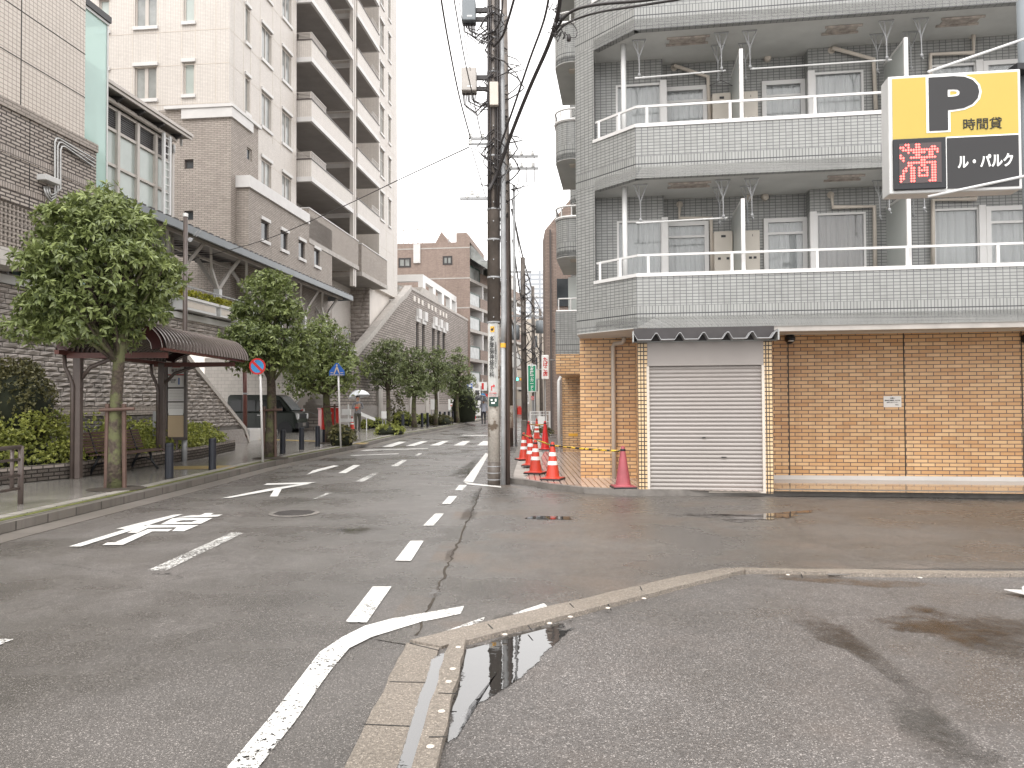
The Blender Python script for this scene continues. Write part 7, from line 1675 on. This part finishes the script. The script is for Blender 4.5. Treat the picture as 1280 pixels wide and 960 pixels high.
b = MB(); zc2 = zA_+.05; b.prism_axis([(dx-.10, zc2), (dx-.07, zc2), (dx-.0, zc2+.16), (dx+.07, zc2), (dx+.10, zc2), (dx+.02, zc2+.23), (dx-.02, zc2+.23)], -.055, -.0505, 'y'); b.lathe([(.028, -.055), (.028, -.0505)], (dx, 0, zc2+.27), 10, 'y'); b.box(dx-.2, dx-.11, -.055, -.0505, zc2+.03, zc2+.05); b.box(dx+.11, dx+.2, -.055, -.0505, zc2+.03, zc2+.05); b.box(dx-.21, dx+.21, -.055, -.0505, zA_+.012, zA_+.03); b.build('walking_figure', 'paper_tan', t)
# post box
a = G(408, 554, .13); t = thing('post_box', 'red post box on black legs beside the third tree', 'post box', (a.x, a.y+.3, .13), R(28)); zt = AT(408, 511, a.y).z-.13; zb = AT(408, 537, a.y).z-.13
b = MB(); b.box(-.30, .30, -.25, .25, zb, zt); b.build('body', 'post_red', t, bevel=.03); b = MB(); b.box(-.33, .33, -.28, .28, zt-.012, zt+.03); b.build('lid', 'post_red', t, bevel=.012)
b = MB(); b.box(-.07, .05, -.256, -.251, zt-.18, zt-.12); b.build('lock_plate', 'galv', t, bevel=.01)
b = MB(); b.box(-.26, -.12, -.2, .2, 0, zb); b.box(.12, .26, -.2, .2, 0, zb); b.build('leg', 'bollard', t)
# small white and red notice hanging beyond the van
q = AT(375, 512.5, 37.5); b = MB(); b.box(q.x-.22, q.x+.22, 37.5, 37.53, q.z-.08, q.z+.08); tn = tag(b.build('barrier_notice', 'bright_white'), 'small white notice with red writing hung between the van and the post box', 'notice')
b = MB(); b.box(q.x-.14, q.x+.16, 37.49, 37.499, q.z-.04, q.z+.035); o = b.build('red_text', 'sign_red', tn)
b = MB(); b.tube([(q.x-2.6, 37.6, .8), (q.x, 37.6, q.z-.0), (q.x+1.2, 37.6, .85)], .015, 5); tag(b.build('barrier_chain', 'galv'), 'thin chain carrying the small notice between the van and the stair', 'chain')
# tactile strips
def strip_px(pts, z): return sheet('tactile_strip', [G(u, v, .13) for u, v in pts], z, 'yellow_tile')
strip_px([(214, 583), (300, 582), (290, 586), (216, 587)], .1345); strip_px([(228, 579), (248, 578.5), (296, 583.5), (272, 585)], .139) if False else None
sheet('tactile_strip', [G(u, v, .13) for u, v in ((312, 548.0), (400, 551.0), (398, 552.4), (312, 549.4))], .1345, 'yellow_tile')
sheet('tactile_strip', [G(u, v, .13) for u, v in ((432, 553), (462, 553.5), (455, 555.5), (432, 555))], .1345, 'yellow_tile')
a = G(303.5, 557, .13)

# ---- parked van
vn = thing('parked_van', 'dark green boxy van parked in the underpass, facing right', 'van', (-11.80, 37.05, .0), R(-5)); 
def shell(b, lo, hi, y):
    """side profile lo..hi polygon (x,z,halfwidth)"""
    n = len(lo); vs = [(x, -w_, z) for x, z, w_ in lo]+[(x, w_, z) for x, z, w_ in lo]
    b.add(vs, [tuple(range(n)), tuple(range(n, 2*n))[::-1]]+[(i, n+i, n+(i+1) % n, (i+1) % n) for i in range(n)])
W0 = .74
b = MB(); shell(b, [(-1.70, .28, W0), (1.62, .28, W0), (1.74, .42, W0-.03), (1.76, .74, W0-.05), (1.66, 1.02, W0-.03), (1.56, 1.10, W0-.02), (-1.72, 1.10, W0)], None, 0); b.build('body', 'van_paint', vn, bevel=.04)
b = MB(); shell(b, [(-1.72, 1.10, W0-.004), (1.54, 1.10, W0-.03), (1.42, 1.17, W0-.03), (.86, 1.84, W0-.13), (.66, 1.91, W0-.14), (-1.58, 1.93, W0-.12), (-1.68, 1.84, W0-.10)], None, 0); b.build('cabin', 'van_paint', vn, bevel=.05)
def sidepanel(b, pts, out=.012):
    f = lambda z: W0-.008-(z-1.10)*.125+out
    b.add([(x, -f(z), z) for x, z in pts]+[(x, -f(z)+.01, z) for x, z in pts], [tuple(range(len(pts)))]+[(i, len(pts)+i, len(pts)+(i+1) % len(pts), (i+1) % len(pts)) for i in range(len(pts))])
for pts in ([(-1.60, 1.16), (-.98, 1.16), (-.98, 1.66), (-1.52, 1.66)], [(-.90, 1.16), (-.30, 1.16), (-.30, 1.66), (-.90, 1.66)], [(-.22, 1.16), (.26, 1.16), (.26, 1.66), (-.22, 1.66)], [(.34, 1.16), (1.22, 1.16), (.86, 1.66), (.34, 1.66)]):
    b = MB(); sidepanel(b, pts); b.build('side_window', M.setdefault('van_glass', plain('van_glass', (.012, .014, .014), .12, .1, 2, spec=.35)), vn)
b = MB(); x0, z0, x1, z1 = 1.45, 1.18, .89, 1.83; nx, nz = (z1-z0), (x0-x1); l_ = math.hypot(nx, nz); nx, nz = nx/l_*.02, nz/l_*.02
b.quad((x0+nx, -.64, z0+nz), (x0+nx, .64, z0+nz), (x1+nx, .56, z1+nz), (x1+nx, -.56, z1+nz)); b.build('windscreen', M.setdefault('windscreen', plain('windscreen', (.30, .32, .33), .05, .1, 1, spec=1)), vn)
b = MB()
for x in (-.94, -.26, .30): b.box(x-.006, x+.006, -W0-.004, -W0+.01, .40, 1.10)
b.box(-1.7, 1.5, -W0-.004, -W0+.01, .72, .735); b.build('door_seam', 'black', vn)
b = MB(); b.box(-.18, -.04, -W0-.03, -W0, .94, .98); b.box(.36, .50, -W0-.03, -W0, .94, .98); b.build('door_handle', 'steel', vn)
for s_ in (-1, 1):
    b = MB(); b.prism_axis([(s_*.70, 1.04), (s_*.50, 1.0), (s_*.50, .78), (s_*.70, .74)][::s_], 1.66, 1.78, 'x'); b.build('headlight', 'lamp_glass', vn, bevel=.02)
b = MB(); b.box(1.72, 1.775, -.46, .46, .80, 1.00); b.build('grille', 'black', vn, bevel=.01)
b = MB(); b.box(1.6, 1.82, -.72, .72, .30, .60); b.build('bumper', 'black', vn, bevel=.04)
b = MB(); b.box(1.815, 1.83, -.20, .20, .42, .58); b.build('number_plate', 'concrete_dark', vn)
b = MB(); b.tube([(1.02, -W0-.03, 1.16), (1.02, -W0-.16, 1.2)], .02, 6); b.box(.98, 1.10, -W0-.26, -W0-.10, 1.12, 1.34); b.build('wing_mirror', 'black', vn, bevel=.02)
for x in (1.16, -1.15):
    for s_ in (-1, 1):
        b = MB(); b.lathe([(.20, -.09), (.27, -.085), (.285, -.05), (.285, .05), (.27, .085), (.20, .09)], (x, s_*(W0-.08), .285), 26, 'y'); w_ = b.build('wheel', 'tyre', vn, smooth=True)
        b = MB(); b.lathe([(.205, -.08), (.20, -.04), (.12, -.06), (.06, -.09), (0, -.09)] if s_ < 0 else [(.205, .08), (.20, .04), (.12, .06), (.06, .09), (0, .09)], (x, s_*(W0-.08), .285), 20, 'y'); b.build('rim', 'steel', w_, smooth=True)
        b = MB(); b.lathe([(.33, -.01), (.36, -.012), (.36, .02), (.33, .02)], (x, s_*(W0+.004), .30), 26, 'y'); b.v = [v for v in b.v]; b.build('wheel_arch', 'black', vn)

# ================================================================== PEOPLE
def body(name, label, joints, edges, mat, loc, rz=0, cloth=None, sub=2):
    """one continuous skinned figure; the mesh is baked so that it stays one object"""
    me = bpy.data.meshes.new(name); me.from_pydata([j[0] for j in joints], edges, []); o = bpy.data.objects.new(name, me); C.objects.link(o)
    o.modifiers.new('skin', 'SKIN'); sv = me.skin_vertices[0].data
    for i, j in enumerate(joints): r_ = j[1]; sv[i].radius = r_ if isinstance(r_, tuple) else (r_, r_); sv[i].use_root = (i == 0)
    m_ = o.modifiers.new('sub', 'SUBSURF'); m_.levels = sub; m_.render_levels = sub
    dg = bpy.context.evaluated_depsgraph_get(); dg.update(); nm = bpy.data.meshes.new_from_object(o.evaluated_get(dg)); bpy.data.objects.remove(o); nm.name = name
    nm.materials.clear(); boxuv(nm) if not nm.uv_layers else None
    o = bpy.data.objects.new(name, nm); C.objects.link(o); o.location = loc; o.rotation_euler = (0, 0, rz); nm.polygons.foreach_set('use_smooth', [True]*len(nm.polygons)); return o
def paint_body(o, rules, base):
    """materials by height and region: skin, top, trousers, shoes"""
    names = [base]+[r_[0] for r_ in rules]; me = o.data
    for n_ in names: me.materials.append(M[n_])
    for p in me.polygons:
        c_ = p.center
        for i, (n_, f) in enumerate(rules):
            if f(c_): p.material_index = i+1; break
def figure(name, label, loc, rz, stride, arm_l, arm_r, top, legs, hair='cloth_dark', lean=.0):
    J = []; E = []
    def add(p, r_, parent=None):
        J.append((p, r_)); 
        if parent is not None: E.append((parent, len(J)-1))
        return len(J)-1
    hip = add((0, 0, .92), (.15, .10)); wst = add((0, lean*.3, 1.08), (.135, .095), hip); ch = add((0, lean*.7, 1.28), (.165, .105), wst); sh_ = add((0, lean, 1.40), (.12, .08), ch); nk = add((0, lean*1.1, 1.48), (.05, .05), sh_)
    hd0 = add((0, lean*1.2-.01, 1.56), (.075, .085), nk); hd1 = add((0, lean*1.2-.01, 1.64), (.078, .092), hd0); add((0, lean*1.2, 1.70), (.05, .06), hd1)
    for s_, st in ((-1, stride), (1, -stride)):
        k = add((s_*.095, 0, .84), (.088, .09), hip); kn = add((s_*.10, -st*.5-.03, .49), (.06, .062), k); an = add((s_*.10, -st+.03, .10), (.042, .045), kn); add((s_*.105, -st-.10, .035), (.04, .03), an)
    for s_, A in ((-1, arm_l), (1, arm_r)):
        k = add((s_*.19, lean, 1.37), (.055, .055), sh_); el = add(A[0], (.042, .042), k); wr = add(A[1], (.028, .03), el); 
        # hand: palm and five separate fingers
        w_ = Vector(A[1]); d = (Vector(A[1])-Vector(A[0])).normalized(); pm = add(tuple(w_+d*.06), (.036, .018), wr)
        sd_ = d.cross(Vector((0, 1, 0))).normalized() if abs(d.y) < .9 else Vector((1, 0, 0))
        for q in range(4): f1 = add(tuple(w_+d*.10+sd_*(-.028+.019*q)), .009, pm); add(tuple(w_+d*(.135-.008*abs(q-1.3))+sd_*(-.03+.02*q)+Vector((0, -.02, 0))), .008, f1)
        th = add(tuple(w_+d*.04+sd_*.04), .010, pm); add(tuple(w_+d*.075+sd_*.052+Vector((0, -.015, 0))), .009, th)
    o = body(name, label, J, E, None, loc, rz)
    paint_body(o, [('black', lambda c_: c_.z < .075), (legs, lambda c_: c_.z < .90 and abs(c_.x) < .20), ('skin', lambda c_: (c_.z > 1.455 and abs(c_.x) < .1) or any((Vector(A[1])-Vector(c_)).length < .15 and (Vector(c_)-Vector(A[0])).length > (Vector(A[1])-Vector(A[0])).length*.85 for A in (arm_l, arm_r)))], top)
    tag(o, label, 'person')
    hy = lean*1.2; b = MB(); b.lathe([(.082, -.05), (.098, .0), (.09, .06), (.055, .105), (0, .12)], (0, hy+.012, 1.66), 14); b.build('hair', hair, o, smooth=True)
    b = MB()
    for s_ in (-1, 1): b.lathe([(0, -.008), (.009, 0), (0, .008)], (s_*.03, hy-.098, 1.625), 8)
    b.build('eye', 'ink', o); b = MB(); b.lathe([(0, -.02), (.013, 0), (.006, .025)], (0, hy-.104, 1.605), 8); b.build('nose', 'skin', o); b = MB(); b.box(-.022, .022, hy-.101, hy-.095, 1.566, 1.573); b.build('mouth', 'sign_red', o)
    for s_ in (-1, 1): b = MB(); b.lathe([(.008, -.03), (.02, 0), (.008, .03)], (s_*.085, hy, 1.62), 8); b.build('ear', 'skin', o)
    return o
def umbrella(label, base, top, rad, mat, tilt=(0, 0), ribs=8):
    base = Vector(base); top = Vector(top); t = thing('umbrella', label, 'umbrella', tuple(base)); d = (top-base)
    b = MB(); b.tube([(0, 0, -.05), tuple(d)], .008, 6); b.tube([tuple(d), tuple(d*1.05)], .006, 5); b.build('shaft', 'steel', t)
    q = d.normalized(); rot = Vector((0, 0, 1)).rotation_difference(q).to_matrix()
    b = MB(); n = 8; vs = [tuple(d)]; fs = []; seg = 4
    for j in range(1, seg+1):
        f = j/seg
        for k in range(n*2):
            a = PI*k/n; rr_ = rad*math.sin(f*1.2)/math.sin(1.2)*(1 if k % 2 == 0 else 1-.07*f); z = -rad*.62*(1-math.cos(f*1.2))/(1-math.cos(1.2))*(1 if k % 2 == 0 else .93)
            vs.append(tuple(d+rot @ Vector((rr_*math.cos(a), rr_*math.sin(a), z))))
    N2 = n*2
    for k in range(N2): fs.append((0, 1+k, 1+(k+1) % N2))
    for j in range(seg-1):
        for k in range(N2): a = 1+j*N2; fs.append((a+k, a+(k+1) % N2, a+N2+(k+1) % N2, a+N2+k))
    b.add(vs, fs); b.build('canopy', mat, t, smooth=True)
    b = MB()
    for k in range(0, N2, 2): b.tube([vs[0]]+[vs[1+j*N2+k] for j in range(seg)], .005, 4)
    b.build('ribs', 'steel', t); return t
a = G(447, 540.5, .13)
hnd = (.02, -.20, 1.22)
pe = figure('person', 'person in grey and dark clothes holding a clear umbrella on the left pavement', (a.x, a.y, .13), R(25), .10, ((-.26, -.02, 1.12), (-.10, -.16, 1.16)), ((.25, -.03, 1.12), (.06, -.17, 1.20)), 'cloth_grey', 'cloth_olive', lean=-.05)
m_ = RM((a.x, a.y, .13), R(25)); hb_ = m_ @ Vector((.08, -.24, 1.22)); ht_ = m_ @ Vector((.0, -.10, 1.98))
umbrella('clear white umbrella held up by the person on the left pavement', tuple(hb_), tuple(ht_), .52, 'umbrella_clear')
b = MB(); q = m_ @ Vector((-.10, -.22, 1.10)); b.box(q.x-.08, q.x+.08, q.y-.05, q.y+.05, q.z+.02, q.z+.10); tag(b.build('orange_bag', 'orange_cone', bevel=.03), 'small orange bundle held against the chest under the clear umbrella', 'bag')
a = AT(604.5, 529.5, 50); a = G(604.5, 530, .0); a.y = 52; a.x = AT(604.5, 530, 52).x
pw = figure('person', 'person walking away in a pale shirt and black trousers under a dark umbrella', (a.x, a.y, .0), R(185), .16, ((-.26, .03, 1.12), (-.24, -.08, .90)), ((.26, -.03, 1.13), (.12, -.20, 1.28)), 'shirt_pale', 'cloth_dark')
m_ = RM((a.x, a.y, 0), R(185)); umbrella('dark umbrella carried by the person walking far down the street', tuple(m_ @ Vector((.14, -.25, 1.28))), tuple(m_ @ Vector((.02, -.12, 2.0))), .55, 'umbrella_dark')
# white leaning board and small things behind the umbrella carrier
q = AT(455, 522, 38); b = MB(); b.prism([(q.x-.35, 38), (q.x+.55, 38), (q.x+.55, 38.04), (q.x-.35, 38.04)], [.95, .62, .62, .95], [1.15, .75, .75, 1.15]); b.box(q.x+.1, q.x+.14, 38.02, 38.06, .13, .8); tag(b.build('tilted_board', 'bright_white'), 'tilted white information board behind the umbrella carrier', 'board')
q = AT(430, 520, 39); b = MB(); b.box(q.x-.35, q.x+.45, 38.9, 39.1, .55, .72); b.box(q.x-.3, q.x-.24, 38.95, 39.0, .13, 1.3); b.box(q.x+.2, q.x+.26, 38.95, 39, .13, 1.45); b.box(q.x-.1, q.x+.35, 38.92, 39.05, .9, 1.2); tag(b.build('sign_stand', 'white_paint'), 'cluttered white sign stand between the post box and the umbrella carrier', 'stand')
# brown flagpole by the plinth
a = AT(306.5, 537, 27.3); t = thing('brown_post', 'slim red brown post rising from behind the pale plinth', 'post', (a.x, 27.3, .3)); b = MB(); b.tube([(0, 0, 0), (-.03, 0, AT(306, 435, 27.3).z-.3)], .075, 10); b.build('shaft', 'red_brown', t, smooth=True); b = MB(); b.lathe([(.09, 0), (.09, .06)], (0, 0, AT(306, 493, 27.3).z-.3), 10); b.build('collar', 'galv', t)
